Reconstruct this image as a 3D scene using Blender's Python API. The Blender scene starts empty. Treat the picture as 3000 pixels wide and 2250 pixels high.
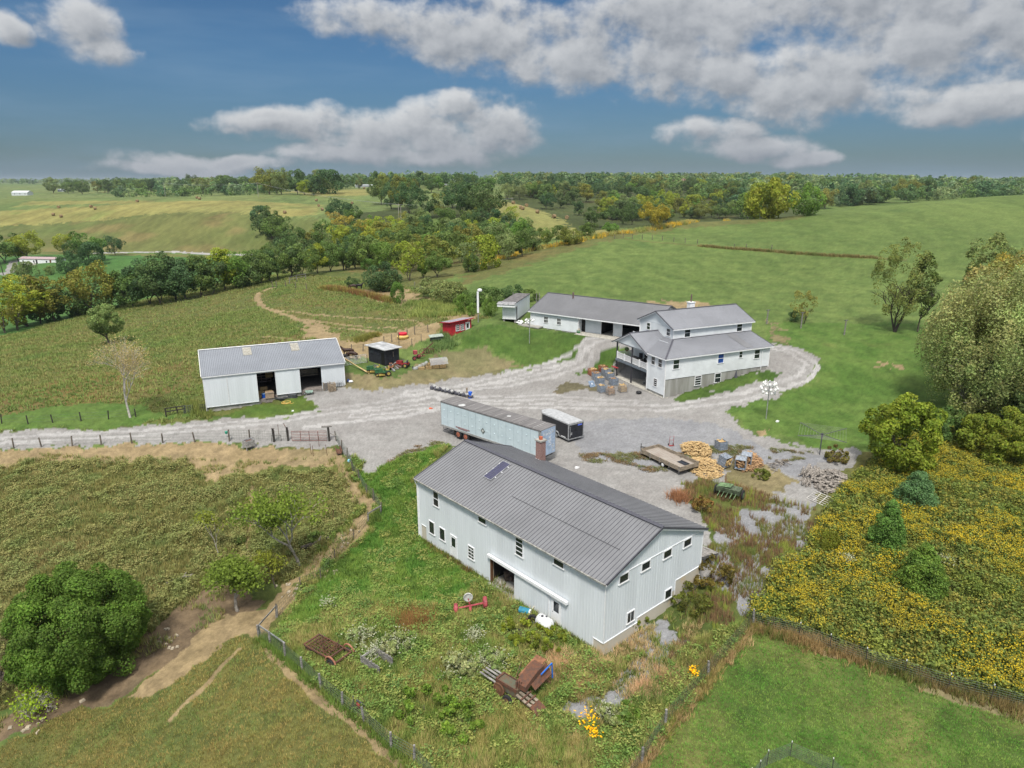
import bpy, math, random, numpy as np
from mathutils import Matrix, Vector
random.seed(7); RNG=np.random.default_rng(7)
SC=bpy.context.scene; COL=SC.collection
# ---------- camera ----------
cam=bpy.data.cameras.new('camera'); camo=bpy.data.objects.new('camera',cam); COL.objects.link(camo)
camo.location=(0,0,33); camo.rotation_euler=(math.radians(90-16.3),0,0)
cam.sensor_width=36; cam.lens=36*2030/3000; cam.clip_start=.5; cam.clip_end=60000
SC.camera=camo
# ---------- exposure, sun and sky ----------
SC.view_settings.view_transform='Standard'; SC.view_settings.look='None'; SC.view_settings.exposure=0.83; SC.view_settings.gamma=1
SUN_EL,SUN_AZ=math.radians(58),math.radians(188)     # azimuth clockwise from +Y: behind the camera on the left
sl=bpy.data.lights.new('sun','SUN'); sl.energy=2.4; sl.angle=math.radians(10); sl.color=(1,.95,.87)
so=bpy.data.objects.new('sun',sl); COL.objects.link(so)
sd=Vector((math.sin(SUN_AZ)*math.cos(SUN_EL),math.cos(SUN_AZ)*math.cos(SUN_EL),math.sin(SUN_EL)))
so.rotation_euler=sd.to_track_quat('Z','Y').to_euler()
WD=bpy.data.worlds.new('World'); SC.world=WD; WD.use_nodes=True
NT=WD.node_tree; NT.nodes.clear()
class G:
    """tiny node-graph writer"""
    def __init__(s,nt): s.nt=nt
    def n(s,t,**k):
        d=s.nt.nodes.new(t)
        for a,b in k.items(): setattr(d,a,b)
        return d
    def put(s,sock,v):
        if hasattr(v,'is_output'): s.nt.links.new(v,sock)
        else: sock.default_value=v
    def m(s,op,a,b=0.,c=0.,clamp=False):
        d=s.n('ShaderNodeMath',operation=op,use_clamp=clamp)
        for i,v in enumerate((a,b,c)): s.put(d.inputs[i],v)
        return d.outputs[0]
    def v(s,op,a,b=(0,0,0)):
        d=s.n('ShaderNodeVectorMath',operation=op); s.put(d.inputs[0],a)
        if op=='SCALE': s.put(d.inputs[3],b)
        else: s.put(d.inputs[1],b)
        return d.outputs[0]
    def noise(s,vec,scale,det=4,rough=.55,col=False,dist=0):
        d=s.n('ShaderNodeTexNoise'); s.put(d.inputs['Vector'],vec); s.put(d.inputs['Scale'],scale)
        d.inputs['Detail'].default_value=det; d.inputs['Roughness'].default_value=rough; d.inputs['Distortion'].default_value=dist
        return d.outputs[1 if col else 0]
    def mix(s,f,a,b,bt='MIX'):
        d=s.n('ShaderNodeMix',data_type='RGBA',blend_type=bt); s.put(d.inputs[0],f)
        for sk,v in ((d.inputs[6],a),(d.inputs[7],b)):
            s.put(sk,v if hasattr(v,'is_output') else (*v,1))
        return d.outputs[2]
    def ramp(s,x,lo,hi,a=0.,b=1.):
        d=s.n('ShaderNodeMapRange',interpolation_type='SMOOTHSTEP'); 
        for i,v in enumerate((x,lo,hi,a,b)): s.put(d.inputs[i],v)
        return d.outputs[0]
def build_sky():
    g=G(NT); tc=g.n('ShaderNodeTexCoord').outputs['Generated']
    sky=g.n('ShaderNodeTexSky',sky_type='NISHITA',sun_disc=False)
    sky.sun_elevation=SUN_EL; sky.sun_rotation=SUN_AZ; sky.air_density=1.0; sky.dust_density=.6; sky.ozone_density=2.2; sky.altitude=200
    sep=g.n('ShaderNodeSeparateXYZ'); g.put(sep.inputs[0],tc); x,y,z=sep.outputs
    az=g.m('ARCTAN2',x,y); el=g.m('ARCSINE',z)
    K=2000.0; U=g.m('MULTIPLY',az,K); E=g.m('MULTIPLY',el,K)       # sky map: thousandths of half a radian
    # clouds listed by bearing and height of each mass on that map
    bl=[]
    def add(px,py,w,h):
        r=ray(px,py); a=math.atan2(r[0],r[1]); e=math.atan2(r[2],math.hypot(r[0],r[1])); bl.append((a*K,e*K,w,h))
    for b in [(225,70,120,60),(290,125,100,48),(0,90,40,34),(1080,50,180,60),(1400,100,330,95),(1750,170,380,90),(2100,215,360,80),(2400,270,260,80),(2600,150,300,110),(2950,120,230,130),(2050,60,420,120),
              (2900,300,200,52),(760,345,150,30),(950,360,240,52),(1230,400,330,66),(1430,375,160,82),(1310,320,110,42),(1150,450,330,34),(630,470,230,30),(560,490,200,22),(2090,385,150,40),(2200,420,160,42),(2330,455,110,26),(2120,0,200,60),(2600,0,420,80),(3500,420,260,50)]:
        add(*b)
    cvec=g.n('ShaderNodeCombineXYZ'); g.put(cvec.inputs[0],U); g.put(cvec.inputs[1],g.m('MULTIPLY',E,1.25)); g.put(cvec.inputs[2],0.)
    def dens(dy):
        vec=g.v('ADD',cvec.outputs[0],(-dy*.6,dy*1.25,0))
        w=g.noise(vec,.0036,4,.5,col=True)
        ws=g.n('ShaderNodeSeparateXYZ'); g.put(ws.inputs[0],w)
        Ux=g.m('ADD',U,g.m('MULTIPLY_ADD',ws.outputs[0],190,-95-dy*.6)); Ey=g.m('ADD',E,g.m('MULTIPLY_ADD',ws.outputs[1],100,-50+dy))
        f=-3.
        for (a,e,ww,hh) in bl:
            p=g.m('MULTIPLY',g.m('SUBTRACT',Ux,a),1/ww); q=g.m('MULTIPLY',g.m('SUBTRACT',Ey,e),1/hh)
            val=g.m('SUBTRACT',1.,g.m('ADD',g.m('MULTIPLY',p,p),g.m('MULTIPLY',q,q)))
            f=g.m('MAXIMUM',f,val) if hasattr(f,'is_output') else g.m('MAXIMUM',val,-3.)
        # broken cloud deck added overhead, out of view, for soft white light
        deck=g.m('MULTIPLY',g.ramp(E,455,900),g.m('MULTIPLY_ADD',g.noise(g.v('ADD',cvec.outputs[0],(91,7,0)),.0016,4,.5),6.,-2.4))
        f=g.m('MAXIMUM',f,g.m('SUBTRACT',deck,g.ramp(E,430,700,3.,0.)))
        n=g.noise(vec,.0085,9,.56)
        return g.m('ADD',f,g.m('MULTIPLY_ADD',n,3.1,-1.58)), n
    d0,n0=dens(0.); d1,_=dens(26.)
    cover=g.ramp(d0,-.24,.80)
    cover=g.m('MULTIPLY',cover,.93)
    lit=g.m('ADD',g.ramp(g.m('SUBTRACT',d0,d1),-.9,1.1),g.m('MULTIPLY_ADD',g.noise(cvec.outputs[0],.0035,4,.5),.7,-.36),clamp=True)
    lit=g.m('MULTIPLY',lit,g.ramp(d0,1.7,.4,.55,1.))
    ccol=g.mix(lit,(.36,.39,.43),(.88,.89,.90))
    ccol=g.mix(g.ramp(E,200,10,0.,.55),ccol,(.34,.38,.46)); ccol=g.mix(g.ramp(E,480,900),ccol,(.74,.73,.71))
    # clear sky: the physical sky, its pale band near the horizon dulled as under a high cloud deck
    base=g.v('SCALE',sky.outputs[0],.055)
    tint=g.mix(g.ramp(E,-5,360),(.29,.385,.50),(.33,.51,.66))
    clear=g.mix(1.,base,tint,'MULTIPLY')
    streak=g.noise(g.v('MULTIPLY',cvec.outputs[0],(1,5,1)),.0016,4,.55)
    clear=g.mix(g.m('MULTIPLY',g.ramp(streak,.42,.75),.30),clear,(.13,.20,.28))
    low=g.ramp(E,70,0); clear=g.mix(g.m('MULTIPLY',low,.35),clear,(.13,.20,.28))
    ccol=g.v('SCALE',ccol,g.ramp(E,480,1100,CLOUD,CLOUD*2.8)); col=g.mix(cover,clear,ccol)  # the added deck grows brighter upward as white fill
    bg=g.n('ShaderNodeBackground'); g.put(bg.inputs[0],col); bg.inputs[1].default_value=1.0
    out=g.n('ShaderNodeOutputWorld'); NT.links.new(bg.outputs[0],out.inputs[0])
CLOUD=.46
# ---------- survey: camera ray helpers and terrain ----------
F,H=2030.0,33.0
PT=math.radians(16.3); CP,SP=math.cos(PT),math.sin(PT)
def ray(px,py):
    b=py-1125.0
    return (px-1500.0, F*CP-b*SP, -F*SP-b*CP)
def cp(px,py,z=None,Y=None):
    r=ray(px,py)
    t=(z-H)/r[2] if z is not None else Y/r[1]
    return (r[0]*t, r[1]*t, H+r[2]*t)
CTRL=[cp(*p[:2],z=p[2]) for p in [
 (1233,1571,0),(1766,1922,0),(1500,1745,0),(2045,1703,.94),(1900,1830,.4),(1345,1310,2.6),(2085,1640,2.2),(1640,1345,3.1),(1470,1400,2.9),
 (1290,1330,3.0),(1350,1287,3.1),(1200,1400,2.0),(1150,1500,.8),(0,1290,1.5),(300,1280,1.9),(600,1270,2.3),(900,1235,2.9),(1200,1170,3.5),(1500,1230,3.3),
 (1600,1165,3.6),(1900,1195,3.7),(2150,1190,4.2),(2350,1130,5.2),(2390,1080,6.2),(2280,1020,7.2),(1750,1030,5.2),(1620,1060,4.9),(1850,990,7.2),
 (1556,956,7.9),(1700,975,7.95),(1804,985,8.0),(1620,940,8.4),(1900,950,8.3),(1320,990,7.0),(1450,950,8.6),(1250,1060,5.0),(1150,1075,5.3),(1400,1050,5.0),(607,1209,2.6),(1009,1127,4.3),(800,1170,3.2),
 (1949,1166,4.05),(2248,1074,6.5),(2100,1120,5.2),(1810,1105,4.0),(1700,1130,3.9),
 (2300,1230,3.9),(2550,1285,3.4),(2700,1150,4.8),(2900,1250,3.6),(2450,1350,2.9),(2150,1350,3.0),(1950,1330,3.1),(2200,1600,1.7),(2120,1750,.9),(2350,1500,2.2),
 (2600,1600,2.0),(2950,1500,2.6),(2950,1900,.6),(2700,2100,-.3),(2250,1850,.3),(1900,2100,-.5),(3000,2250,-.6),(2200,2240,-.9),
 (900,1340,2.1),(1000,1290,2.8),(650,1330,1.6),(300,1340,1.2),(1080,1480,.6),(900,1500,.3),(880,1660,-1.3),(700,1780,-2.3),(1050,1650,-.6),(500,1900,-2.8),(300,2050,-3.8),(0,2200,-5.0),(600,2100,-2.0),
 (800,2220,-1.2),(780,1870,-1.3),(1200,2220,-.8),(400,1500,0.0),(0,1480,-.2),(0,1750,-2.4),(1000,1900,-.6),(1400,2050,-.5),(1300,1800,-.3),(1600,2240,-.7),(1550,1950,-.2),
 (100,1240,2.2),(350,1190,2.6),(0,1150,2.6),(300,1080,2.4),(0,1050,1.2),(0,985,-1.5),(300,905,-1.0),(450,1000,2.4),(600,835,3.2),(850,800,5.2),(800,920,5.4),(700,980,4.6),(1000,960,6.2),
 (1040,845,7.4),(1200,900,7.2),(1250,880,7.6),(1350,900,8.0),(1300,790,8.6),(1500,830,11),(1700,760,13),(1900,870,9.6),(2250,950,8.0),(2500,970,7.7),(2700,980,7.6),(2900,1000,7.6)]]
CTRL+=[cp(*p[:2],Y=p[2]) for p in [
 (2300,800,175),(1680,692,232),(2000,710,215),(2570,757,185),(3000,720,200),(3000,640,245),(3000,572,330),(2500,612,300),(2100,648,270),(1900,655,262),(2000,680,245),
 (100,760,345),(0,800,330),(400,760,340),(250,741,395),(770,739,405),(500,790,320),(100,850,260),(0,900,225),(0,690,440),(0,655,480),(500,640,465),(900,640,440),(250,600,540),(700,600,520),
 (0,584,640),(350,578,660),(750,573,640),(950,600,560),(1000,560,720),(1100,547,860),(1400,545,880),(700,690,430),(350,690,440),(1000,660,400),(1200,620,470),(1480,590,470),(1600,620,410),(1780,664,350),(1650,660,340),
 (1300,700,330),(1500,720,280),(1250,770,240),(1050,740,300)]]
def uy(px,Y,z): return ((px-1500)/2085.0*Y,Y,z)
CTRL+=[uy(*p) for p in [
 (2300,380,12),(2800,420,15),(3300,420,16),(1900,330,8),(2000,450,4),(1700,480,4),(2400,600,10),(2900,650,16),(1500,620,12),(1250,620,20),(2000,800,20),(2500,950,20),(3000,1000,18),(1600,900,24),
 (0,850,12),(600,850,12),(-300,900,10),(300,1300,18),(0,1500,17),(0,2600,22),(700,1300,25),(1200,1300,28),(1800,1300,29),(2400,1400,29),(3000,1500,22),(500,3000,24),(1500,3000,26),(2500,3000,26),(3500,3000,20),
 (1500,6000,30),(0,6000,28),(3000,6000,28),(0,12000,30),(1500,12000,30),(3000,12000,30),(-600,3000,20),
 (-600,400,-4),(-500,200,-4),(-400,120,0),(-500,70,-2),(-600,35,-8),(-300,600,14),(3500,30,-1),(3600,60,1),(3600,110,6),(3600,200,14),(3600,320,24),(1500,18,-1),(500,18,-3),(2500,18,-1)]]
CT=np.array(CTRL)
def _uv(x,y):
    y=np.maximum(y,5.0); return x/y, np.log(y)
def _k(d2): return d2*np.log(d2+1e-9)
_U,_V=_uv(CT[:,0],CT[:,1]); _n=len(CT)
_A=np.zeros((_n+3,_n+3)); _A[:_n,:_n]=_k((_U[:,None]-_U)**2+(_V[:,None]-_V)**2)+np.eye(_n)*0.0015
_A[:_n,_n]=_A[_n,:_n]=1; _A[:_n,_n+1]=_A[_n+1,:_n]=_U; _A[:_n,_n+2]=_A[_n+2,:_n]=_V
_W=np.linalg.solve(_A,np.concatenate([CT[:,2],[0,0,0]]))
def terrain(x,y):
    x=np.asarray(x,float); y=np.asarray(y,float); sh=np.broadcast(x,y).shape
    u,v=_uv(x,y); u=np.broadcast_to(u,sh).ravel(); v=np.broadcast_to(v,sh).ravel()
    z=_W[_n]+_W[_n+1]*u+_W[_n+2]*v
    for i in range(_n): z+=_W[i]*_k((u-_U[i])**2+(v-_V[i])**2)
    return z.reshape(sh)
_YS=np.exp(np.linspace(math.log(10),math.log(9000),1000))
def hit(px,py):
    """point of the terrain seen at that place of the photograph"""
    r=ray(px,py); t=_YS/r[1]; zz=H+r[2]*t; d=zz-terrain(r[0]*t,_YS)
    i=np.where(d<=0)[0]
    if len(i)==0: return None
    i=max(i[0],1); a=d[i-1]/(d[i-1]-d[i]); Y=_YS[i-1]+a*(_YS[i]-_YS[i-1]); t=Y/r[1]
    return (r[0]*t,Y,H+r[2]*t)

build_sky()
# ---------- materials ----------
def lin(h):
    h=h.lstrip('#'); return tuple(((int(h[i:i+2],16)/255+.055)/1.055)**2.4 if int(h[i:i+2],16)>10 else int(h[i:i+2],16)/255/12.92 for i in (0,2,4))
MATS={}
def mat(name,col,rough=.7,metal=0.,var=.18,scale=3.,bump=0.,bscale=8.,col2=None,spec=.4,stretch=(1,1,1),thr=(.35,.65),obj=True):
    if name in MATS: return MATS[name]
    m=bpy.data.materials.new(name); m.use_nodes=True; nt=m.node_tree; g=G(nt); b=nt.nodes['Principled BSDF']
    tc=g.n('ShaderNodeTexCoord').outputs['Object']; vec=g.v('MULTIPLY',tc,stretch)
    n=g.noise(vec,scale,5,.6); 
    if col2 is None: col2=tuple(c*(1-var*1.6) for c in col); c1=tuple(min(1,c*(1+var*.6)) for c in col)
    else: c1=col
    c=g.mix(g.ramp(n,thr[0],thr[1]),c1,col2)
    n2=g.noise(tc,scale*7,3,.6); c=g.mix(g.m('MULTIPLY',n2,var),c,tuple(x*.55 for x in col))
    g.put(b.inputs['Base Color'],c); b.inputs['Roughness'].default_value=rough; b.inputs['Metallic'].default_value=metal
    b.inputs['Specular IOR Level'].default_value=spec
    if bump:
        bp=g.n('ShaderNodeBump'); bp.inputs['Strength'].default_value=bump; bp.inputs['Distance'].default_value=.05
        g.put(bp.inputs['Height'],g.noise(vec,bscale,4,.6)); nt.links.new(bp.outputs[0],b.inputs['Normal'])
    MATS[name]=m; return m
def leafmat(name,trans=.35,rough=.7,objcol=True):
    m=bpy.data.materials.new(name); m.use_nodes=True; nt=m.node_tree; g=G(nt); b=nt.nodes['Principled BSDF']
    a=g.n('ShaderNodeAttribute',attribute_name='Col').outputs['Color']
    oi=g.n('ShaderNodeObjectInfo').outputs['Color']; c=g.v('MULTIPLY',g.mix(1.,a,oi,'MULTIPLY'),(1.78,1.55,1.10)) if objcol else g.v('MULTIPLY',a,(2.1,1.92,1.6))
    g.put(b.inputs['Base Color'],c); b.inputs['Roughness'].default_value=rough; b.inputs['Specular IOR Level'].default_value=.25
    t=g.n('ShaderNodeBsdfTranslucent'); g.put(t.inputs[0],c); mx=g.n('ShaderNodeMixShader'); mx.inputs[0].default_value=trans
    nt.links.new(b.outputs[0],mx.inputs[1]); nt.links.new(t.outputs[0],mx.inputs[2]); nt.links.new(mx.outputs[0],nt.nodes['Material Output'].inputs[0])
    return m
M_LEAF=leafmat('foliage'); M_GRASS=leafmat('grass_blades',.3,.8,False)
# ---------- object helpers ----------
def tag(o,label=None,cat=None,group=None,kind=None):
    for k,v in (('label',label),('category',cat),('group',group),('kind',kind)):
        if v: o[k]=v
    return o
def thing(name,label,cat,loc=(0,0,0),rz=0.,group=None,rot=None,sc=None):
    o=bpy.data.objects.new(name,None); o.empty_display_size=.3; COL.objects.link(o); o.location=loc
    o.rotation_euler=rot if rot else (0,0,rz)
    if sc: o.scale=sc if hasattr(sc,'__len__') else (sc,)*3
    return tag(o,label,cat,group)
def copy_tree(o,parent=None):
    c=o.copy(); COL.objects.link(c); c.parent=parent
    for ch in o.children: copy_tree(ch,c)
    return c
class MB:
    """collects boxes, tubes and panels and links them as one mesh object"""
    def __init__(s,M=None): s.v=[];s.f=[];s.mi=[];s.M=M;s.cur=0;s.mk=[]
    def add(s,vs,fs):
        k=len(s.v); s.mk.append((k,len(s.f)))
        for p in vs:
            s.v.append(tuple(s.M@Vector(p)) if s.M else tuple(p))
        for f in fs: s.f.append([i+k for i in f]); s.mi.append(s.cur)
        return s
    def box(s,x0,x1,y0,y1,z0,z1):
        return s.add([(x0,y0,z0),(x1,y0,z0),(x1,y1,z0),(x0,y1,z0),(x0,y0,z1),(x1,y0,z1),(x1,y1,z1),(x0,y1,z1)],[(3,2,1,0),(4,5,6,7),(0,1,5,4),(1,2,6,5),(2,3,7,6),(3,0,4,7)])
    def cbox(s,c,d,rot=None,tap=1.):
        hx,hy,hz=(q/2 for q in d); P=[(-hx,-hy,-hz),(hx,-hy,-hz),(hx,hy,-hz),(-hx,hy,-hz),(-hx*tap,-hy*tap,hz),(hx*tap,-hy*tap,hz),(hx*tap,hy*tap,hz),(-hx*tap,hy*tap,hz)]
        R=rot if rot is not None else Matrix.Identity(3)
        if isinstance(R,(int,float)): R=Matrix.Rotation(R,3,'Z')
        return s.add([tuple(R@Vector(p)+Vector(c)) for p in P],[(3,2,1,0),(4,5,6,7),(0,1,5,4),(1,2,6,5),(2,3,7,6),(3,0,4,7)])
    def beam(s,a,b,w,h):
        """square bar from a to b"""
        a,b=Vector(a),Vector(b); d=b-a; L=d.length; q=d.to_track_quat('X','Z').to_matrix()
        return s.cbox((a+b)/2,(L,w,h),q)
    def tube(s,pts,r,n=6,cap=True):
        pts=[Vector(p) for p in pts]; rs=r if hasattr(r,'__len__') else [r]*len(pts)
        rings=[]; vs=[];fs=[]
        for i,p in enumerate(pts):
            d=(pts[min(i+1,len(pts)-1)]-pts[max(i-1,0)]).normalized(); up=Vector((0,0,1)) if abs(d.z)<.9 else Vector((1,0,0))
            a=d.cross(up).normalized(); b=d.cross(a)
            for k in range(n):
                t=2*math.pi*k/n; vs.append(tuple(p+(a*math.cos(t)+b*math.sin(t))*rs[i]))
        for i in range(len(pts)-1):
            for k in range(n):
                k2=(k+1)%n; fs.append((i*n+k,i*n+k2,(i+1)*n+k2,(i+1)*n+k))
        if cap: fs+=[tuple(range(n))[::-1],tuple(range((len(pts)-1)*n,len(pts)*n))]
        return s.add(vs,fs)
    def cyl(s,c,r,h,n=16,axis='Z',r2=None):
        a=Vector(c); d={'X':Vector((h,0,0)),'Y':Vector((0,h,0)),'Z':Vector((0,0,h))}[axis]
        return s.tube([a,a+d],[r,r if r2 is None else r2],n)
    def ring(s,c,R,r,n=18,axis='Z',m=6):
        ax={'Z':(Vector((1,0,0)),Vector((0,1,0))),'Y':(Vector((1,0,0)),Vector((0,0,1))),'X':(Vector((0,1,0)),Vector((0,0,1)))}[axis]
        nn=ax[0].cross(ax[1]); vs=[];fs=[]
        for i in range(n):
            t=2*math.pi*i/n; e=ax[0]*math.cos(t)+ax[1]*math.sin(t)
            for k in range(m):
                u=2*math.pi*k/m; vs.append(tuple(Vector(c)+e*(R+r*math.cos(u))+nn*r*math.sin(u)))
        for i in range(n):
            for k in range(m):
                fs.append((i*m+k,((i+1)%n)*m+k,((i+1)%n)*m+(k+1)%m,i*m+(k+1)%m))
        return s.add(vs,fs)
    def prism(s,poly,y0,y1,plane='XZ'):
        n=len(poly)
        if plane=='XZ': vs=[(p[0],y0,p[1]) for p in poly]+[(p[0],y1,p[1]) for p in poly]
        elif plane=='YZ': vs=[(y0,p[0],p[1]) for p in poly]+[(y1,p[0],p[1]) for p in poly]
        else: vs=[(p[0],p[1],y0) for p in poly]+[(p[0],p[1],y1) for p in poly]
        fs=[tuple(range(n)),tuple(range(2*n-1,n-1,-1))]+[(i,n+i,n+(i+1)%n,(i+1)%n) for i in range(n)]
        return s.add(vs,fs)
    def slab(s,P,t):
        """closed slab hanging t below the polygon P"""
        n=len(P); vs=[tuple(p) for p in P]+[(p[0],p[1],p[2]-t) for p in P]
        return s.add(vs,[tuple(range(n)),tuple(range(2*n-1,n-1,-1))]+[(i,n+i,n+(i+1)%n,(i+1)%n) for i in range(n)])
    def blob(s,c,r,jit=.0,seg=10,rings=6,rnd=random):
        vs=[];fs=[]; rx,ry,rz=r if hasattr(r,'__len__') else (r,)*3
        for i in range(rings+1):
            th=math.pi*i/rings
            for k in range(seg):
                ph=2*math.pi*k/seg; q=1+rnd.uniform(-jit,jit)
                vs.append((c[0]+rx*q*math.sin(th)*math.cos(ph),c[1]+ry*q*math.sin(th)*math.sin(ph),c[2]+rz*q*math.cos(th)))
        for i in range(rings):
            for k in range(seg): fs.append((i*seg+k,(i+1)*seg+k,(i+1)*seg+(k+1)%seg,i*seg+(k+1)%seg))
        return s.add(vs,fs)
    def each(s,name,m,parent=None):
        """one object for every shape collected"""
        ends=s.mk[1:]+[(len(s.v),len(s.f))]
        for (a,fa),(b,fb) in zip(s.mk,ends):
            q=MB(); q.v=s.v[a:b]; q.f=[[i-a for i in f] for f in s.f[fa:fb]]; q.mi=[0]*len(q.f); q.build(name,m,parent)
    def build(s,name,m,parent=None,smooth=False,loc=None,rot=None):
        me=bpy.data.meshes.new(name); me.from_pydata(s.v,[],s.f)
        ms=m if isinstance(m,(list,tuple)) else [m]
        for q in ms: me.materials.append(q)
        if len(ms)>1: me.polygons.foreach_set('material_index',s.mi)
        if smooth: me.polygons.foreach_set('use_smooth',[True]*len(me.polygons))
        me.update(); 
        import bmesh
        bm=bmesh.new(); bm.from_mesh(me); bmesh.ops.recalc_face_normals(bm,faces=bm.faces) if len(s.f)<20000 else None; bm.to_mesh(me); bm.free()
        o=bpy.data.objects.new(name,me); COL.objects.link(o)
        if parent: o.parent=parent
        if loc: o.location=loc
        if rot: o.rotation_euler=rot
        return o
def np_mesh(name,V,Fc,mats,cols=None,parent=None,pcols=None,smooth=False,mi=None):
    """mesh object from arrays; Fc is (n,3) or (n,4)"""
    me=bpy.data.meshes.new(name or 'mesh'); V=np.ascontiguousarray(V,np.float32); Fc=np.ascontiguousarray(Fc,np.int32); n,k=Fc.shape
    me.vertices.add(len(V)); me.vertices.foreach_set('co',V.ravel())
    me.loops.add(n*k); me.loops.foreach_set('vertex_index',Fc.ravel())
    me.polygons.add(n); me.polygons.foreach_set('loop_start',np.arange(0,n*k,k,dtype=np.int32)); me.polygons.foreach_set('loop_total',np.full(n,k,np.int32))
    me.update(calc_edges=True)
    if cols is not None:
        a=me.attributes.new('Col','FLOAT_COLOR','FACE'); c=np.ones((n,4),np.float32); c[:,:3]=cols; a.data.foreach_set('color',c.ravel())
    if pcols is not None:
        a=me.attributes.new('Col','FLOAT_COLOR','POINT'); c=np.ones((len(V),4),np.float32); c[:,:pcols.shape[1]]=pcols; a.data.foreach_set('color',c.ravel())
    if smooth: me.polygons.foreach_set('use_smooth',np.ones(n,bool))
    for q in (mats if isinstance(mats,(list,tuple)) else [mats]): me.materials.append(q)
    if mi is not None: me.polygons.foreach_set('material_index',np.asarray(mi,np.int32))
    if name is None: return me
    o=bpy.data.objects.new(name,me); COL.objects.link(o)
    if parent: o.parent=parent
    return o
# ---------- noise on arrays ----------
_pt=RNG.random((256,256)).astype(np.float32)
def vnoise(x,y,sc,seed=0):
    x=x/sc+seed*17.31; y=y/sc+seed*9.77; xi=np.floor(x).astype(np.int64); yi=np.floor(y).astype(np.int64); fx=x-xi; fy=y-yi
    fx=fx*fx*(3-2*fx); fy=fy*fy*(3-2*fy); a=_pt[xi&255,yi&255]; b=_pt[(xi+1)&255,yi&255]; c=_pt[xi&255,(yi+1)&255]; d=_pt[(xi+1)&255,(yi+1)&255]
    return (a*(1-fx)+b*fx)*(1-fy)+(c*(1-fx)+d*fx)*fy
def fbm(x,y,sc,oct=3,seed=0):
    t=0;w=0;a=1.
    for i in range(oct): t=t+a*vnoise(x*math.cos(i)+y*math.sin(i),y*math.cos(i)-x*math.sin(i),sc/2**i,seed+i*3); w+=a; a*=.55
    return t/w
def inpoly(x,y,P):
    P=np.asarray(P); r=np.zeros(x.shape,bool); sel=(x>=P[:,0].min())&(x<=P[:,0].max())&(y>=P[:,1].min())&(y<=P[:,1].max())
    xs,ys=x[sel],y[sel]; q=np.zeros(xs.shape,bool)
    for i in range(len(P)):
        x0,y0=P[i-1]; x1,y1=P[i]; c=((y0>ys)!=(y1>ys)); q^=c&(xs<(x1-x0)*(ys-y0)/((y1-y0) or 1e-9)+x0)
    r[sel]=q; return r
def near_line(x,y,P,w):
    P=np.asarray(P); r=np.full(x.shape,9e9); sel=(x>P[:,0].min()-w)&(x<P[:,0].max()+w)&(y>P[:,1].min()-w)&(y<P[:,1].max()+w)
    xs,ys=x[sel],y[sel]; d=np.full(xs.shape,9e9)
    for i in range(len(P)-1):
        a=P[i];b=P[i+1];ab=b-a; t=np.clip(((xs-a[0])*ab[0]+(ys-a[1])*ab[1])/(ab@ab+1e-9),0,1); d=np.minimum(d,np.hypot(xs-a[0]-t*ab[0],ys-a[1]-t*ab[1]))
    r[sel]=d; return r
def pxw(L):
    """outline traced on the photograph -> ground coordinates"""
    o=[]
    for p in L:
        h=hit(*p)
        if h: o.append(h[:2])
    return np.array(o)

# ---------- ground cover zones (outlines surveyed from the photograph, laid on the terrain) ----------
GF=.74
def hx(h): return np.array(lin(h))*GF
# zone: colour a, colour b, accent c, accent share, bump height, tuft kind, density
Z={
'pasture':('#5f7c48','#759057','#547646',.3,.05,None),
'lawn':('#4c6f36','#5b7a40','#868e5c',.15,.03,None),
'yard':('#567c3e','#67884a','#8c9260',.25,.04,None),
'hay_green':('#6b8656','#7d915f','#a39f68',.2,.02,None),
'hay_tan':('#8d9663','#989b66','#80925a',.3,.02,None),
'valley':('#4f7f46','#5e8850','#74945c',.2,.03,None),
'slope':('#747f52','#667a4c','#84805c',.35,.3,None),
'rough':('#707a4a','#5e7443','#7e7c52',.3,.35,None),
'rough_brown':('#7c7450','#6e744c','#84784e',.4,.2,None),
'field':('#757750','#66734a','#827c54',.35,.7,None),
'field_green':('#5f7444','#6f7a48','#7e7648',.25,.4,None),
'grazed':('#76784c','#66774a','#8e815a',.35,.06,None),
'dirt':('#a8946f','#b29d78','#86805f',.36,.10,None),
'dirt_dark':('#7d6c58','#8a775e','#77745a',.4,.15,None),
'straw':('#a0936f','#8c845f','#82805a',.45,.08,None),
'gravel':('#aba8a5','#b2b0ad','#a09c98',.3,.02,None),
'gravel_blue':('#a0a1a5','#a9aaad','#8f9195',.35,.02,None),
'gravel_white':('#c4c2c0','#cbc9c7','#b4b1ae',.35,.02,None),
'grass_green':('#55763a','#66803f','#7f8250',.25,.22,None),
'weeds':('#6c7846','#5a7040','#8d8058',.35,.35,None),
'golden':('#5d6236','#4e5a32','#7a6a3a',.3,.5,None),
'scrub':('#67754a','#7a7f55','#8a7a58',.3,.3,None),
'lawn_low':('#506d3a','#5f7942','#85895c',.5,.05,None),
'wood_floor':('#4a5a38','#556540','#606040',.3,.2,None),
'far':('#6a8560','#7a8f66','#90966c',.3,.0,None),
}
ZN=list(Z); ZI={k:i for i,k in enumerate(ZN)}
def cr(x0,y0,s,L): return [(x0+a/s,y0+b/s) for a,b in L]
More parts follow.
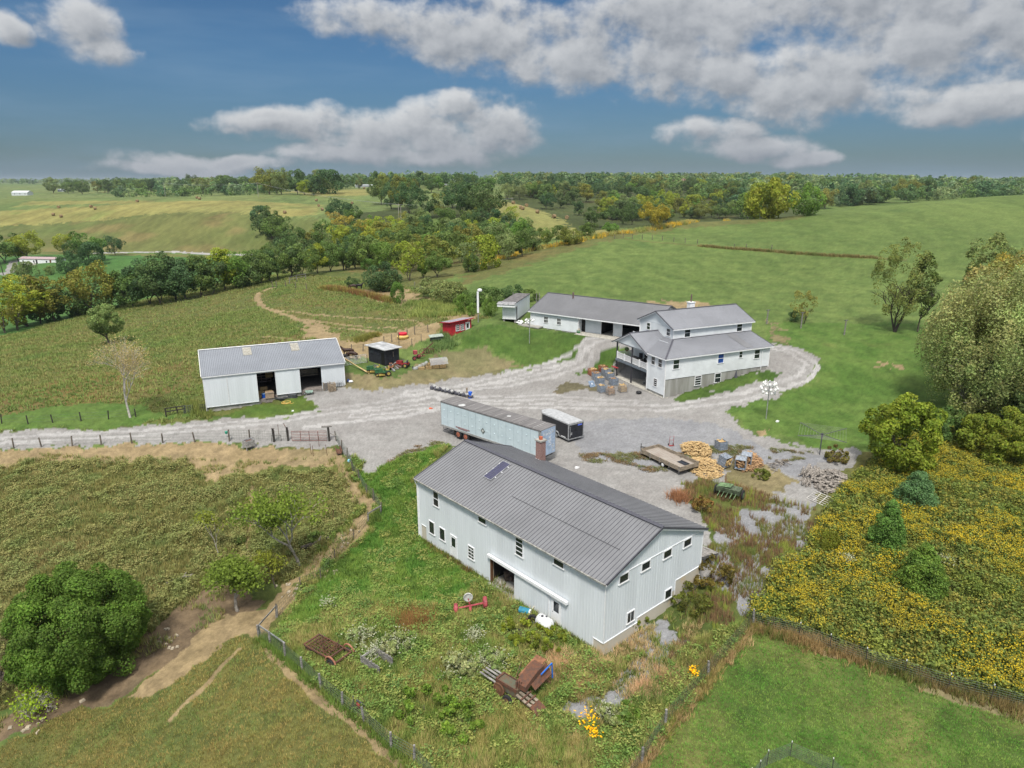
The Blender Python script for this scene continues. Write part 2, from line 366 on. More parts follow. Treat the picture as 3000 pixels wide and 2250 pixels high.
ZP=[
('weeds',[(560,1300),(2500,1330),(2560,1500),(2210,1830),(1870,2260),(1500,3300),(800,1900),(700,1600)]),
('far',[(-900,560),(4000,560),(4000,500),(-900,500)]),
('hay_green',[(-900,660),(-900,560),(1500,535),(1500,600),(960,640),(0,660)]),
('hay_tan',[(-500,560),(-200,640),(0,618),(350,600),(700,588),(950,600),(930,630),(500,628),(0,665),(-500,700)]),
('hay_tan',[(80,590),(450,588),(440,596),(60,602)]),('hay_tan',[(820,565),(960,548),(1080,556),(1080,572),(900,575)]),
('slope',[(-900,760),(-900,690),(0,662),(240,648),(450,628),(700,622),(930,640),(1010,700),(860,738),(0,748)]),
('hay_green',[(1000,540),(1500,538),(1500,556),(1000,556)]),
('valley',[(-900,756),(0,756),(250,746),(800,742),(800,840),(620,900),(380,990),(-900,1100)]),
('wood_floor',[(850,740),(1000,690),(1250,640),(1450,640),(1800,672),(1900,660),(2350,640),(2400,570),(3500,560),(3500,545),(1500,548),(1480,585),(1440,600),(1200,600),(1000,640)]),
('hay_tan',[(1440,570),(1800,668),(1760,700),(1500,690),(1440,640)]),
('scrub',[(700,800),(900,740),(1400,700),(1500,745),(1350,800),(1250,850),(1050,815),(850,800)]),
('scrub',[(1350,790),(1520,735),(1700,705),(2000,655),(2350,628),(2350,642),(1980,670),(1760,712),(1560,770),(1480,800),(1340,840)]),
('rough',[(-900,1350),(-600,1050),(0,985),(300,905),(600,838),(850,800),(1000,790),(1250,850),(1300,900),(1440,930),(1300,960),(1100,1000),(985,1010),(800,1200),(600,1235),(300,1255),(0,1272)]),
('grazed',[(300,930),(600,860),(760,850),(760,905),(560,930),(380,960),(200,985)]),
('grazed',[(740,870),(850,860),(1100,910),(1240,930),(1330,960),(1180,990),(1000,1000),(860,940)]),
('rough_brown',[(-200,1200),(0,1150),(300,1090),(560,1060),(560,1150),(350,1180),(0,1215)]),
('rough_brown',[(600,1020),(830,985),(980,975),(985,1000),(600,1060)]),('rough_brown',[(840,860),(930,880),(990,895),(900,900)]),
('yard',[(-500,1250),(0,1210),(280,1180),(420,1190),(560,1225),(300,1253),(0,1268),(-500,1330)]),
('grazed',[(920,930),(1030,935),(1230,950),(1190,985),(1000,985),(930,955)]),
('dirt',[(1060,855),(1150,840),(1330,890),(1400,920),(1350,950),(1200,900),(1060,872)]),
('dirt',[(930,1010),(1080,990),(1290,942),(1310,985),(1180,1015),(1100,1050),(990,1055)]),
('dirt',[(880,960),(930,950),(1000,990),(960,1010)]),
('weeds',[(1200,880),(1330,870),(1400,900),(1380,925),(1220,905)]),
('straw',[(1000,1090),(1150,1105),(1250,1070),(1290,1030),(1400,1030),(1540,1070),(1450,1100),(1300,1130),(1080,1155),(1000,1140)]),
('gravel',[(-900,1370),(-500,1325),(0,1272),(300,1257),(550,1242),(700,1232),(850,1225),(950,1195),(890,1160),(930,1148),(1000,1138),(1100,1140),(1250,1125),(1430,1100),(1560,1078),(1640,1066),(1700,1030),(1720,1000),(1640,975),(1760,960),(2000,960),(2250,1008),(2330,1012),(2395,1045),(2410,1080),(2380,1112),(2290,1152),(2200,1185),(2120,1208),(2150,1240),(2220,1272),(2330,1300),(2450,1308),(2540,1322),(2500,1360),(2440,1400),(2380,1480),(2350,1600),(2250,1700),(2150,1800),(1960,1960),(1800,2060),(1650,2130),(1640,2050),(1765,1930),(1800,1700),(1300,1290),(1250,1290),(1080,1345),(1040,1340),(1000,1310),(600,1292),(0,1322),(-500,1390),(-900,1440)]),
('gravel_blue',[(1640,1240),(1900,1220),(2100,1240),(2230,1300),(2440,1340),(2350,1400),(2100,1330),(1900,1390),(1700,1330)]),
('grass_green',[(560,1235),(900,1150),(920,1190),(940,1200),(850,1218),(700,1228)]),
('lawn',[(1330,1010),(1370,985),(1440,955),(1520,957),(1640,975),(1735,1000),(1700,1040),(1640,1064),(1560,1072),(1440,1025),(1300,1020)]),
('lawn',[(1960,1172),(2060,1125),(2240,1078),(2285,1083),(2210,1125),(2060,1165),(1985,1180)]),
('lawn',[(1685,1098),(1750,1065),(1830,1050),(1870,1090),(1800,1096),(1740,1108)]),
('yard',[(2125,1206),(2290,1155),(2400,1112),(2418,1060),(2350,1010),(2260,1000),(2250,960),(2300,945),(2800,945),(3500,1000),(3500,1300),(2700,1250),(2540,1318),(2330,1293),(2200,1258)]),
('dirt',[(1900,885),(1960,882),(2085,892),(2060,905),(1900,905)]),('dirt',[(2555,1062),(2585,1062),(2590,1078),(2560,1080)]),('dirt',[(2605,1068),(2640,1072),(2650,1085),(2615,1083)]),
('dirt',[(2228,1262),(2262,1258),(2270,1272),(2240,1278)]),('straw',[(2240,930),(2260,960),(2280,1000),(2330,1010),(2300,990),(2262,940)]),
('dirt_dark',[(1620,1140),(1680,1120),(1760,1130),(1740,1145),(1640,1150)]),
('scrub',[(2330,1560),(2420,1400),(2480,1370),(2540,1325),(2600,1300),(2560,1500),(2400,1640),(2250,1700)]),
('golden',[(2205,1830),(2090,1790),(2260,1640),(2400,1530),(2480,1420),(2580,1340),(2620,1290),(3000,1240),(3700,1200),(4200,2300),(3300,2200),(3000,2080),(2700,1985),(2400,1885)]),
('weeds',[(1980,1420),(2060,1400),(2200,1440),(2380,1500),(2330,1600),(2200,1700),(2100,1780),(2200,1830),(2050,2000),(1960,1940),(2060,1740),(2070,1640),(2090,1560)]),
('straw',[(2130,1360),(2240,1350),(2330,1420),(2250,1460),(2140,1420)]),
('gravel_blue',[(2080,1640),(2110,1570),(2170,1510),(2250,1480),(2390,1470),(2370,1590),(2270,1700),(2170,1790),(2090,1880),(2010,1900),(2065,1760)]),('weeds',[(2130,1600),(2200,1560),(2230,1600),(2160,1680)]),('weeds',[(2260,1600),(2340,1560),(2300,1650),(2220,1700)]),
('field',[(-900,1460),(-500,1400),(0,1345),(560,1345),(700,1390),(1000,1390),(1060,1480),(950,1600),(850,1720),(700,1690),(520,1790),(420,1880),(380,1950),(250,2010),(0,2080),(-900,2400)]),
('field_green',[(-300,1560),(0,1440),(150,1400),(500,1390),(720,1420),(560,1500),(260,1560),(0,1650)]),
('dirt',[(-900,1440),(-500,1390),(0,1325),(560,1296),(960,1312),(1010,1325),(1040,1400),(1105,1490),(1080,1545),(1000,1620),(900,1700),(830,1790),(790,1840),(770,1870),(700,1900),(660,1880),(760,1790),(880,1690),(960,1600),(1060,1500),(1020,1420),(990,1372),(880,1365),(800,1372),(700,1400),(620,1370),(560,1345),(300,1352),(0,1368),(-900,1490)]),
('dirt',[(560,1345),(760,1380),(600,1420),(560,1400)]),
('grazed',[(-900,2500),(0,2190),(330,2050),(560,1900),(720,1860),(800,1900),(900,1990),(1100,2170),(1330,2400),(1700,3300),(-1500,3300)]),
('dirt_dark',[(-300,2250),(0,2110),(150,2050),(260,2000),(380,1935),(420,1870),(520,1785),(620,1720),(700,1690),(760,1770),(700,1830),(600,1850),(520,1920),(400,2000),(300,2060),(120,2130),(-300,2330)]),
('dirt',[(560,1880),(640,1800),(740,1790),(780,1800),(700,1860),(560,1960),(430,2040),(380,2030)]),
('grass_green',[(1080,1350),(1240,1295),(1330,1300),(1260,1380),(1213,1400),(1240,1585),(1420,1700),(1320,1790),(1000,1760),(860,1850),(800,1850),(900,1730),(1060,1570),(1125,1510),(1040,1380)]),
('gravel',[(1050,1345),(1240,1290),(1330,1290),(1250,1320),(1180,1345),(1080,1385),(1060,1375)]),
('weeds',[(800,1850),(860,1850),(1000,1760),(1320,1790),(1420,1700),(1770,1935),(1960,1700),(2110,1720),(2205,1830),(1870,2250),(1500,3300),(1500,2600),(1200,2250),(960,2050)]),
('gravel_blue',[(1650,2080),(1730,2040),(1800,1990),(1900,1900),(1990,1860),(2040,1880),(1950,1960),(1850,2050),(1720,2130),(1640,2120)]),
('gravel_blue',[(1840,1880),(1960,1810),(2000,1850),(1900,1920)]),
('lawn_low',[(1870,2260),(2040,2040),(2205,1838),(2400,1893),(2700,1995),(3000,2095),(3400,2210),(4200,3300),(1500,3300)]),
]
ZL=[ # trails and wheel tracks: zone, half width in metres, line
('dirt',.7,cr(700,450,2.949,[(290,1160),(170,1205),(160,1270),(220,1330),(330,1370),(480,1420),(560,1450),(700,1530),(880,1640)])),
('dirt',.4,cr(700,450,2.949,[(310,1350),(600,1385),(900,1410),(1200,1425),(1500,1440),(1600,1480),(1560,1540)])),
('dirt',.4,cr(700,450,2.949,[(540,1430),(900,1480),(1130,1500),(1350,1505)])),('dirt',.45,cr(700,450,2.949,[(600,1450),(800,1500),(1130,1535),(1260,1575)])),
('dirt',.3,cr(700,450,2.949,[(160,1580),(400,1600),(560,1620)])),
('gravel_white',1.3,[(-500,1360),(0,1293),(400,1270),(800,1232),(1050,1195),(1250,1160),(1420,1120),(1560,1082),(1700,1045),(1780,1015)]),
('gravel_white',.8,[(1050,1215),(1300,1185),(1500,1190),(1700,1190),(1950,1195),(2200,1160),(2350,1105),(2385,1070),(2330,1033),(2270,1018)]),
('gravel_white',.7,[(1200,1150),(1450,1130),(1600,1100),(1720,1060)]),('gravel_white',.7,[(1300,1165),(1600,1165),(1850,1180)]),
('gravel_white',.6,[(900,1250),(1150,1225),(1280,1200)]),
('dirt',.5,[(770,1860),(790,1905),(850,1960),(940,2050),(1000,2085),(1060,2140),(1180,2240)]),
('dirt',.25,[(700,1900),(620,1990),(560,2050),(500,2110)]),('dirt',.3,[(735,1430),(745,1500),(730,1580),(725,1620)]),
('dirt',.25,[(2380,1895),(2450,1920),(2500,1925)]),('dirt',.3,[(2550,1950),(2640,1980)]),('straw',.5,[(2700,2010),(2900,2070),(3100,2130)]),
('valley',1.0,[(-300,748),(0,747),(250,741),(780,738)]),('gravel_white',2.0,[(240,741),(500,738),(790,737),(850,736)]),('gravel',2.2,[(-200,800),(30,800),(40,765),(60,762)]),
('scrub',.9,[(1560,688),(1680,692),(1900,708),(2150,728),(2570,757),(2650,762)]),
]
ZPW=[(ZI[k],pxw(L)) for k,L in ZP if True]; ZLW=[(ZI[k],w,pxw(L)) for k,w,L in ZL]
def zone(x,y):
    s=np.clip(y/60,.6,6); wx=x+(fbm(x,y,3.0,3,5)-.5)*2.6*s+(vnoise(x,y,.5,8)-.5)*.7*s; wy=y+(fbm(x,y,3.0,3,9)-.5)*2.6*s+(vnoise(x,y,.5,4)-.5)*.7*s
    z=np.zeros(x.shape,np.int32)
    for i,P in ZPW:
        if len(P)>2: z[inpoly(wx,wy,P)]=i
    k=np.clip(y/80,.4,1.2)*np.where(y>280,.5,1); wx=x+(fbm(x,y,2.0,3,5)-.5)*1.2*k; wy=y+(fbm(x,y,2.0,3,9)-.5)*1.2*k
    for i,w,P in ZLW:
        if len(P)>1:
            d=near_line(wx,wy,P,w*1.6)
            if w>=.7 and w<1.5 and i==ZI['gravel_white']: d=np.abs(d-.85)*w/.42      # a pair of wheel tracks
            z[d<w*(.55+.75*vnoise(x,y,1.5,3))]=i
    return z
PALA=np.array([hx(Z[k][0]) for k in ZN]); PALB=np.array([hx(Z[k][1]) for k in ZN]); PALC=np.array([hx(Z[k][2]) for k in ZN]); ZC=np.array([Z[k][3] for k in ZN]); ZB=np.array([Z[k][4] for k in ZN])
def groundcol(x,y,z,n1,n2,n3):
    t=np.clip((n2-.5)*2.6+.5,0,1)[:,None]; c=PALA[z]*(1-t)+PALB[z]*t
    a=np.clip((n3-(1-ZC[z]*.95))*7+.4,0,1)[:,None]*.8; c=c*(1-a)+PALC[z]*a
    return c*((.62+.78*n1)*.78)[:,None]
PADS=[(-8.86,60.2,math.atan2(-17.6,15.43),23.4,11.8,-.1),(-41.76,90,math.atan2(7.72,17.16),18.9,12,2.4),(21.06,92,math.radians(24.6),19,13.3,3.6),(3.4,123,math.radians(-36.3),23.6,12.4,7.4)]
def build_ground():
    us=np.concatenate([np.linspace(-1.6,-.86,90,endpoint=False),np.arange(-.86,.86,.00165),np.linspace(.86,1.6,90)])
    ys=[16.]
    while ys[-1]<9000:
        Y=ys[-1]; px=max(693*33/Y,55)     # rows keep to about a pixel and a half of ground
        st=1.5/px*(1 if Y<150 else 1.0) if Y>29 else .012
        ys.append(Y*math.exp(min(max(st,.0022),.03)))
        if 150<Y<330: ys[-1]=Y*1.0075
        elif 330<=Y<720: ys[-1]=Y*1.0048
        elif Y>=720: ys[-1]=Y*1.014
    ys=np.array(ys); U_,Y_=np.meshgrid(us,ys); x=(U_*Y_).ravel(); y=Y_.ravel(); z=terrain(x,y)
    zn=zone(x,y); far=np.clip(1-(y-60)/400,0.,1)
    n1=.5*vnoise(x,y,.28,1)+.5*vnoise(x,y,.9,2); n1f=.5*vnoise(x,y/2.5,1.6,2)+.5*vnoise(x,y/3,6,2); n1=n1*far+n1f*(1-far)
    n2=fbm(x,y,2.6,3,11)*far+fbm(x,y/2,40,4,12)*(1-far); n3=fbm(x,y,7,4,21)*.6*far+fbm(x,y,24,3,22)*(.4+.6*(1-far))
    c=groundcol(x,y,zn,n1,n2,n3)
    veg=~np.isin(zn,[ZI[k] for k in ('gravel','gravel_blue','gravel_white','dirt','dirt_dark','straw')]); c[veg]*=np.array([1.10,.97,.78])
    # tyre-washed pale streaks along the drive and stone speckle
    gr=np.isin(zn,[ZI['gravel'],ZI['gravel_blue'],ZI['gravel_white']])
    c[gr]/=((.62+.78*n1)**.7)[gr][:,None]
    st=vnoise(x*.35+y*1.2,y*.35-x*.1,.8,31); sp=vnoise(x,y,.16,33)
    c[gr]*=(.80+.12*st+.22*sp)[gr][:,None]
    b=(fbm(x,y,1.1,3,41)-.45)*ZB[zn]*1.5*np.clip(1.6-y/160,.25,1)+(vnoise(x,y,.4,42)-.5)*ZB[zn]*.35*np.clip(1.2-y/100,0,1)
    z=z+b
    for (ox,oy,an,L,W,zm) in PADS:     # level building plots cut into the slope
        dx,dy=x-ox,y-oy; u=dx*math.cos(an)+dy*math.sin(an); v=-dx*math.sin(an)+dy*math.cos(an); m=(u>.15)&(u<L-.15)&(v>.15)&(v<W-.15); z[m]=np.minimum(z[m],zm)
    for (ox,oy,an,L,W,zm) in ((3.4,123,math.radians(-36.3),23.6,0,7.9),):   # made-up ground in front of thresholds
        dx,dy=x-ox,y-oy; u=dx*math.cos(an)+dy*math.sin(an); v=-dx*math.sin(an)+dy*math.cos(an); d=np.hypot(np.maximum(0,np.maximum(-u-0,u-L)),np.maximum(0,np.maximum(-v-(2. if W==0 else 0),v-W))); z=np.where(v<W+.1,np.maximum(z,zm-d*.10-.09*d*d),z)
    nr,nc=len(ys),len(us); idx=np.arange(nr*nc).reshape(nr,nc)
    Fc=np.stack([idx[:-1,:-1],idx[:-1,1:],idx[1:,1:],idx[1:,:-1]],-1).reshape(-1,4)
    V=np.stack([x,y,z],1); fz=zn[Fc[:,0]]
    m=bpy.data.materials.new('ground_cover'); m.use_nodes=True; g=G(m.node_tree); bs=m.node_tree.nodes['Principled BSDF']
    a=g.n('ShaderNodeAttribute',attribute_name='Col').outputs['Color']; ge=g.n('ShaderNodeNewGeometry').outputs['Position']
    nz=g.noise(ge,5.,4,.65); nz2=g.noise(ge,1.1,3,.6)
    nz3=g.noise(ge,19.,2,.6); k=g.m('MULTIPLY',g.m('MULTIPLY',g.m('MULTIPLY_ADD',nz,.8,.6),g.m('MULTIPLY_ADD',nz2,.4,.8)),g.m('MULTIPLY_ADD',nz3,.7,.65))
    g.put(bs.inputs['Base Color'],g.v('SCALE',a,k)); bs.inputs['Roughness'].default_value=.92; bs.inputs['Specular IOR Level'].default_value=.15
    bp=g.n('ShaderNodeBump'); bp.inputs['Strength'].default_value=.6; bp.inputs['Distance'].default_value=.12; g.put(bp.inputs['Height'],nz); m.node_tree.links.new(bp.outputs[0],bs.inputs['Normal'])
    groups={'ground':None,'gravel_road':['gravel','gravel_blue','gravel_white'],'bare_earth':['dirt','dirt_dark','straw'],'lawn':['lawn','lawn_low','yard','valley'],'rough_meadow':['field','field_green','rough','rough_brown','weeds','golden','grass_green','slope']}
    taken=np.zeros(len(Fc),bool)
    for nm,ks in groups.items():
        if ks is None: continue
        s=np.isin(fz,[ZI[k] for k in ks]); groups[nm]=s; taken|=s
    groups['ground']=~taken
    for nm,s in groups.items():
        f=Fc[s]; u,inv=np.unique(f,return_inverse=True)
        o=np_mesh(nm,V[u],inv.reshape(-1,4),m,pcols=c[u],smooth=True)
        tag(o,{'ground':'green pasture hills rolling out to the horizon','gravel_road':'pale gravel drive and yard between the farm buildings','bare_earth':'bare tan earth worn along fences and trails','lawn':'mown green lawn around the house and lower right corner','rough_meadow':'tall dry grass and weeds on the slopes'}[nm],{'gravel_road':'gravel','bare_earth':'dirt'}.get(nm,nm.replace('_',' ')),kind='structure')
build_ground()

# ---------- building materials and panel helpers ----------
M_ROOF=mat('grey_metal_roof',(.195,.198,.210),.5,.2,var=.08,scale=.25,spec=.5)
M_ROOF2=mat('light_metal_roof',(.30,.31,.34),.48,.25,var=.06,scale=.3,spec=.5)
M_ROOFB=mat('barn_metal_roof',(.25,.27,.305),.48,.25,var=.06,scale=.3,spec=.5)
M_RIB=mat('roof_rib_shade_seam',(.07,.073,.085),.6,.2,var=.2)  # dark rib shadow lines put into the colour; also used for the lap seam
M_TRIMD=mat('dark_trim',(.09,.09,.11),.5,.2,var=.1)
M_SID=mat('pale_steel_siding',(.66,.70,.73),.5,.05,var=.045,scale=.7,stretch=(1,1,.12))
M_LAP=mat('pale_vinyl_siding',(.68,.71,.73),.55,0,var=.07,scale=.5)
M_WHITE=mat('white_trim',(.76,.77,.78),.5,0,var=.06)
M_CONC=mat('weathered_concrete',(.42,.41,.38),.9,0,var=.3,scale=.9,col2=(.26,.25,.22),bump=.3,stretch=(1,1,.4))
M_CONCT=mat('stained_foundation',(.50,.46,.38),.9,0,var=.25,scale=.8,col2=(.56,.42,.24),thr=(.55,.75))
M_GLASS=mat('window_glass',(.018,.024,.03),.12,0,var=.2,scale=.8,spec=.8)
M_BLUE=mat('blue_blind',(.015,.07,.30),.4,0,var=.2)
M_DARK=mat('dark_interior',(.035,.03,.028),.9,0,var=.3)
M_WOOD=mat('weathered_wood',(.30,.25,.19),.85,0,var=.35,scale=2,stretch=(1,1,6),bump=.3)
M_WOODG=mat('grey_weathered_wood',(.27,.255,.24),.9,0,var=.4,scale=2,stretch=(1,1,5),bump=.3)
M_WOODN=mat('new_lumber',(.55,.40,.20),.7,0,var=.2,scale=3)
M_BRICK=None
def brickmat():
    m=bpy.data.materials.new('red_brick'); m.use_nodes=True; g=G(m.node_tree); b=m.node_tree.nodes['Principled BSDF']
    tc=g.n('ShaderNodeTexCoord').outputs['Object']; s=g.n('ShaderNodeSeparateXYZ'); g.put(s.inputs[0],tc)
    c=g.n('ShaderNodeCombineXYZ'); g.put(c.inputs[0],g.m('ADD',s.outputs[0],s.outputs[1])); g.put(c.inputs[1],s.outputs[2])
    t=g.n('ShaderNodeTexBrick'); g.put(t.inputs['Vector'],c.outputs[0]); t.inputs['Scale'].default_value=4; t.inputs['Color1'].default_value=(.20,.06,.045,1); t.inputs['Color2'].default_value=(.14,.035,.03,1); t.inputs['Mortar'].default_value=(.4,.36,.33,1); t.inputs['Mortar Size'].default_value=.03
    g.put(b.inputs['Base Color'],t.outputs[0]); b.inputs['Roughness'].default_value=.9; return m
M_BRICK=brickmat()
def ribs_wall(mb,p0,p1,zb,zt,pitch=.3,rib=.014):
    """upright ribbed sheet from p0 to p1; it faces to the right of that direction; heights may be functions of the distance"""
    d=Vector((p1[0]-p0[0],p1[1]-p0[1],0)); L=d.length; d/=L; o=Vector((d.y,-d.x,0)); fb=zb if callable(zb) else (lambda s:zb); ft=zt if callable(zt) else (lambda s:zt)
    S=[0.]; O=[0.]; k=0
    while k*pitch<L:
        b=k*pitch
        for a,q in ((.0,0.),(pitch*.10,rib),(pitch*.24,rib),(pitch*.34,0.)):
            if 0<b+a<L: S.append(b+a);O.append(q)
        k+=1
    S.append(L);O.append(0.)
    vs=[];fs=[]
    for s,q in zip(S,O):
        p=Vector((p0[0],p0[1],0))+d*s+o*q; vs.append((p.x,p.y,fb(s))); vs.append((p.x,p.y,ft(s)))
    for i in range(len(S)-1): fs.append((2*i,2*i+2,2*i+3,2*i+1))
    mb.add(vs,fs)
def lap_wall(mb,p0,p1,z0,z1,h=.2,off=.024):
    d=Vector((p1[0]-p0[0],p1[1]-p0[1],0)); o=Vector((d.y,-d.x,0)).normalized()*off; z=z0
    a=Vector((p0[0],p0[1],0)); b=Vector((p1[0],p1[1],0)); vs=[];fs=[]
    while z<z1-.01:
        zz=min(z+h,z1); k=len(vs)
        for P,Zh,q in ((a,z,0),(b,z,0),(a,z,1),(b,z,1),(a,zz,.08),(b,zz,.08)):
            p=P+o*q; vs.append((p.x,p.y,Zh))
        fs+=[(k,k+1,k+3,k+2),(k+2,k+3,k+5,k+4)]; z=zz
    mb.add(vs,fs)
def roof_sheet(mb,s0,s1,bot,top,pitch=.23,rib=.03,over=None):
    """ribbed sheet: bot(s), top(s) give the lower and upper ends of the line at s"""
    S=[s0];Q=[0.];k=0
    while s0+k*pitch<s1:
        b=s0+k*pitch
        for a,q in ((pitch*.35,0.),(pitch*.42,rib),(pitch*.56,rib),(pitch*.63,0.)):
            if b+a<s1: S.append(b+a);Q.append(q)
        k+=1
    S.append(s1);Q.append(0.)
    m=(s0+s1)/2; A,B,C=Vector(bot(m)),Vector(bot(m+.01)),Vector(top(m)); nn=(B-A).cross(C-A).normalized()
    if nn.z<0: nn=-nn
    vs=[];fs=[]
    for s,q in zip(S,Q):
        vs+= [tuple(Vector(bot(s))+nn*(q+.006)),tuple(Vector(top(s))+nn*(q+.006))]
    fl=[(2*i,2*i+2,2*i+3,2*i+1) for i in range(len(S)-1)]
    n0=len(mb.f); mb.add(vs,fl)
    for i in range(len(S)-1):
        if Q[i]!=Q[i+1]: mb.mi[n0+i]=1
def wallframe(p0,p1):
    d=Vector((p1[0]-p0[0],p1[1]-p0[1],0)).normalized(); o=Vector((d.y,-d.x,0))
    return Matrix(((d.x,o.x,0,p0[0]),(d.y,o.y,0,p0[1]),(0,0,1,0),(0,0,0,1)))
def window(parent,wf,s,z,w,h,rows=2,cols=1,glass=None,fr=.075,name='window',frm=None,label=None):
    """framed window on the wall frame wf at distance s; y of the frame points outwards"""
    mb=MB(wf); y0,y1=-.05,.07
    mb.box(s,s+fr,y0,y1,z,z+h); mb.box(s+w-fr,s+w,y0,y1,z,z+h); mb.box(s+fr,s+w-fr,y0,y1,z+h-fr,z+h); mb.box(s-.03,s+w+.03,y0,y1+.03,z-.04,z+fr*.6)
    for i in range(1,rows): zz=z+h*i/rows; mb.box(s+fr,s+w-fr,y0,y1-.01,zz-.03,zz+.03)
    for i in range(1,cols): ss=s+w*i/cols; mb.box(ss-.02,ss+.02,y0,y1-.018,z+fr,z+h-fr)
    o=mb.build(name,frm or M_WHITE,parent); 
    if label: o['label']=label
    MB(wf).box(s+fr*.8,s+w-fr*.8,-.02,.036,z+fr*.5,z+h-fr*.8).build('pane',glass or M_GLASS,o)
    return o
def door(parent,wf,s,z,w,h,glass=True,m=None):
    mb=MB(wf); f=.08
    mb.box(s-f,s,-.05,.07,z,z+h+f); mb.box(s+w,s+w+f,-.05,.07,z,z+h+f); mb.box(s,s+w,-.05,.07,z+h,z+h+f)
    fr=mb.build('door_frame',M_WHITE,parent)
    d=MB(wf).box(s,s+w,-.03,.045,z,z+h).build('door',m or M_WHITE,parent)
    if glass: MB(wf).box(s+w*.18,s+w*.82,.03,.055,z+h*.5,z+h*.92).build('pane',M_GLASS,d)
    MB(wf).cyl((s+w*.1,.04,z+h*.45),.03,.05,8,'Y').build('handle',M_TRIMD,d)
    return d
# ---------- workshop (two-storey bank barn) ----------
def workshop():
    L,W,E,R,RN=23.4,11.8,6.12,8.28,5.9
    t=thing('workshop','large pale two-storey metal workshop with long grey ribbed roof, nearest building','workshop',(-8.86,60.2,0),math.atan2(-17.6,15.43))
    A,B,C,D=(0,0),(L,0),(L,W),(0,W); ov=.25; sl=(R-E)/RN
    mb=MB(); lo=0.0
    # front wall with the open sliding-door bay
    ribs_wall(mb,(0,0),(.31,0),0.0,E); ribs_wall(mb,(.31,0),(1.07,0),1.5,E); ribs_wall(mb,(1.07,0),(10.8,0),-.1,E); ribs_wall(mb,(10.8,0),(13.9,0),2.55,E); ribs_wall(mb,(13.9,0),(22.47,0),-.1,E); ribs_wall(mb,(22.47,0),(L,0),1.08,E)
    gz=lambda s:min(E+sl*s,E+sl*(W-s))
    st=lambda a,b,z:ribs_wall(mb,(L,a),(L,b),z,lambda s:gz(s+a)-.02)
    st(0,3.76,1.1); st(3.76,5.9,1.5); st(5.9,7.5,1.5); st(7.5,8.5,1.9); st(8.5,W,2.77)
    ribs_wall(mb,C,D,-1,E); ribs_wall(mb,(0,W),(0,5.9),-1,lambda s:gz(W-s)-.02); ribs_wall(mb,(0,5.9),(0,0),-1,lambda s:gz(5.9-s)-.02)
    mb.build('wall',M_SID,t)
    f=MB(); f.box(.12,10.75,.12,.3,-1.6,E-.1); f.box(13.95,L-.05,.12,.3,-1.6,E-.1); f.box(L-.3,L-.02,.04,W-.1,-1.6,2.9); f.box(.03,.3,.3,W-.1,-1.6,3); f.box(.3,L-.3,W-.3,W-.1,-1.6,3); f.box(.31,1.07,.012,.118,-.8,1.49); f.box(22.45,L-.02,.012,.118,-1.2,1.07); f.box(L-.035,L+.03,3.8,7.4,-.5,1.49); f.box(L-.035,L+.03,8.5,W,-.5,2.76); f.box(L-.035,L+.03,.02,3.8,-1.5,1.09)
    f.each('foundation',M_CONCT,t)
    MB().box(10.6,14.2,.32,8,.0,.18).box(10.6,14.1,-.75,.31,-.1,.14).build('floor_slab',M_CONC,t)
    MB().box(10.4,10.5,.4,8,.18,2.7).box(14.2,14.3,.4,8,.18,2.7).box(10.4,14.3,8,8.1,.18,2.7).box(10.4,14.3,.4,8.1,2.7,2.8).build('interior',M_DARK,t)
    r=random.Random(3); j=MB()
    for i in range(16): j.cbox((r.uniform(11,13.8),r.uniform(1,4.5),.2+r.uniform(.05,.4)),(r.uniform(.2,.8),r.uniform(.2,.6),r.uniform(.1,.8)),r.uniform(0,3))
    j.build('stored_goods',mat('junk',(.14,.10,.08),.8,0,var=.5,scale=3),t)
    MB().box(10.68,10.8,-.05,.2,.1,2.6).build('door_jamb',mat('brown_wood',(.16,.08,.04)),t)
    # trim
    tr=MB(); tr.box(-.06,.05,-.06,.05,-.1,E); tr.box(L-.02,L+.045,-.045,.02,1.08,E-.02); tr.box(L+.0,L+.045,3.74,3.8,1.1,1.52); tr.box(L,L+.05,0,3.76,1.06,1.12); tr.box(L,L+.05,3.8,7.2,1.47,1.53); tr.box(L,L+.05,8.4,W,2.73,2.80); tr.box(L,L+.045,8.38,8.44,1.5,2.8)
    tr.box(L,L+.04,.3,W-.3,6.02,6.09); tr.box(22.41,22.47,-.05,0,0,1.1); tr.box(22.4,L,-.05,-.0,1.06,1.11); tr.box(.28,.33,-.05,0,0,1.5); tr.box(.31,1.1,-.05,0,1.48,1.53); tr.box(L-.03,L+.05,W-.03,W+.04,1.3,E)
    tr.each('trim',M_WHITE,t)
    # roof
    e0=-ov; ez=E-sl*ov+.12; rz=R+.12
    r=MB(); r.slab([(e0,e0,ez),(L+ov,e0,ez),(L+ov,RN,rz),(e0,RN,rz)],.10); r.slab([(e0,RN,rz),(L+ov,RN,rz),(L+ov,W+ov,ez),(e0,W+ov,ez)],.10)
    rf=r.build('roof',M_ROOF,t)
    q=MB(); roof_sheet(q,e0,L+ov,lambda s:(s,e0-.03,ez-.013),lambda s:(s,RN-.03,rz-.013),.36); roof_sheet(q,e0,L+ov,lambda s:(s,W+ov+.03,ez-.013),lambda s:(s,RN+.03,rz-.013),.36)
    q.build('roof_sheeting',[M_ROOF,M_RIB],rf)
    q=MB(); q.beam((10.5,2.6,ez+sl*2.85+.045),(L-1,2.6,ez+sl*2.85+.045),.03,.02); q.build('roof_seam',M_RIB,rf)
    q=MB(); q.beam((e0,RN,rz+.03),(L+ov,RN,rz+.03),.42,.04)
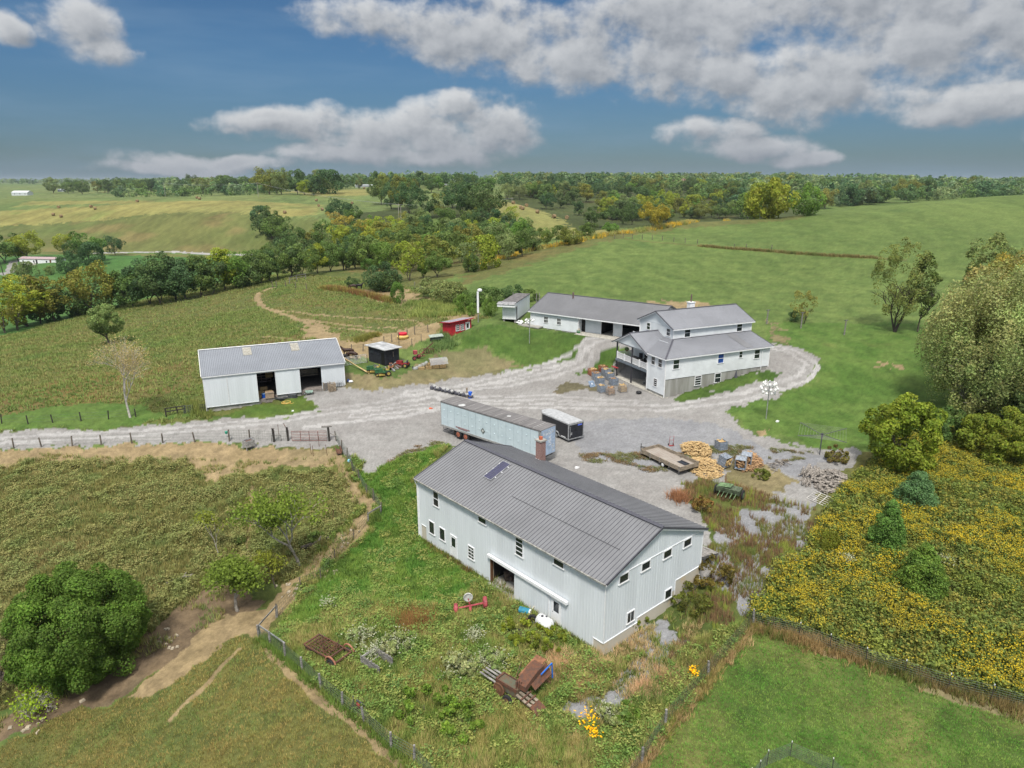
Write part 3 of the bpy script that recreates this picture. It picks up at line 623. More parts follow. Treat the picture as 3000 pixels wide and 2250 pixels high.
    for s in (e0-.04,L+ov+.04): q.beam((s,e0,ez-.02),(s,RN,rz-.02),.08,.16); q.beam((s,RN,rz-.02),(s,W+ov,ez-.02),.08,.16)
    q.build('roof_flashing',M_TRIMD,rf)
    q=MB()
    for s in (L+ov-.03,): q.beam((s,e0,ez-.17),(s,RN,rz-.17),.1,.16); q.beam((s,RN,rz-.17),(s,W+ov,ez-.17),.1,.16)
    q.box(-ov,L+ov,-ov-.02,-ov+.02,ez-.22,ez-.10); q.build('fascia',M_WHITE,rf)
    g=MB(); g.beam((-ov,-ov-.08,ez-.06),(L+ov,-ov-.08,ez-.06),.12,.1); g.build('gutter',mat('gutter_metal',(.42,.41,.38),.5,.3,var=.3,scale=4),t)
    g=MB(); g.tube([(-.12,-ov-.05,ez-.1),(-.14,-.2,ez-.45),(-.1,-.08,ez-.7),(-.1,-.08,.2),(-.15,-.25,.05)],.055,8); g.build('downspout',M_WHITE,t)
    F=wallframe(A,B); Gb=wallframe(B,C)
    window(t,F,2.45,4.3,.9,1.52,2); window(t,F,1.6,1.15,.92,1.32,1,glass=M_GLASS,frm=M_WHITE); window(t,F,3.28,1.17,.92,1.28,1); window(t,F,7.6,1.13,.9,1.27,4,2); window(t,F,9.1,5.25,1.12,.58,1); window(t,F,13.88,4.2,.95,1.62,4); window(t,F,18.2,5.25,1.18,.58,1)
    door(t,F,5.05,.25,.85,2.05); door(t,F,18.2,.25,.86,2.02)
    for s in (1.38,3.88,6.52,9.1): window(t,Gb,s,5.3,1.1,.74,1)
    window(t,Gb,2.5,1.5,.9,.97,1,2); window(t,Gb,7.07,1.52,.92,.88,1)
    s=MB(); ribs_wall(s,(13.85,-.12),(17.78,-.12),.1,2.62,.3); s.box(13.87,17.76,-.115,-.06,.1,2.62); s.build('sliding_door',M_SID,t)
    s=MB(); s.prism([(10.6,2.62),(10.6,2.86),(19.95,2.86),(19.95,2.62)],-.34,-.1); s.build('door_track_cover',M_WHITE,t)
    MB().box(17.78,17.86,-.08,.0,.0,2.6).build('trim',M_WHITE,t)
    c=MB(); c.box(4.3,5.0,11.15,11.85,5.8,8.35).build('chimney',M_BRICK,t)
    MB().box(4.22,5.08,11.07,11.93,8.35,8.5).build('chimney_cap',M_CONC,t); MB().cyl((4.65,11.5,8.5),.2,.28,12).build('chimney_pot',mat('clay_pot',(.42,.11,.05)),t)
    MB().box(4.24,5.06,11.08,11.14,5.9,6.5).build('chimney_flashing',M_WHITE,t)
    # lean-to edge and ramp behind
    rp=thing('wooden_ramp','grey slatted wooden ramp behind the workshop gable end','ramp',(0,0,0)); 
    m2=t.matrix_basis.copy(); rp.matrix_basis=t.matrix_basis
    s=MB()
    for i in range(9): s.box(L-1.6,L-.1,W+.15+i*.3,W+.40+i*.3,3.35-.07*i,3.40-.07*i)
    s.build('deck_board',M_WOODG,rp); s=MB(); s.beam((L-1.5,W+.1,3.28),(L-1.5,W+3,2.6),.08,.14); s.beam((L-.2,W+.1,3.28),(L-.2,W+3,2.6),.08,.14); s.beam((L-1.5,W+2.8,1.6),(L-1.5,W+2.8,2.65),.1,.1); s.beam((L-.2,W+2.8,1.6),(L-.2,W+2.8,2.65),.1,.1); s.build('joist',M_WOODG,rp)
    # solar panel on the roof
    sp=thing('solar_panel','solar panel with silver frame lying on the workshop roof','solar panel'); sp.matrix_basis=t.matrix_basis
    nb=Vector((0,1,sl)).normalized(); up=Vector((0,-sl,1)).normalized()
    base=Vector((6.0,5.6-2.55,E+sl*(5.6-2.55)+.12)); R3=Matrix(((1,0,0),(0,nb.y,up.y),(0,nb.z,up.z))).to_4x4(); M4=Matrix.Translation(base+up*.07)@R3
    M_CELL=bpy.data.materials.new('solar_cells'); M_CELL.use_nodes=True; g=G(M_CELL.node_tree); b=M_CELL.node_tree.nodes['Principled BSDF']
    tc=g.n('ShaderNodeTexCoord').outputs['Object']; tb=g.n('ShaderNodeTexBrick'); tb.offset=0; g.put(tb.inputs['Vector'],tc); tb.inputs['Scale'].default_value=1; tb.inputs['Brick Width'].default_value=.165; tb.inputs['Row Height'].default_value=.165; tb.inputs['Mortar Size'].default_value=.007; tb.inputs['Color1'].default_value=(.012,.014,.05,1); tb.inputs['Color2'].default_value=(.02,.02,.075,1); tb.inputs['Mortar'].default_value=(.09,.09,.12,1)
    g.put(b.inputs['Base Color'],tb.outputs[0]); b.inputs['Roughness'].default_value=.2
    MB(M4).box(.04,1.06,.04,2.51,.0,.02).build('cells',M_CELL,sp)
    f=MB(M4); f.box(.01,.04,0,2.55,-.02,.035); f.box(1.06,1.09,0,2.55,-.02,.035); f.box(.04,1.06,.01,.04,-.02,.035); f.box(.04,1.06,2.51,2.54,-.02,.035); f.build('frame',mat('aluminium',(.62,.63,.64),.35,.7),sp)
    f=MB(M4)
    for y in (.5,1.3,2.1): f.box(1.1,1.22,y,y+.08,-.12,.0); f.box(-.1,0,y,y+.08,-.12,.0)
    f.each('bracket',M_WHITE,sp)
workshop()
# ---------- white machinery barn ----------
def barn():
    L,W,E,R,RN=18.9,12.,7.72,9.95,6.
    z0=0; t=thing('machinery_barn','pale blue-grey metal barn with two open bays and two skylights, left of the yard','barn',(-41.76,90,0),math.atan2(7.72,17.16)); sl=(R-E)/RN
    gf=lambda u:2.45+u*.095
    mb=MB(); ribs_wall(mb,(15.6,0),(L,0),gf(17),E-.1,.3); ribs_wall(mb,(0,-.0),(6.85,0),7.3,E-.05); 
    gz=lambda s:min(E+sl*s,E+sl*(W-s))-.02
    ribs_wall(mb,(L,0),(L,6),3.5,lambda s:gz(s)); ribs_wall(mb,(L,6),(L,W),3.5,lambda s:gz(s+6)); ribs_wall(mb,(L,W),(0,W),3,E); ribs_wall(mb,(0,W),(0,6),2,lambda s:gz(W-s)); ribs_wall(mb,(0,6),(0,0),2,lambda s:gz(6-s))
    mb.build('wall',M_SID,t)
    for a,b,zb in ((-.02,2.97,3.38),(2.99,6.82,3.38),(9.25,12.6,4.02)):
        s=MB(); ribs_wall(s,(a,-.16),(b,-.16),zb,7.48,.3); s.box(a,b,-.155,-.1,zb,7.48); s.build('sliding_door',M_SID,t)
        s=MB(); s.box(a,a+.05,-.2,-.165,zb,7.48); s.box(b-.05,b,-.2,-.165,zb,7.48); s.box(a,b,-.2,-.165,zb-.03,zb+.03); s.each('trim',M_WHITE,t)
    f=MB(); f.box(0,7,0,.25,1.2,3.4); f.box(9.3,12.6,0,.25,2,4.0); f.box(.02,.2,.3,W,1,3.2); f.box(15.6,L-.03,.02,.2,2.5,gf(17)+.02); f.each('foundation',M_CONC,t)
    MB().box(.2,12.6,.3,W-.2,2.9,3.45).box(12.6,L-.2,.1,W-.2,2.9,4.12).build('floor_slab',mat('dirt_floor',(.25,.22,.2),.9),t)
    MB().box(6.6,6.75,.2,W-1,3.4,7.6).box(12.6,12.75,.2,W-1,3.4,7.6).box(.2,L-.2,W-1.2,W-1,3.4,7.6).box(.3,L-.3,.2,W-1,7.62,7.68).build('interior',M_DARK,t)
    MB().box(12.75,15.6,3.4,3.6,5.6,6.3).box(12.75,15.6,2.9,3.6,5.5,5.6).build('loft_boards',M_WOOD,t)
    q=MB()
    for i in range(5): q.box(7.0,9.0,4,4.06,5.0+i*.42,5.1+i*.42)
    for i in range(4): q.box(7.0+i*.64,7.08+i*.64,4.06,4.12,4.9,6.9)
    q.build('rack',mat('rusty_pipe',(.22,.16,.14)),t)
    ov=.25; ez=E-sl*ov+.12; rz=R+.12
    r=MB(); r.slab([(-.15,-ov,ez),(L+.15,-ov,ez),(L+.15,RN,rz),(-.15,RN,rz)],.1); r.slab([(-.15,RN,rz),(L+.15,RN,rz),(L+.15,W+ov,ez),(-.15,W+ov,ez)],.1); rf=r.build('roof',M_ROOFB,t)
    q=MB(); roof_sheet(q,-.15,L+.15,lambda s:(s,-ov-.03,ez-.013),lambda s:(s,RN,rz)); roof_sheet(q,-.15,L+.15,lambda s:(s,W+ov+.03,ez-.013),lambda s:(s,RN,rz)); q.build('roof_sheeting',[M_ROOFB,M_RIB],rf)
    q=MB(); q.beam((-.15,RN,rz+.03),(L+.15,RN,rz+.03),.35,.04); q.box(-.15,L+.15,-ov-.1,-ov-.02,ez-.15,ez-.05); q.box(-.1,L+.1,-.26,-.2,7.46,7.6); q.box(L-.04,L+.05,-.05,.04,gf(19),E-.1); q.box(-.05,.03,-.12,0,2.3,E-.1)
    for s in (-.2,L+.2): q.beam((s,-ov,ez),(s,RN,rz),.06,.12)
    q.build('fascia',M_WHITE,rf)
    M_SKY=mat('fibreglass_skylight',(.36,.345,.30),.5,0,var=.2,scale=4)
    for a in (5.6,12.2):
        q=MB(); q.slab([(a,3.7,E+sl*3.7+.19),(a+1.15,3.7,E+sl*3.7+.19),(a+1.15,5.6,E+sl*5.6+.19),(a,5.6,E+sl*5.6+.19)],.05); s=q.build('skylight',M_SKY,rf)
        q=MB(); 
        for y in (3.9,4.5,5.1): q.beam((a,y,E+sl*y+.2),(a+1.15,y,E+sl*y+.2),.05,.03)
        q.each('batten',mat('skylight_batten',(.46,.42,.34)),s)
    # contents seen in the open bay
    hb=thing('hay_bale_stack','stack of loose straw bales inside the open barn bay','hay bales',(0,0,0)); hb.matrix_basis=t.matrix_basis
    MS=mat('straw',(.38,.27,.13),.95,0,var=.4,scale=12,bump=.5)
    for i,(x,y,z) in enumerate([(7.1,1.3,3.5),(8.2,1.5,3.5),(7.2,1.8,3.95),(8.3,1.2,3.95),(7.7,2.0,4.4),(8.7,3,6.4),(8.7,3,5.9)]): MB().box(x-.5,x+.5,y-.25,y+.25,z,z+.42).build('bale',MS,hb)
    cb=thing('wooden_crate','square tan plywood crate in the doorway of the barn bay','crate',(0,0,0)); cb.matrix_basis=t.matrix_basis
    MB().box(7.75,8.9,.25,1.0,3.45,4.35).build('panel',mat('plywood',(.36,.27,.2),.8),cb); MB().box(7.7,8.95,.2,.26,3.5,3.58).box(7.7,8.95,.2,.26,4.25,4.33).each('batten',M_WOOD,cb)
barn()
# ---------- farmhouse ----------
def house():
    t=thing('farmhouse','two-storey pale farmhouse with wrap-around grey metal roofs and raised porch','house',(21.06,92,0),math.radians(24.6))
    x0,y0,x1=.2,.2,18.95; E=9.5; k=(10.95-9.65)/4.9
    # walls of the lower storey
    mb=MB(); lap_wall(mb,(x0,y0),(x1,y0),6.62,E); lap_wall(mb,(x1,y0),(x1,13.3),6.3,E); lap_wall(mb,(x1,13.3),(3.6,13.3),6.3,E)
    lap_wall(mb,(x0,4.35),(x0,y0),4.35,E); lap_wall(mb,(3.6,4.35),(x0,4.35),6.9,E); lap_wall(mb,(3.6,13.3),(3.6,4.35),6.9,E+1.2)
    # upper storey
    ux,uX,uy,uY,UE,UR,um=4.85,19.45,4.9,13.2,12.55,14.35,9.05
    lap_wall(mb,(ux,uy),(uX,uy),10.6,UE); lap_wall(mb,(uX,uy),(uX,uY),9.4,UE); lap_wall(mb,(uX,uY),(ux,uY),9.4,UE); lap_wall(mb,(ux,uY),(ux,uy),9.5,UE)
    mb.build('wall',M_LAP,t)
    mb=MB(); us=(UR-UE)/(um-uy)
    ribs_wall(mb,(ux-.03,uY),(ux-.03,um),UE,lambda s:UE+us*s,.28); ribs_wall(mb,(ux-.03,um),(ux-.03,uy),UE,lambda s:UR-us*s,.28); ribs_wall(mb,(uX+.03,uy),(uX+.03,um),UE,lambda s:UE+us*s); ribs_wall(mb,(uX+.03,um),(uX+.03,uY),UE,lambda s:UR-us*s)
    pm,pz=8.6,11.55; ps=(pz-9.55)/(pm-4.4)
    ribs_wall(mb,(.05,12.8),(.05,pm),9.62,lambda s:9.55+ps*s,.28); ribs_wall(mb,(.05,pm),(.05,4.4),9.62,lambda s:pz-ps*s,.28)
    mb.each('gable',M_SID,t)
    f=MB(); f.box(x0+.06,x1-.06,y0+.05,y0+.3,3.0,6.62); f.box(x1-.3,x1-.05,y0,13.2,5,6.4); f.box(x0+.05,x0+.3,y0+.3,4.3,3,4.4); f.box(5.0,5.25,4.4,12.9,3,6.6); f.box(.5,5,12.65,12.95,3,6.2); f.box(.3,5,13.0,13.1,3,5.8)
    f.each('foundation',mat('streaked_concrete',(.36,.36,.34),.9,0,var=.25,scale=1.2,col2=(.24,.235,.21),stretch=(1,1,.15)),t)
    MB().box(-.0,.32,12.3,12.75,3.0,5.35).build('pier',M_CONC,t)
    MB().box(.0,x0+.1,-.05,4.4,3,4.0).box(-.1,5,4.4,13,3,4.05).box(0,x1,-.05,.1,3,4.05).build('patio_slab',mat('pale_concrete',(.46,.44,.39),.9,0,var=.2),t)
    MB().box(5.3,18.6,.6,13,6.4,6.6).box(5.0,5.02,4.4,12.6,4.05,6.5).build('interior',M_DARK,t)
    # roofs
    o=.32; r=MB(); ze=9.62; zt=10.95
    a0=(-.1,-.1); 
    r.slab([(-.12,-.12,ze),(x1+.45,-.12,ze),(x1+.45,4.9,zt),(4.85,4.9,zt)],.08)                    # long side
    r.slab([(-.12,-.12,ze),(4.85,4.9,zt),(4.85,8.4,zt),(2.6,6.2,ze+.72),(-.12,4.45,ze)],.08)        # hip towards the porch
    r.slab([(-.25,4.05,9.42),(4.85,4.05,9.42),(4.85,pm,pz+.08),(-.25,pm,pz+.08)],.08); r.slab([(-.25,pm,pz+.08),(4.85,pm,pz+.08),(4.85,13.15,9.42),(-.25,13.15,9.42)],.08)
    r.slab([(ux-.35,uy-.35,UE-.06),(uX+.35,uy-.35,UE-.06),(uX+.35,um,UR+.1),(ux-.35,um,UR+.1)],.1); r.slab([(ux-.35,um,UR+.1),(uX+.35,um,UR+.1),(uX+.35,uY+.35,UE-.06),(ux-.35,uY+.35,UE-.06)],.1)
    rf=r.build('roof',M_ROOF2,t)
    q=MB()
    roof_sheet(q,-.1,x1+.45,lambda s:(s,-.15,ze),lambda s:(s,min(4.9,max(s,-.1)),ze+k*(min(4.9,max(s,-.1))+.12)+.01))
    roof_sheet(q,ux-.35,uX+.35,lambda s:(s,uy-.38,UE-.07),lambda s:(s,um,UR+.1)); roof_sheet(q,ux-.35,uX+.35,lambda s:(s,uY+.38,UE-.07),lambda s:(s,um,UR+.1))
    roof_sheet(q,-.25,4.85,lambda s:(s,4.02,9.41),lambda s:(s,pm,pz+.08)); roof_sheet(q,-.25,4.85,lambda s:(s,13.18,9.41),lambda s:(s,pm,pz+.08))
    roof_sheet(q,-.12,8.,lambda s:(max(-.12,min(s*.001-.12,0)) if s<4.4 else -.12+(s-4.4)*1.35,s,ze+.01 if s<4.4 else ze+(s-4.4)*.36),lambda s:(max(-.1,min(s,4.84)),s,ze+k*(max(-.1,min(s,4.84))+.12)+.01))
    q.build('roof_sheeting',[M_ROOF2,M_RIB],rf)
    q=MB(); q.slab([(14.4,.3,9.62+k*.42+.06),(15.8,.3,9.62+k*.42+.06),(15.8,4.6,9.62+k*4.72+.06),(14.4,4.6,9.62+k*4.72+.06)],.02); q.build('roof_patch',M_ROOF,rf)
    q=MB(); q.beam((ux-.35,um,UR+.13),(uX+.35,um,UR+.13),.3,.04); q.beam((-.25,pm,pz+.11),(4.85,pm,pz+.11),.28,.04); q.beam((-.1,-.1,ze+.05),(4.85,4.9,zt+.05),.26,.04)
    for X in (ux-.39,uX+.39): q.beam((X,uy-.38,UE-.09),(X,um,UR+.08),.07,.12); q.beam((X,um,UR+.08),(X,uY+.38,UE-.09),.07,.12)
    q.beam((-.29,4.0,9.4),(-.29,pm,pz+.06),.07,.12); q.beam((-.29,pm,pz+.06),(-.29,13.2,9.4),.07,.12); q.beam((x1+.48,-.14,ze),(x1+.48,4.9,zt),.07,.12); q.beam((4.9,4.85,zt+.05),(uX,4.85,zt+.05),.12,.08)
    q.build('roof_flashing',M_TRIMD,rf)
    q=MB(); q.box(-.15,x1+.45,-.2,-.14,ze-.17,ze-.03); q.box(ux-.35,uX+.35,uy-.42,uy-.36,UE-.26,UE-.10); q.box(ux-.35,uX+.35,uy-.36,uy,UE-.2,UE-.16)
    q.box(-.2,-.14,-.15,4.1,ze-.17,ze-.03); q.box(-.13,x1+.4,-.13,.2,ze-.14,ze-.10)
    for X in (ux-.33,): q.beam((X,uy-.38,UE-.22),(X,um,UR-.06),.08,.14); q.beam((X,um,UR-.06),(X,uY+.38,UE-.22),.08,.14)
    q.beam((-.24,4.0,9.28),(-.24,pm,pz-.07),.08,.14); q.beam((-.24,pm,pz-.07),(-.24,13.2,9.28),.08,.14)
    for (X,Y,a,b) in ((x0,y0,4.05,E),(x1,y0,6.4,E),(ux,uy,10.9,UE),(uX,uy,10.9,UE),(x0,4.35,4.1,E),(ux,uY,10,UE)): q.box(X-.06,X+.06,Y-.06,Y+.06,a,b)
    q.build('fascia',M_WHITE,rf)
    # windows
    S=wallframe((x0,y0),(x1,y0)); Lf=wallframe((x0,4.35),(x0,y0)); U=wallframe((ux,uy),(uX,uy)); Gg=wallframe((ux,uY),(ux,uy))
    for s,z,w,h,g,n in ((1.2,7.98,1.1,1.36,M_GLASS,2),(9.05,7.98,1.1,1.4,M_BLUE,2),(12.9,8.38,.7,.98,M_GLASS,2),(15.8,7.94,1.12,1.38,M_GLASS,2),(5.2,5.15,1.15,1.42,M_GLASS,4),(8.75,5.13,1.15,1.42,M_GLASS,2)): window(t,S,s,z,w,h,n,glass=g,label='window with a bright blue blind' if g is M_BLUE else None)
    for n0 in (3.5,1.88): window(t,Lf,4.35-n0,8.12,.95,1.22,2)
    window(t,Lf,4.35-2.72,5.12,.92,1.18,4)
    for s in (1.9,11.7): window(t,U,s,11.08,1.12,1.3,2)
    window(t,Gg,uY-11.5,11.25,.95,1.1,2); window(t,Gg,uY-6.55,11.25,.95,1.12,2)
    d=MB(); d.tube([(17.5,-.1,9.4),(17.5,.1,9.1),(17.5,.12,6.0),(17.5,-.1,5.85)],.05,8); d.tube([(ux-.05,uY+.05,UE-.1),(ux-.05,uY+.05,10.3)],.05,8); d.tube([(ux-.3,uY+.1,UE-.1),(ux-.05,uY+.05,UE-.5)],.05,8); d.build('downspout',M_WHITE,t)
    # porch
    d=MB(); d.box(x0,3.6,4.4,12.4,6.8,6.95); d.build('porch_deck',M_WOODG,t)
    d=MB(); d.box(.05,.15,4.4,12.5,6.62,6.97); d.box(.15,3.6,12.4,12.5,6.62,6.97); d.build('porch_rim',mat('slate_paint',(.16,.19,.22),.6),t)
    for (y,z) in ((12.35,9.5),(8.3,9.5)):
        MB().box(.12,.3,y-.09,y+.09,4.05,z).build('post',mat('dark_post',(.05,.05,.06),.6),t)
    d=MB(); d.box(.16,.24,4.4,12.35,7.88,7.95); d.box(.16,.24,4.4,12.35,7.08,7.14); d.box(.2,3.5,12.36,12.44,7.88,7.95)
    for y in np.arange(4.5,12.3,.13): d.box(.18,.22,y-.02,y+.02,7.14,7.88)
    for x in np.arange(.3,3.5,.13): d.box(x-.02,x+.02,12.38,12.42,7.0,7.88)
    for y in (4.5,6.4,10.3,12.2): d.box(.12,.27,y-.07,y+.07,6.97,8.1)
    d.build('railing',M_WHITE,t)
    MB().box(3.55,3.6,6.0,6.9,6.97,9.0).box(3.55,3.6,8.2,9.9,7.3,8.9).build('porch_door',M_GLASS,t)
    MB().box(.2,3.6,4.4,12.8,9.42,9.46).build('porch_ceiling',M_WHITE,t)
    c=MB(); c.box(12.7,13.6,11.3,12.1,13.0,14.75); c.build('chimney',M_WHITE,t); MB().cyl((13.15,11.7,14.75),.11,1.3,10).build('flue',mat('rusty_flue',(.15,.10,.09)),t); MB().box(12.6,13.7,11.2,12.2,14.75,14.83).build('chimney_cap',M_WHITE,t)
    return t
HOUSE=house()
# ---------- long garage ----------
def garage():
    L,W,E,R,RN=23.6,12.4,10.75,13.1,6.2; t=thing('garage','long low pale garage with grey metal roof and open dark bays behind the farmhouse','garage',(3.4,123,0),math.radians(-36.3)); sl=(R-E)/RN
    mb=MB(); lap_wall(mb,(0,0),(9.9,0),7.95,E); lap_wall(mb,(9.9,0),(9.9,1.2),8,E); lap_wall(mb,(16.1,1.2),(17.7,1.2),8,E)
    lap_wall(mb,(0,W),(0,0),7.9,E); lap_wall(mb,(L,0),(L,W),7.9,E); lap_wall(mb,(L,W),(0,W),8,E)
    mb.build('wall',M_LAP,t)
    mb=MB(); gz=lambda s:min(E+sl*s,E+sl*(W-s))-.03
    ribs_wall(mb,(0,W),(0,6.2),E,lambda s:gz(W-s)); ribs_wall(mb,(0,6.2),(0,0),E,lambda s:gz(6.2-s)); ribs_wall(mb,(L,0),(L,6.2),E,gz); ribs_wall(mb,(L,6.2),(L,W),E,lambda s:gz(s+6.2))
    ribs_wall(mb,(10.6,1.2),(13.7,1.2),8,E); ribs_wall(mb,(21.2,1.2),(L,1.2),8,E); ribs_wall(mb,(9.9,1.2),(16.1,1.2),10.4,E); ribs_wall(mb,(17.7,1.2),(21.2,1.2),10.4,E); mb.each('gable',M_SID,t)
    MB().box(0,L,.05,W-.1,6.5,7.98).box(9.9,L,-1.3,.05,6.5,7.95).build('floor_slab',mat('pale_concrete',(.46,.44,.39)),t)
    MB().box(10,L-.2,8,8.1,8,10.7).box(13.6,13.7,1.3,8,8,10.7).box(21.2,21.3,1.3,8,8,10.7).box(10,L,1.3,8,10.7,10.75).box(9.95,10.6,1.3,1.4,8,10.2).build('interior',M_DARK,t)
    ov=.35; ez=E-sl*ov+.1; rz=R+.1
    r=MB(); r.slab([(-.4,-ov,ez),(L+.4,-ov,ez),(L+.4,RN,rz),(-.4,RN,rz)],.1); r.slab([(-.4,RN,rz),(L+.4,RN,rz),(L+.4,W+ov,ez),(-.4,W+ov,ez)],.1); rf=r.build('roof',M_ROOF,t)
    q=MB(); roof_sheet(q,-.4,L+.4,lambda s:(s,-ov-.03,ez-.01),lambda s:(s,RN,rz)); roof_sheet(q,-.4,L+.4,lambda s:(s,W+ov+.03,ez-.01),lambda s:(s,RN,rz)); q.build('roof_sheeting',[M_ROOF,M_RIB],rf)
    q=MB(); q.box(-.4,L+.4,-ov-.07,-ov-.03,ez-.2,ez-.02); q.box(-.06,.06,-.06,.06,7.9,E); q.box(9.84,9.96,-.06,.06,8,E); q.box(16.05,16.12,1.12,1.2,8,10.4); q.box(17.68,17.76,1.12,1.2,8,10.4); q.box(13.68,13.78,1.12,1.2,8,10.4); q.build('fascia',M_WHITE,rf)
    q=MB(); q.beam((-.4,RN,rz+.03),(L+.4,RN,rz+.03),.3,.04)
    for s in (-.43,L+.43): q.beam((s,-ov,ez),(s,RN,rz),.07,.14); q.beam((s,RN,rz),(s,W+ov,ez),.07,.14)
    q.build('roof_flashing',M_TRIMD,rf)
    MB().cyl((5.6,5.2,rz-.5),.16,1.2,10).build('chimney',mat('rusty_flue',(.15,.10,.09)),t)
    F=wallframe((0,0),(9.9,0)); window(t,F,2.8,8.9,.95,1.2,2,3); window(t,F,5.55,8.9,.9,1.15,2,3)
    # little porch roof at the left end
    q=MB(); q.slab([(-2.2,4.2,10.1),(-.03,4.2,10.5),(-.03,9,10.5),(-2.2,9,10.1)],.1); q.build('side_porch_roof',M_ROOF,t); MB().box(-2.1,-2.0,4.3,4.4,7.8,10.0).box(-2.1,-2,8.8,8.9,7.8,10).build('post',M_WHITE,t)
    return t
garage()
# ---------- white box shed, red coop, black shed, mobile home ----------
def frame2(px0,px1):
    a,b=hit(*px0),hit(*px1); return a,math.atan2(b[1]-a[1],b[0]-a[0]),math.hypot(b[0]-a[0],b[1]-a[1])
def boxshed():
    a,b,c=(-1.74,124.1,8.9),(.9,123.3,8.9),(4.9,133.3,9.4)
    ang=math.atan2(-.8,2.64); t=thing('box_shed','long narrow white box shed with dark flat roof and canopy front','shed',a,ang+.03)
    Ln=10.2; w=2.6; 
    mb=MB(); ribs_wall(mb,(0,0),(w,0),.1,2.9,.3,.012); ribs_wall(mb,(w,0),(w,Ln),.1,3.15,.3,.012); ribs_wall(mb,(w,Ln),(0,Ln),.1,3.15); ribs_wall(mb,(0,Ln),(0,0),.1,3.15); mb.build('wall',M_SID,t)
    r=MB(); r.box(-.2,w+.05,-.2,Ln+.1,3.15,3.3); r.build('roof',mat('dark_felt_roof',(.16,.15,.15),.9,var=.3,scale=1.5),t)
    r=MB(); r.box(-.6,w+.1,-1.3,-.2,2.55,3.15); r.build('canopy',M_WHITE,t); r=MB(); r.prism([(-1.42,3.0),(-1.3,3.22),(-.2,3.34),(-.2,3.16),(-1.3,3.12),(-1.36,2.95)],-.62,w+.12,'YZ'); r.build('canopy_roof',mat('grey_tin',(.35,.35,.36),.6,.2,var=.3),t)
    MB().box(w+.0,w+.06,-.02,.5,.1,2.6).build('corner_post',mat('dark_gap',(.06,.06,.065)),t); MB().box(.15,w-.15,-.04,.0,.15,2.45).build('door',M_WHITE,t)
    MB().box(.1,.4,.1,Ln-.1,-.6,.1).box(w-.4,w-.1,.1,Ln-.1,-.6,.1).build('skid',M_WOODG,t)
boxshed()
def coop():
    a=(-12.2,118.6,6.9); ang=math.atan2(118.07-119.06,-10.69+12.43); b=(-10.69,118.07)
    t=thing('red_coop','small bright red shed with white windows and slanted roof','shed',(-10.6,117.9,7.05),math.atan2(2.9,3.3)); MR=mat('red_siding',(.42,.018,.03),.55,0,var=.15,scale=2)
    L=4.4; w=2.4; h0,h1=2.35,2.55
    mb=MB(); lap_wall(mb,(0,0),(L,0),.0,2.45,.26,.03); lap_wall(mb,(L,0),(L,w),0,2.3,.26); lap_wall(mb,(L,w),(0,w),0,2.1,.26); lap_wall(mb,(0,w),(0,0),0,2.15,.26,.03); mb.build('wall',MR,t)
    r=MB(); r.slab([(-.4,-.35,2.66),(L+.35,-.35,2.86),(L+.35,w+.3,2.45),(-.4,w+.3,2.25)],.12); r.build('roof',mat('shed_roof',(.30,.27,.31),.8),t)
    r=MB(); r.box(-.06,.06,-.06,.06,0,2.4); r.box(L-.06,L+.06,-.06,.06,0,2.6); r.beam((-.42,-.38,2.58),(L+.37,-.38,2.78),.05,.16); r.beam((-.43,-.37,2.58),(-.43,w+.3,2.2),.05,.16); r.build('trim',MR,t)
    F=wallframe((0,0),(L,0)); window(t,F,1.05,.9,.75,1.05,3,2); window(t,F,2.1,.9,.75,1.05,3,2); door(t,F,3.25,.15,.8,1.95)
    MB().box(3.0,4.3,-.7,-.05,-.2,.12).build('step',M_CONC,t)
coop()
def blackshed():
    a,b,c=(-22.3,106.9,5.45),(-19.7,104.9,5.3),(-17.5,105.4,5.2)
    t=thing('black_shed','small black shed with pale slanted tin roof beside the gate','shed',(-19.7,104.6,5.25),0); MK=mat('black_paint',(.018,.02,.028),.7,0,var=.3)
    u=Vector((-2.7,2.1)).normalized(); ang=math.atan2(-u.y,-u.x); t.rotation_euler=(0,0,ang); L=3.9; w=2.9
    # x axis from far left corner to the near corner; here x runs -L..0
    mb=MB(); lap_wall(mb,(-L,0),(0,0),0,2.6,.3,.01); ribs_wall(mb,(0,0),(0,w),0,2.55); ribs_wall(mb,(0,w),(-L,w),0,2.6); ribs_wall(mb,(-L,w),(-L,0),0,2.6); mb.build('wall',MK,t)
    r=MB(); r.slab([(-L-.4,-.4,2.95),(.4,-.4,2.72),(.4,w+.4,2.62),(-L-.4,w+.4,2.85)],.1); r.build('roof',mat('pale_tin_roof',(.48,.49,.50),.6,.2,var=.25,scale=1),t)
    F=wallframe((-L,0),(0,0)); window(t,F,.5,1.7,.8,.5,1,fr=.03,frm=MK); window(t,F,2.2,1.6,.35,.45,1,fr=.03,frm=MK); MB(F).box(2.95,3.7,-.02,.03,.05,2.1).build('doorway',mat('void_black',(.004,.004,.004)),t)
    MB().box(.0,.04,1.6,1.68,1.3,2.1).build('plank',M_WOOD,t)
blackshed()
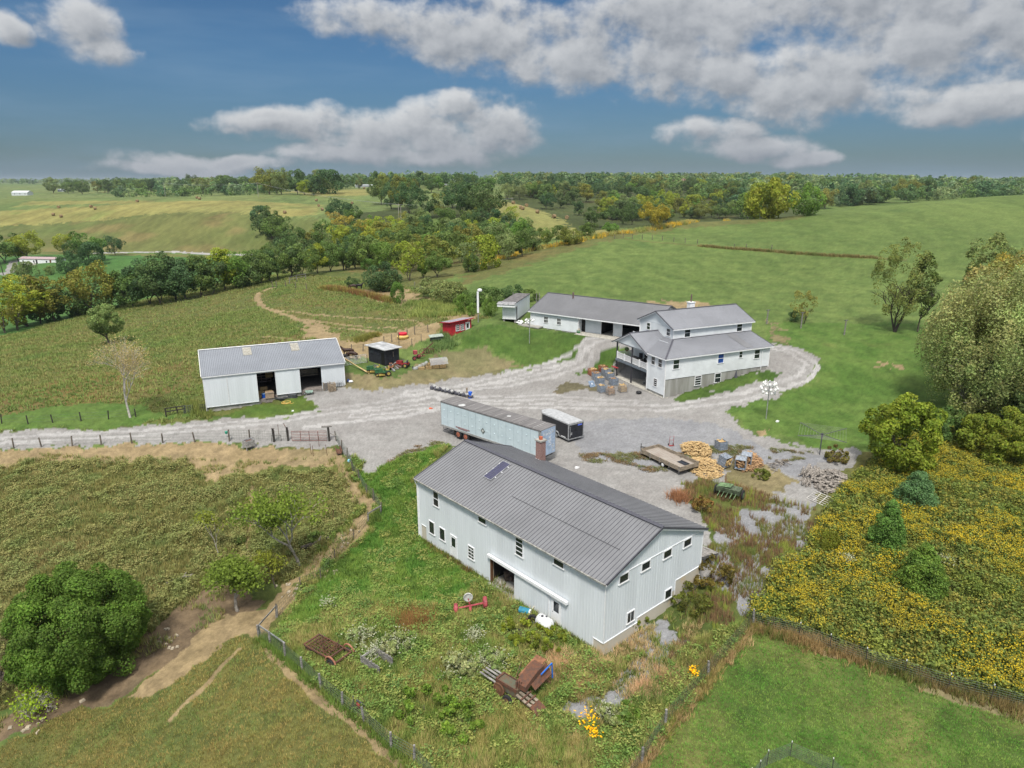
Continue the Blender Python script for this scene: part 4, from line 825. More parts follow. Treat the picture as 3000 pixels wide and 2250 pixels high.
def mobile_home():
    a,b=hit(60,778),hit(190,772); ang=math.atan2(b[1]-a[1],b[0]-a[0]); t=thing('mobile_home','long white mobile home with pinkish roof in the valley lawn','mobile home',(a[0],a[1],-5.6),ang*.6); L=21.5; w=4.6
    mb=MB(); ribs_wall(mb,(0,0),(L,0),0,2.9,.6); ribs_wall(mb,(L,0),(L,w),0,2.9); ribs_wall(mb,(L,w),(0,w),0,2.9); ribs_wall(mb,(0,w),(0,0),0,2.9); mb.build('wall',M_WHITE,t)
    r=MB(); r.slab([(-.2,-.25,2.95),(L+.2,-.25,2.95),(L+.2,w/2,3.75),(-.2,w/2,3.75)],.15); r.slab([(-.2,w/2,3.75),(L+.2,w/2,3.75),(L+.2,w+.2,2.95),(-.2,w+.2,2.95)],.15); r.build('roof',mat('pink_tin_roof',(.40,.30,.31),.6,var=.2),t)
    F=wallframe((0,0),(L,0)); 
    for s in (1.5,7.4,14.3,): window(t,F,s,1.2,.9,1.1,1)
    d=MB(F).box(8.9,9.8,0,.1,.4,2.5); d.build('door',mat('dark_door',(.03,.03,.03)),t); MB(F).box(16.4,17.3,0,.08,.4,2.6).build('door',mat('brown_wood',(.16,.08,.04)),t)
    MB().box(6,13,-2,-.05,0,.5).build('deck',mat('pale_pink_deck',(.6,.5,.48)),t)
mobile_home()
def simple_building(name,label,cat,px,Y,w,d,h,rh,rz,wm,rm,nwin=3):
    z=None; x=(px-1500)/2085*Y; zz=float(terrain(x,Y)); t=thing(name,label,cat,(x,Y,zz),rz)
    mb=MB(); mb.box(-w/2,w/2,0,d,-2,h); mb.prism([(-0.0,h),(d,h),(d/2,h+rh)],-w/2,w/2,'YZ'); mb.build('wall',wm,t)
    r=MB(); e=.4; r.slab([(-w/2-e,-e,h-.1),(w/2+e,-e,h-.1),(w/2+e,d/2,h+rh+.15),(-w/2-e,d/2,h+rh+.15)],.15); r.slab([(-w/2-e,d/2,h+rh+.15),(w/2+e,d/2,h+rh+.15),(w/2+e,d+e,h-.1),(-w/2-e,d+e,h-.1)],.15); r.build('roof',rm,t)
    F=wallframe((-w/2,0),(w/2,0))
    for i in range(nwin): window(t,F,w*(i+.6)/nwin-.6,1.2,1.4,1.6,2)
    return t
M_FARW=mat('far_white_wall',(.62,.66,.68)); M_FARR=mat('far_metal_roof',(.42,.45,.48),.5,.2)
b=simple_building('ridge_barn','long pale metal barn on the skyline ridge','barn',1328,1060,32,14,4.5,2.6,.05,M_FARW,M_FARR,2); b.location.z+=1.5
b=simple_building('brick_house','red brick house with gabled roof among the far trees','house',1993,900,17,11,4.2,4.2,.5,M_BRICK,mat('brown_shingle',(.22,.12,.09)),3); b.location.z+=5.5
s=MB(); s.prism([(-4,4),(4,4),(0,8)],-3,5,'XZ'); s.box(-4,4,-3,5,-2,4); s.build('front_gable',M_BRICK,b)
b=simple_building('valley_barn','white long barn far off at the left edge','barn',70,1100,26,12,4,2.5,-.1,M_FARW,M_FARW,3); b.location.z+=.5
b=simple_building('distant_shed','small grey shed in the trees behind the white far barn','shed',192,1250,10,8,3,1.5,.2,M_FARR,M_FARR,1)
b=simple_building('field_shed','low grey shed on the crest of the hay field','shed',1075,880,24,6,2,1,.0,M_FARR,M_FARR,0)
b=simple_building('creek_house','white roofed cabin half hidden by trees beyond the pasture','cabin',2020,640,8,5,2.2,1.2,.3,M_FARR,M_WHITE,1)

# ---------- vehicles, machines, fences and yard things ----------
def at(px,py): h=hit(px,py); return (float(h[0]),float(h[1]),float(h[2]))
def gz(x,y): return float(terrain(x,y))
M_RUBBER=mat('rubber',(.025,.025,.027),.9,0,var=.3); M_RUST=mat('rust',(.16,.068,.038),.9,0,var=.4,scale=4,col2=(.085,.052,.04),bump=.3); M_STEEL=mat('galvanised',(.42,.43,.44),.5,.4,var=.25,scale=5); M_RED=mat('red_paint',(.30,.035,.035),.5,var=.3); M_PINK=mat('faded_red_paint',(.42,.075,.09),.6,var=.3)
M_BLACK=mat('gloss_black',(.012,.014,.02),.25,0,var=.3,spec=.6); M_GREEN=mat('tractor_green',(.03,.12,.045),.45,var=.3); M_YEL=mat('yellow_paint',(.42,.31,.08),.5,var=.3); M_DG=mat('faded_green_steel',(.16,.26,.12),.7,0,var=.4,scale=3); M_POST=mat('fence_post_wood',(.17,.145,.12),.95,0,var=.4,scale=5,stretch=(1,1,.3)); M_DPOST=mat('dark_post_wood',(.05,.045,.04),.95,var=.3); M_WIRE=mat('fence_wire',(.10,.13,.10),.6,.3)
M_PLASTIC=mat('dark_plastic',(.05,.055,.06),.6,var=.3)
def wheel(parent,c,r,w,axis='Y',rim=None,name='wheel'):
    """tyre with its rim as a sub-part"""
    c=Vector(c); mb=MB(); k={'Y':Vector((0,w/2,0)),'X':Vector((w/2,0,0))}[axis]; mb.tube([c-k,c-k*.7,c+k*.7,c+k],[r*.86,r,r,r*.86],20)
    o=mb.build(name,M_RUBBER,parent); mb=MB(); mb.tube([c-k*1.06,c+k*1.06],[r*.58,r*.58],16); mb.tube([c-k*1.25,c+k*1.25],[r*.2,r*.2],10); mb.build('rim',rim or M_STEEL,o); return o
def semi():
    t=thing('semi_trailer','long pale blue box semi trailer with dark dirty roof parked behind the workshop','trailer',(-8.75,80.6,3.15),math.radians(-41.8)); L,w,zb,zt=15.9,2.6,1.15,4.15
    MT=mat('trailer_panel',(.53,.62,.66),.5,.05,var=.10,scale=.8,col2=(.47,.56,.60)); s=MB()
    s.box(.05,L-.35,.03,w-.03,zb,zt-.05); s.build('body',MT,t)
    s=MB()
    for i in range(1,13): s.box(i*1.2-.012,i*1.2+.012,.008,.03,zb+.1,zt-.1)
    s.build('panel_seam',mat('seam',(.36,.43,.46)),t)
    s=MB()
    for i in range(13):
        for z in (zb+.95,zb+2.0): s.cyl((i*1.2+.6,-.015,z),.075,.05,8,'Y')
    s.build('rivet_plate',mat('pale_boss',(.62,.72,.75)),t)
    r=MB(); r.box(0,L,0,w,zt-.05,zt); r.box(0,L,0,.06,zt-.18,zt-.05); r.box(0,L,w-.06,w,zt-.18,zt-.05)
    r.build('roof',mat('dirty_trailer_roof',(.13,.125,.125),.9,0,var=.4,scale=.9,col2=(.20,.19,.19),stretch=(3,.3,1)),t)
    r=MB(); rr=random.Random(4)
    for i in range(13): x=i*1.2+.5; a=rr.uniform(.1,.5); r.box(x,x+.03,a,w-rr.uniform(.1,.9),zt+.002,zt+.006)
    r.box(14.55,14.62,.25,w-.2,zt+.003,zt+.008); r.build('roof_streak',mat('roof_streak',(.42,.41,.40)),t)
    r=MB(); r.tube([(3.2,.55,zt+.002),(3.2,.55,zt+.008)],.45,12); r.tube([(10.1,1.3,zt+.002),(10.1,1.3,zt+.01)],.25,12); r.build('roof_patch',mat('pale_patch',(.5,.51,.51)),t)
    s=MB(); s.box(0,L-.3,-.02,.05,zb-.22,zb); s.box(0,L-.3,w-.05,w+.02,zb-.22,zb); s.box(0,.06,0,w,zb-.2,zt-.05); s.build('side_rail',mat('dull_rail',(.38,.38,.37),.6,.3),t)
    s=MB(); s.box(L-.35,L-.02,-.0,w,zb-.2,zt-.06); s.build('corner_post',M_STEEL,t)
    s=MB(); s.box(L-.03,L+.02,.12,w-.12,zb-.1,zt-.12); nose=s.build('front_panel',mat('blue_grey_nose',(.36,.46,.60),.5,0,var=.12),t)
    # faded lettering on the nose: three tall letters U S A running upwards, pale blocks of worn type above
    def text(body,size,mx,name='lettering',m=None):
        cu=bpy.data.curves.new(name,'FONT'); cu.body=body; cu.size=size; cu.extrude=.004; cu.align_x='CENTER'; cu.materials.append(m or M_WHITE)
        o=bpy.data.objects.new(name,cu); COL.objects.link(o); dg=bpy.context.evaluated_depsgraph_get(); me=bpy.data.meshes.new_from_object(o.evaluated_get(dg)); bpy.data.objects.remove(o)
        o=bpy.data.objects.new(name,me); COL.objects.link(o); o.parent=nose; o.matrix_local=mx; return o
    R=Matrix(((0,0,1,0),(1,0,0,0),(0,1,0,0),(0,0,0,1)))     # text in the plane facing +x
    text('USA',.62,Matrix.Translation((L+.03,1.75,zb+1.45))@R@Matrix.Rotation(math.radians(90),4,'Z'))
    s=MB()
    for (y0,y1,z0,z1) in ((.35,.75,2.25,2.5),(.85,1.75,2.18,2.48),(1.85,2.25,2.28,2.5),(.35,1.0,2.6,2.68),(1.2,2.3,2.6,2.7),(.3,.36,.9,2.1),(.7,1.5,1.55,1.6),(1.85,2.25,.55,.95),(2.0,2.3,.1,.4)): s.box(L+.02,L+.026,y0,y1,zb+z0,zb+z1)
    s.build('worn_marking',mat('worn_white',(.55,.60,.66),.7,var=.3,scale=6),nose)
    s=MB(); s.box(2.6,5.0,-.0,.01,zb+.22,zb+.36); s.box(3.0,4.6,-.0,.01,zb+.1,zb+.18); s.build('worn_marking',mat('faded_red_brown',(.30,.18,.18)),t)
    s=MB(); s.cbox((7.2,-.01,zb+.85),(.5,.03,.5),Matrix.Rotation(math.radians(45),3,'Y')); s.build('placard',mat('placard',(.13,.15,.14)),t); MB().cbox((7.2,-.03,zb+.85),(.28,.02,.28),Matrix.Rotation(math.radians(45),3,'Y')).build('placard_face',mat('placard_face',(.5,.52,.5)),t)
    org=mat('orange_rim',(.36,.12,.07),.6)
    for x in (3.0,4.28):
        for y in (.2,2.25): wheel(t,(x,y,.52),.52,.38,'Y',org)
    s=MB(); s.box(2.2,5.1,.35,2.2,.7,.95); s.box(.1,L-1,.7,.85,.85,1.0); s.box(.1,L-1,1.75,1.9,.85,1.0); s.box(2.25,2.3,-.0,.5,.25,.93); s.build('bogie',M_DPOST,t)
    s=MB(); s.tube([(.1,.3,.9),(.15,.3,.35),(.15,2.3,.35),(.1,2.3,.9)],.05,6); s.build('bumper',M_STEEL,t)
    s=MB(); s.box(12.6,12.75,.35,.5,.05,.95); s.box(12.6,12.75,2.1,2.25,.05,.95); s.box(12.5,12.85,.25,.6,0,.05); s.box(12.5,12.85,2.0,2.35,0,.05); s.box(L-.5,L-.1,.4,2.2,.8,.95); s.build('landing_leg',M_DPOST,t)
semi()
def cargo():
    nr=Vector((6.68,76.97,0)); fr=Vector((8.54,79.1,0)); tip=Vector((3.41,81.66,0)); u=(nr-fr).normalized(); back=Vector((-u.y,u.x,0))
    # x axis points forward (towards the nose), y to the far side
    f=(tip-nr).normalized(); ang=math.atan2(f.y,f.x); t=thing('cargo_trailer','black enclosed cargo trailer with pale roof and rear door, beside the long semi trailer','trailer',(nr.x,nr.y,3.2),ang)
    L=5.1; w=-2.25; zt=2.35; zb=.42
    def outline(o): return [(-o,o),(L+o*.4,o),(L+.95+o,-.6),(L+.95+o,-1.65),(L+o*.4,w-o),(-o,w-o)]
    s=MB(); s.prism(outline(0),zb,zt-.08,'XY'); s.build('body',M_BLACK,t); s=MB(); s.prism(outline(.03),zt-.12,zt,'XY'); s.build('roof_rail',M_STEEL,t)
    s=MB(); s.prism(outline(-.06),zt,zt+.03,'XY'); s.build('roof',mat('pale_white_roof',(.44,.45,.46),.45,.1,var=.15),t)
    s=MB(); 
    for y in (0,w): s.box(-.06,.06,y-.06,y+.06,zb-.08,zt)
    s.box(-.05,.0,w,0,zb-.08,zb+.06); s.box(-.05,.0,w,0,zt-.2,zt-.08); s.box(0,L,-.02,.03,zb-.08,zb+.05); s.build('frame',M_STEEL,t)
    d=MB().box(-.06,-.01,w+.12,-.12,zb+.08,zt-.2).build('rear_door',M_BLACK,t); MB().box(-.075,-.06,-.5,-.2,.95,1.25).box(-.09,-.06,-.25,-.2,.7,2.0).build('latch',M_STEEL,d); MB().box(-.07,-.061,w+.25,w+.9,zt-.42,zt-.27).build('blue_sticker',mat('blue_sticker',(.10,.16,.65)),d)
    MB().box(.5,1.3,.03,.04,.5,.6).build('label_plate',M_WHITE,t)
    wheel(t,(2.2,-.05,.34),.34,.22); wheel(t,(2.2,w+.05,.34),.34,.22)
    s=MB(); s.tube([(1.75,.04,.5),(1.85,.04,.75),(2.2,.04,.85),(2.55,.04,.75),(2.65,.04,.5)],.07,6); s.build('fender',M_STEEL,t)
    s=MB(); s.beam((L+.5,-.4,.45),(L+2.0,-1.1,.45),.08,.1); s.beam((L+.5,w+.4,.45),(L+2.0,-1.15,.45),.08,.1); s.box(L+1.8,L+1.9,-1.2,-1.1,0,.7); s.build('hitch',M_DPOST,t)
cargo()
def flatbed():
    a=Vector((14.62,73.37,0)); b=Vector((17.88,68.11,0)); c=Vector((20.13,70.8,0)); f=(b-a).normalized(); t=thing('utility_trailer','weathered wooden utility trailer with low board sides and white wheel','trailer',(a.x,a.y,3.0),math.atan2(f.y,f.x)); L=(b-a).length; w=2.7
    t.location.z=2.92
    MB().box(0,L,0,w,.55,.63).build('bed',mat('grey_bed_boards',(.36,.33,.29),.9,0,var=.35,scale=1.6,col2=(.24,.19,.16),stretch=(.5,6,1)),t)
    for (x0,x1,y0,y1) in ((0,L,-.05,0.02),(0,L,w-.02,w+.05),(-.05,.0,0,w),(L,L+.05,0,w)): MB().box(x0,x1,y0,y1,.5,.98).build('side_board',M_WOOD,t)
    s=MB()
    for x in np.linspace(.1,L-.1,5): s.box(x-.04,x+.04,-.10,-.05,.35,1.0); s.box(x-.04,x+.04,w+.05,w+.1,.35,1.0)
    s.build('stake',M_WOODG,t); s=MB(); s.box(0,L,.3,.42,.38,.54); s.box(0,L,w-.42,w-.3,.38,.54); s.beam((0,.35,.45),(-1.5,w/2,.45),.08,.1); s.beam((0,w-.35,.45),(-1.5,w/2,.45),.08,.1); s.build('frame',M_DPOST,t)
    wheel(t,(3.6,.05,.33),.33,.2,'Y',M_WHITE); wheel(t,(3.6,w-.05,.33),.33,.2,'Y',M_WHITE)
    MB().cyl((-1.4,w/2-.02,0),.04,.9,8).build('jack',M_DPOST,t)
    m=thing('rubber_mat','black rubber mat lying on the wooden utility trailer bed','mat',(0,0,0)); m.matrix_basis=t.matrix_basis@Matrix.Translation((4.4,1.3,.64)); s=MB(); s.box(0,1.2,0,.6,0,.06); s.build('pad',M_BLACK,m); s=MB(); s.box(0,1.2,.6,.68,.0,.1); s.build('rim_strip',M_RUBBER,m)
flatbed()
# ---------- intermediate bulk cages with split firewood ----------
M_FIRE=mat('split_firewood',(.62,.46,.23),.85,0,var=.5,scale=5,col2=(.40,.25,.11)); M_FIREO=mat('old_split_wood',(.44,.27,.14),.85,var=.4,scale=4); M_LOG=mat('grey_bark_log',(.30,.27,.24),.95,0,var=.4,scale=4); M_TANK=mat('blue_white_tank',(.24,.32,.44),.5,0,var=.3,scale=5)
def logs(mb,n,box,r,ln=.4,seed=0,flat=1.):
    q=random.Random(seed); x0,x1,y0,y1,z0,z1=box
    for i in range(n):
        c=Vector((q.uniform(x0,x1),q.uniform(y0,y1),q.uniform(z0,z1))); d=Vector((q.uniform(-1,1),q.uniform(-1,1),q.uniform(-.35,.35)*flat)).normalized()*ln/2; rr=r*q.uniform(.7,1.2)
        mb.tube([c-d,c+d],[rr,rr*.9],4 if q.random()<.6 else 3)
def cage(loc,rz,tilt=None,label='',tank=False,red=False,seed=0,full=True,group=None):
    t=thing('wood_cage',label,'wood cage',loc,rz,group)
    if tilt: t.rotation_euler=(tilt[0],tilt[1],rz)
    s=MB(); S=1.12; Hh=1.12; rr=.016
    for z in np.linspace(.14,Hh,6):
        for (a,b) in (((0,0),(S,0)),((S,0),(S,S)),((S,S),(0,S)),((0,S),(0,0))): s.tube([(*a,z),(*b,z)],rr,4,False)
    for k in np.linspace(0,S,8):
        for (x,y) in ((k,0),(k,S),(0,k),(S,k)): s.tube([(x,y,.12),(x,y,Hh)],rr,4,False)
    s.build('cage',M_RED if red else M_STEEL,t); s=MB()
    for y in (.0,.5,1.0): s.box(0,S,y,y+.1,0,.12)
    s.build('pallet',M_WOODG,t)
    if tank:
        s=MB(); s.box(.04,S-.04,.04,.07,.13,Hh-.03); s.box(.04,.07,.04,S-.04,.13,Hh-.03); s.box(S-.07,S-.04,.04,S-.04,.13,Hh-.03); s.box(.04,S-.04,S-.07,S-.04,.13,Hh-.03)
        s.build('tank_wall',M_TANK,t)
    s=MB(); logs(s,95 if full else 50,(.2,.92,.2,.92,.3,1.12 if full else .9),.07,.36,seed); s.box(.08,S-.08,.08,S-.08,.14,.8 if full else .6); s.build('firewood',M_FIRE if seed%3 else M_FIREO,t)
    return t
g1='wire cages of split firewood beside the farmhouse patio'
for i,(px,py,lb,tk,rd) in enumerate([(1793,1160,'steel cage of firewood nearest the drive, front middle of the cage cluster',0,0),(1829,1152,'steel cage of firewood at the front right corner of the cage cluster',0,0),(1769,1153,'blue-white walled firewood cage at the front left of the cluster',1,0),(1803,1132,'blue-edged low firewood cage right of the cluster middle',1,0),(1763,1130,'blue-white firewood cage in the middle of the cluster',1,0),(1790,1116,'blue lined firewood cage behind the middle of the cluster',1,0),(1752,1116,'blue lined firewood cage on the cluster left side',1,0),(1780,1104,'white lined firewood cage near the back of the cluster',1,0),(1741,1104,'red wire firewood cage at the back left of the cluster',0,1),(1772,1095,'red wire firewood cage farthest back, closest to the lawn strip',0,1)]):
    p=at(px,py); cage((p[0]-.5,p[1],p[2]),math.radians(18+i*1.5%7),label=lb,tank=bool(tk),red=bool(rd),seed=i,group=g1)
p=at(1737,1134); t=thing('tank_lid','pale blue tilted plastic panel leaning against the left of the firewood cages','panel',p,.5); t.rotation_euler=(math.radians(55),0,.6); MB().box(-.5,.5,0,1.0,0,.05).build('sheet',M_TANK,t); MB().box(-.1,.1,.4,.6,.05,.09).build('cap',M_WHITE,t)
cage((23.9,74.4,3.12),math.radians(20),label='upright blue-grey firewood cage standing behind the split wood pile',tank=True,seed=1)
cage((22.4,70.5,3.35),math.radians(35),(math.radians(100),0),label='tipped grey-blue cage spilling pale firewood in the middle of the pile',tank=True,seed=4)
cage((24.6,70.6,3.2),math.radians(-25),(math.radians(95),0),label='toppled blue tank cage lying on its side, nearer of the two side by side',tank=True,seed=3)
cage((25.6,71.8,3.25),math.radians(-25),(math.radians(97),0),label='toppled blue tank cage farther back, spilling orange firewood',tank=True,seed=6)
def pile(name,label,cat,pts,n,r,ln,h,m,seed=0,parallel=None):
    q=random.Random(seed); s=MB(); P=[Vector(at(*p)) for p in pts]; c=sum(P,Vector())/len(P)
    Pn=np.array([(p.x,p.y) for p in P])
    k=0
    while k<n:
        x=q.uniform(Pn[:,0].min(),Pn[:,0].max()); y=q.uniform(Pn[:,1].min(),Pn[:,1].max())
        if not inpoly(np.array([x]),np.array([y]),Pn)[0]: continue
        d=min(math.hypot(x-c.x,y-c.y)/(max(.1,np.hypot(Pn[:,0]-c.x,Pn[:,1]-c.y).max())),1); z=gz(x,y)+q.uniform(0,h)*(1-d**1.3)+.04
        a=q.uniform(0,6.3) if parallel is None else parallel+q.gauss(0,.16); dv=Vector((math.cos(a),math.sin(a),q.uniform(-.3,.3)*(1 if parallel is None else .3))).normalized()*ln/2*q.uniform(.7,1.1); cc=Vector((x,y,z)); rr=r*q.uniform(.6,1.3)
        s.tube([cc-dv,cc+dv],[rr,rr*.85],4 if parallel is None else 6); k+=1
    o=s.build(name,m); tag(o,label,cat); return o
tag(pile('firewood_pile','big heap of pale yellow split firewood beside the wooden utility trailer','firewood',cr(1800,1150,3.16,[(610,500),(760,460),(860,510),(900,570),(850,610),(740,600),(640,570)]),700,.06,.45,1.0,M_FIRE,1),kind='stuff')
tag(pile('firewood_pile','loose pale split firewood scattered below the utility trailer corner','firewood',cr(1800,1150,3.16,[(720,600),(860,600),(940,640),(1010,720),(1000,780),(880,820),(780,790),(690,720)]),650,.055,.42,.5,M_FIRE,2),kind='stuff')
tag(pile('firewood_pile','orange split firewood heap in front of the toppled tank cages','firewood',cr(1800,1150,3.16,[(1180,600),(1260,540),(1330,610),(1380,680),(1300,730),(1180,740),(1150,680)]),500,.06,.42,.6,M_FIREO,3),kind='stuff')
tag(pile('log_pile','parallel stack of grey bark logs left of the bigger log heap','logs',cr(1800,1150,3.16,[(1690,800),(1780,690),(1900,720),(1860,850),(1780,860)]),46,.10,2.0,.5,M_LOG,4,parallel=1.0),kind='stuff')
tag(pile('log_pile','jumbled heap of grey split logs next to the goldenrod','logs',cr(1800,1150,3.16,[(1850,850),(1930,740),(2050,720),(2150,790),(2100,920),(1960,940),(1880,900)]),230,.11,.8,.8,M_LOG,5),kind='stuff')
tag(pile('branch_pile','small scatter of dead sticks on the gravel beyond the firewood','branches',cr(1800,1150,3.16,[(1430,680),(1500,620),(1600,660),(1480,740)]),26,.04,1.4,.3,M_LOG,6),kind='stuff')
# hand truck
p=at(1966,1305); t=thing('hand_truck','small red hand truck standing by the utility trailer','hand truck',p,.2); s=MB(); s.tube([(-.25,0,.1),(-.25,-.1,1.2),(.25,-.1,1.2),(.25,0,.1)],.025,6); s.tube([(-.25,-.05,.7),(.25,-.05,.7)],.02,6); s.build('frame',M_PINK,t); MB().box(-.3,.3,-.25,.05,.0,.04).build('toe_plate',M_RED,t); wheel(t,(-.3,.1,.13),.13,.08,'X'); wheel(t,(.3,.1,.13),.13,.08,'X')
# ---------- poles ----------
def gourd_pole(p,label,h=5.0,rich=True):
    t=thing('birdhouse_pole',label,'birdhouse pole',p,.3); MB().cyl((0,0,0),.06,h,8).build('pole',M_STEEL,t); s=MB()
    MW=mat('gourd_white',(.82,.82,.80),.5)
    lv=[(h-.25,.75,8),(h-.85,1.0,10),(h-1.4,.75,8)] if rich else [(h-.2,.7,6)]
    for (z,r,n) in lv:
        for i in range(n):
            a=6.283*i/n+z; s.tube([(0,0,z+.12),(r*math.cos(a),r*math.sin(a),z+.12)],.018,4)
    s.build('arm',M_STEEL,t)
    for (z,r,n) in lv:
        for i in range(n):
            a=6.283*i/n+z; g=MB(); g.blob((r*math.cos(a),r*math.sin(a),z-.12),(.17,.17,.19)); g.blob((r*math.cos(a),r*math.sin(a),z+.05),(.07,.07,.1)); g.build('gourd',MW,t,smooth=True)
gourd_pole(at(2244,1228),'tall birdhouse pole ringed with many white gourds on the right lawn',5.1); gourd_pole(at(1551,1006),'thin birdhouse pole with a few gourds on the lawn before the garage',4.3,False)
p=at(1401,945); t=thing('yard_lamp','thick white pole with a boxy white lamp beside the red shed','lamp pole',p,0); MB().cyl((0,0,0),.07,5.9,8).build('pole',M_STEEL,t); MB().box(-.17,.17,-.17,.17,1.8,5.6).build('white_casing',M_WHITE,t); MB().blob((.35,0,5.85),(.45,.32,.32)).build('lamp_head',M_WHITE,t)
def util(px,py,h,label,Y=None,double=False,grp='wooden utility poles crossing the far hills'):
    if Y: x=(px-1500)/2085*Y; p=(x,Y,gz(x,Y))
    else: p=at(px,py)
    t=thing('utility_pole',label,'utility pole',p,.2,grp); MP=mat('pale_pole',(.36,.33,.30),.9); MB().tube([(0,0,0),(0,0,h)],[.2,.14],6).build('pole',MP,t); MB().box(-1.2,1.2,-.08,.08,h-.7,h-.5).build('crossarm',MP,t)
    if double: MB().tube([(1.2,0,0),(1.2,0,h*.88)],[.18,.13],6).build('second_pole',MP,t)
    return Vector(p)+Vector((0,0,h-.5))
P1=util(493,571,14,'utility pole at the left on the hay field crest, before dark woods',Y=700); P2=util(763,580,12,'utility pole near the middle of the hay field crest',Y=620); P3=util(1169,650,9.5,'double utility pole between the trees of the creek',double=True); P4=util(1500,560,10,'utility pole hidden among the central woods',Y=560); P5=util(2626,560,14,'thin pale utility pole above the right skyline trees',Y=760); P6=util(2843,560,14,'leaning pale utility pole by the lone round tree at the right skyline',Y=700)
for a,b,lb in ((P1,P2,'power line over the hay field from the left pole to the middle pole'),(P2,P3,'power line dropping from the hay field to the double pole'),(P3,P4,'power line running from the double pole into the central woods')):
    s=MB()
    for o in (-.9,.9):
        pts=[a.lerp(b,k/12)+Vector((o,0,-4*4*(k/12)*(1-k/12)*.5)) for k in range(13)]; s.tube(pts,.035,4)
    tag(s.build('power_line',M_STEEL),lb,'power line')
p=at(10,805); t=thing('utility_pole','dark utility pole beside the driveway of the mobile home','utility pole',p); MB().tube([(0,0,0),(-.6,0,9)],[.2,.14],6).build('pole',M_DPOST,t); MB().box(-1.6,.6,-.08,.08,8.2,8.4).build('crossarm',M_DPOST,t)
# rotary clothes dryer
p=at(2401,1332); t=thing('rotary_clothesline','large umbrella clothesline with wide thin arms over the lawn edge','clothesline',p,.35); MB().tube([(0,0,0),(0,0,2.6)],.06,8).cyl((0,0,2.1),.12,.5,8).build('pole',M_TRIMD,t)
for i in range(4):
    a=math.pi/2*i; MB().tube([(0,0,2.4),(3.5*math.cos(a),3.5*math.sin(a),2.75)],.035,5).build('arm',M_TRIMD,t)
s=MB()
for k in range(1,9):
    r=3.5*k/8.2; 
    for i in range(4):
        a=math.pi/2*i; b=a+math.pi/2; s.tube([(r*math.cos(a),r*math.sin(a),2.4+.1*r),(r*math.cos(b),r*math.sin(b),2.4+.1*r)],.008,4)
s.build('line',mat('clothes_line',(.28,.28,.27)),t)
for (px,py,h,lb) in ((2246,949,2.6,'plain grey clothesline post nearest the farmhouse'),(2346,962,2.9,'grey clothesline post in front of the small apple tree'),(2473,981,2.6,'rightmost clothesline post with a short crossbar')):
    t=thing('clothesline_post',lb,'post',at(px,py),.3,'clothesline posts on the back lawn'); MB().tube([(0,0,0),(.05,0,h)],[.12,.10],8).build('post',M_WOODG,t); MB().box(-.35,.45,-.05,.05,h-.12,h).build('crossbar',M_TRIMD,t)
# ---------- animals ----------
M_HORSE=mat('dark_bay_coat',(.045,.02,.014),.55,0,var=.3); M_HB=mat('black_coat',(.014,.012,.012),.5)
def horse(p,rz,label,m,graze=False,s=1.):
    t=thing('horse',label,'horse',p,rz,'dark horses of the farm',sc=s); me=bpy.data.meshes.new('body'); V=[];E_=[];R=[]
    def ch(pts,rad,start=None):
        k=start
        for q,r in zip(pts,rad):
            V.append(q);R.append(r); i=len(V)-1
            if k is not None: E_.append((k,i))
            k=i
        return k
    ch([(0,0,1.15)],[.32]); ch([(.35,0,1.17),(.65,0,1.22)],[.31,.27],0); n=2
    if graze: e=ch([(.9,0,1.05),(1.1,0,.75),(1.2,0,.5)],[.17,.13,.11],2); e=ch([(1.32,0,.32),(1.42,0,.14)],[.10,.06],e)
    else: e=ch([(.88,0,1.42),(1.08,0,1.68),(1.2,0,1.80)],[.17,.12,.11],2); e=ch([(1.38,0,1.68),(1.52,0,1.55)],[.10,.06],e)
    b=ch([(-.4,0,1.18),(-.68,0,1.2)],[.31,.27],0); ch([(-.88,0,1.15),(-.95,0,.75),(-.96,0,.5)],[.07,.08,.04],b)
    for y in (-.17,.17):
        ch([(.62,y,.9),(.62,y,.52),(.60,y,.1),(.65,y,.03)],[.12,.07,.045,.06],2)
        ch([(-.62,y,.85),(-.55,y,.65),(-.75,y,.45),(-.72,y,.1),(-.67,y,.03)],[.16,.11,.065,.045,.06],b)
    me.from_pydata(V,E_,[]); o=bpy.data.objects.new('body',me); COL.objects.link(o); md=o.modifiers.new('skin','SKIN'); o.modifiers.new('sub','SUBSURF').levels=1
    for i,r in enumerate(R): me.skin_vertices[0].data[i].radius=(r,r)
    me.skin_vertices[0].data[0].use_root=True
    dg=bpy.context.evaluated_depsgraph_get(); m2=bpy.data.meshes.new_from_object(o.evaluated_get(dg)); bpy.data.objects.remove(o); m2.materials.clear(); m2.materials.append(m); m2.polygons.foreach_set('use_smooth',[True]*len(m2.polygons))
    o=bpy.data.objects.new('body',m2); COL.objects.link(o); o.parent=t
    hx=(1.2,0,.55) if graze else (1.17,0,1.88)
    MB().tube([(hx[0],.05,hx[2]),(hx[0],.07,hx[2]+.14)],[.03,.01],5).tube([(hx[0],-.05,hx[2]),(hx[0],-.07,hx[2]+.14)],[.03,.01],5).build('ear',m,t)
    q=MB(); q.tube([(.66,0,1.45),(.86,0,1.62),(1.08,0,1.84)] if not graze else [(.7,0,1.45),(.95,0,1.2),(1.15,0,.85)],.05,5); q.build('mane',M_HB,t)
pz=lambda px,py:at(px,py)
horse(pz(1036,851),math.radians(185),'left grazing dark horse in the far dirt paddock',M_HORSE,True,1.05); horse(pz(1052,850),math.radians(-10),'right dark horse standing in the far dirt paddock',M_HB,False,1.05)
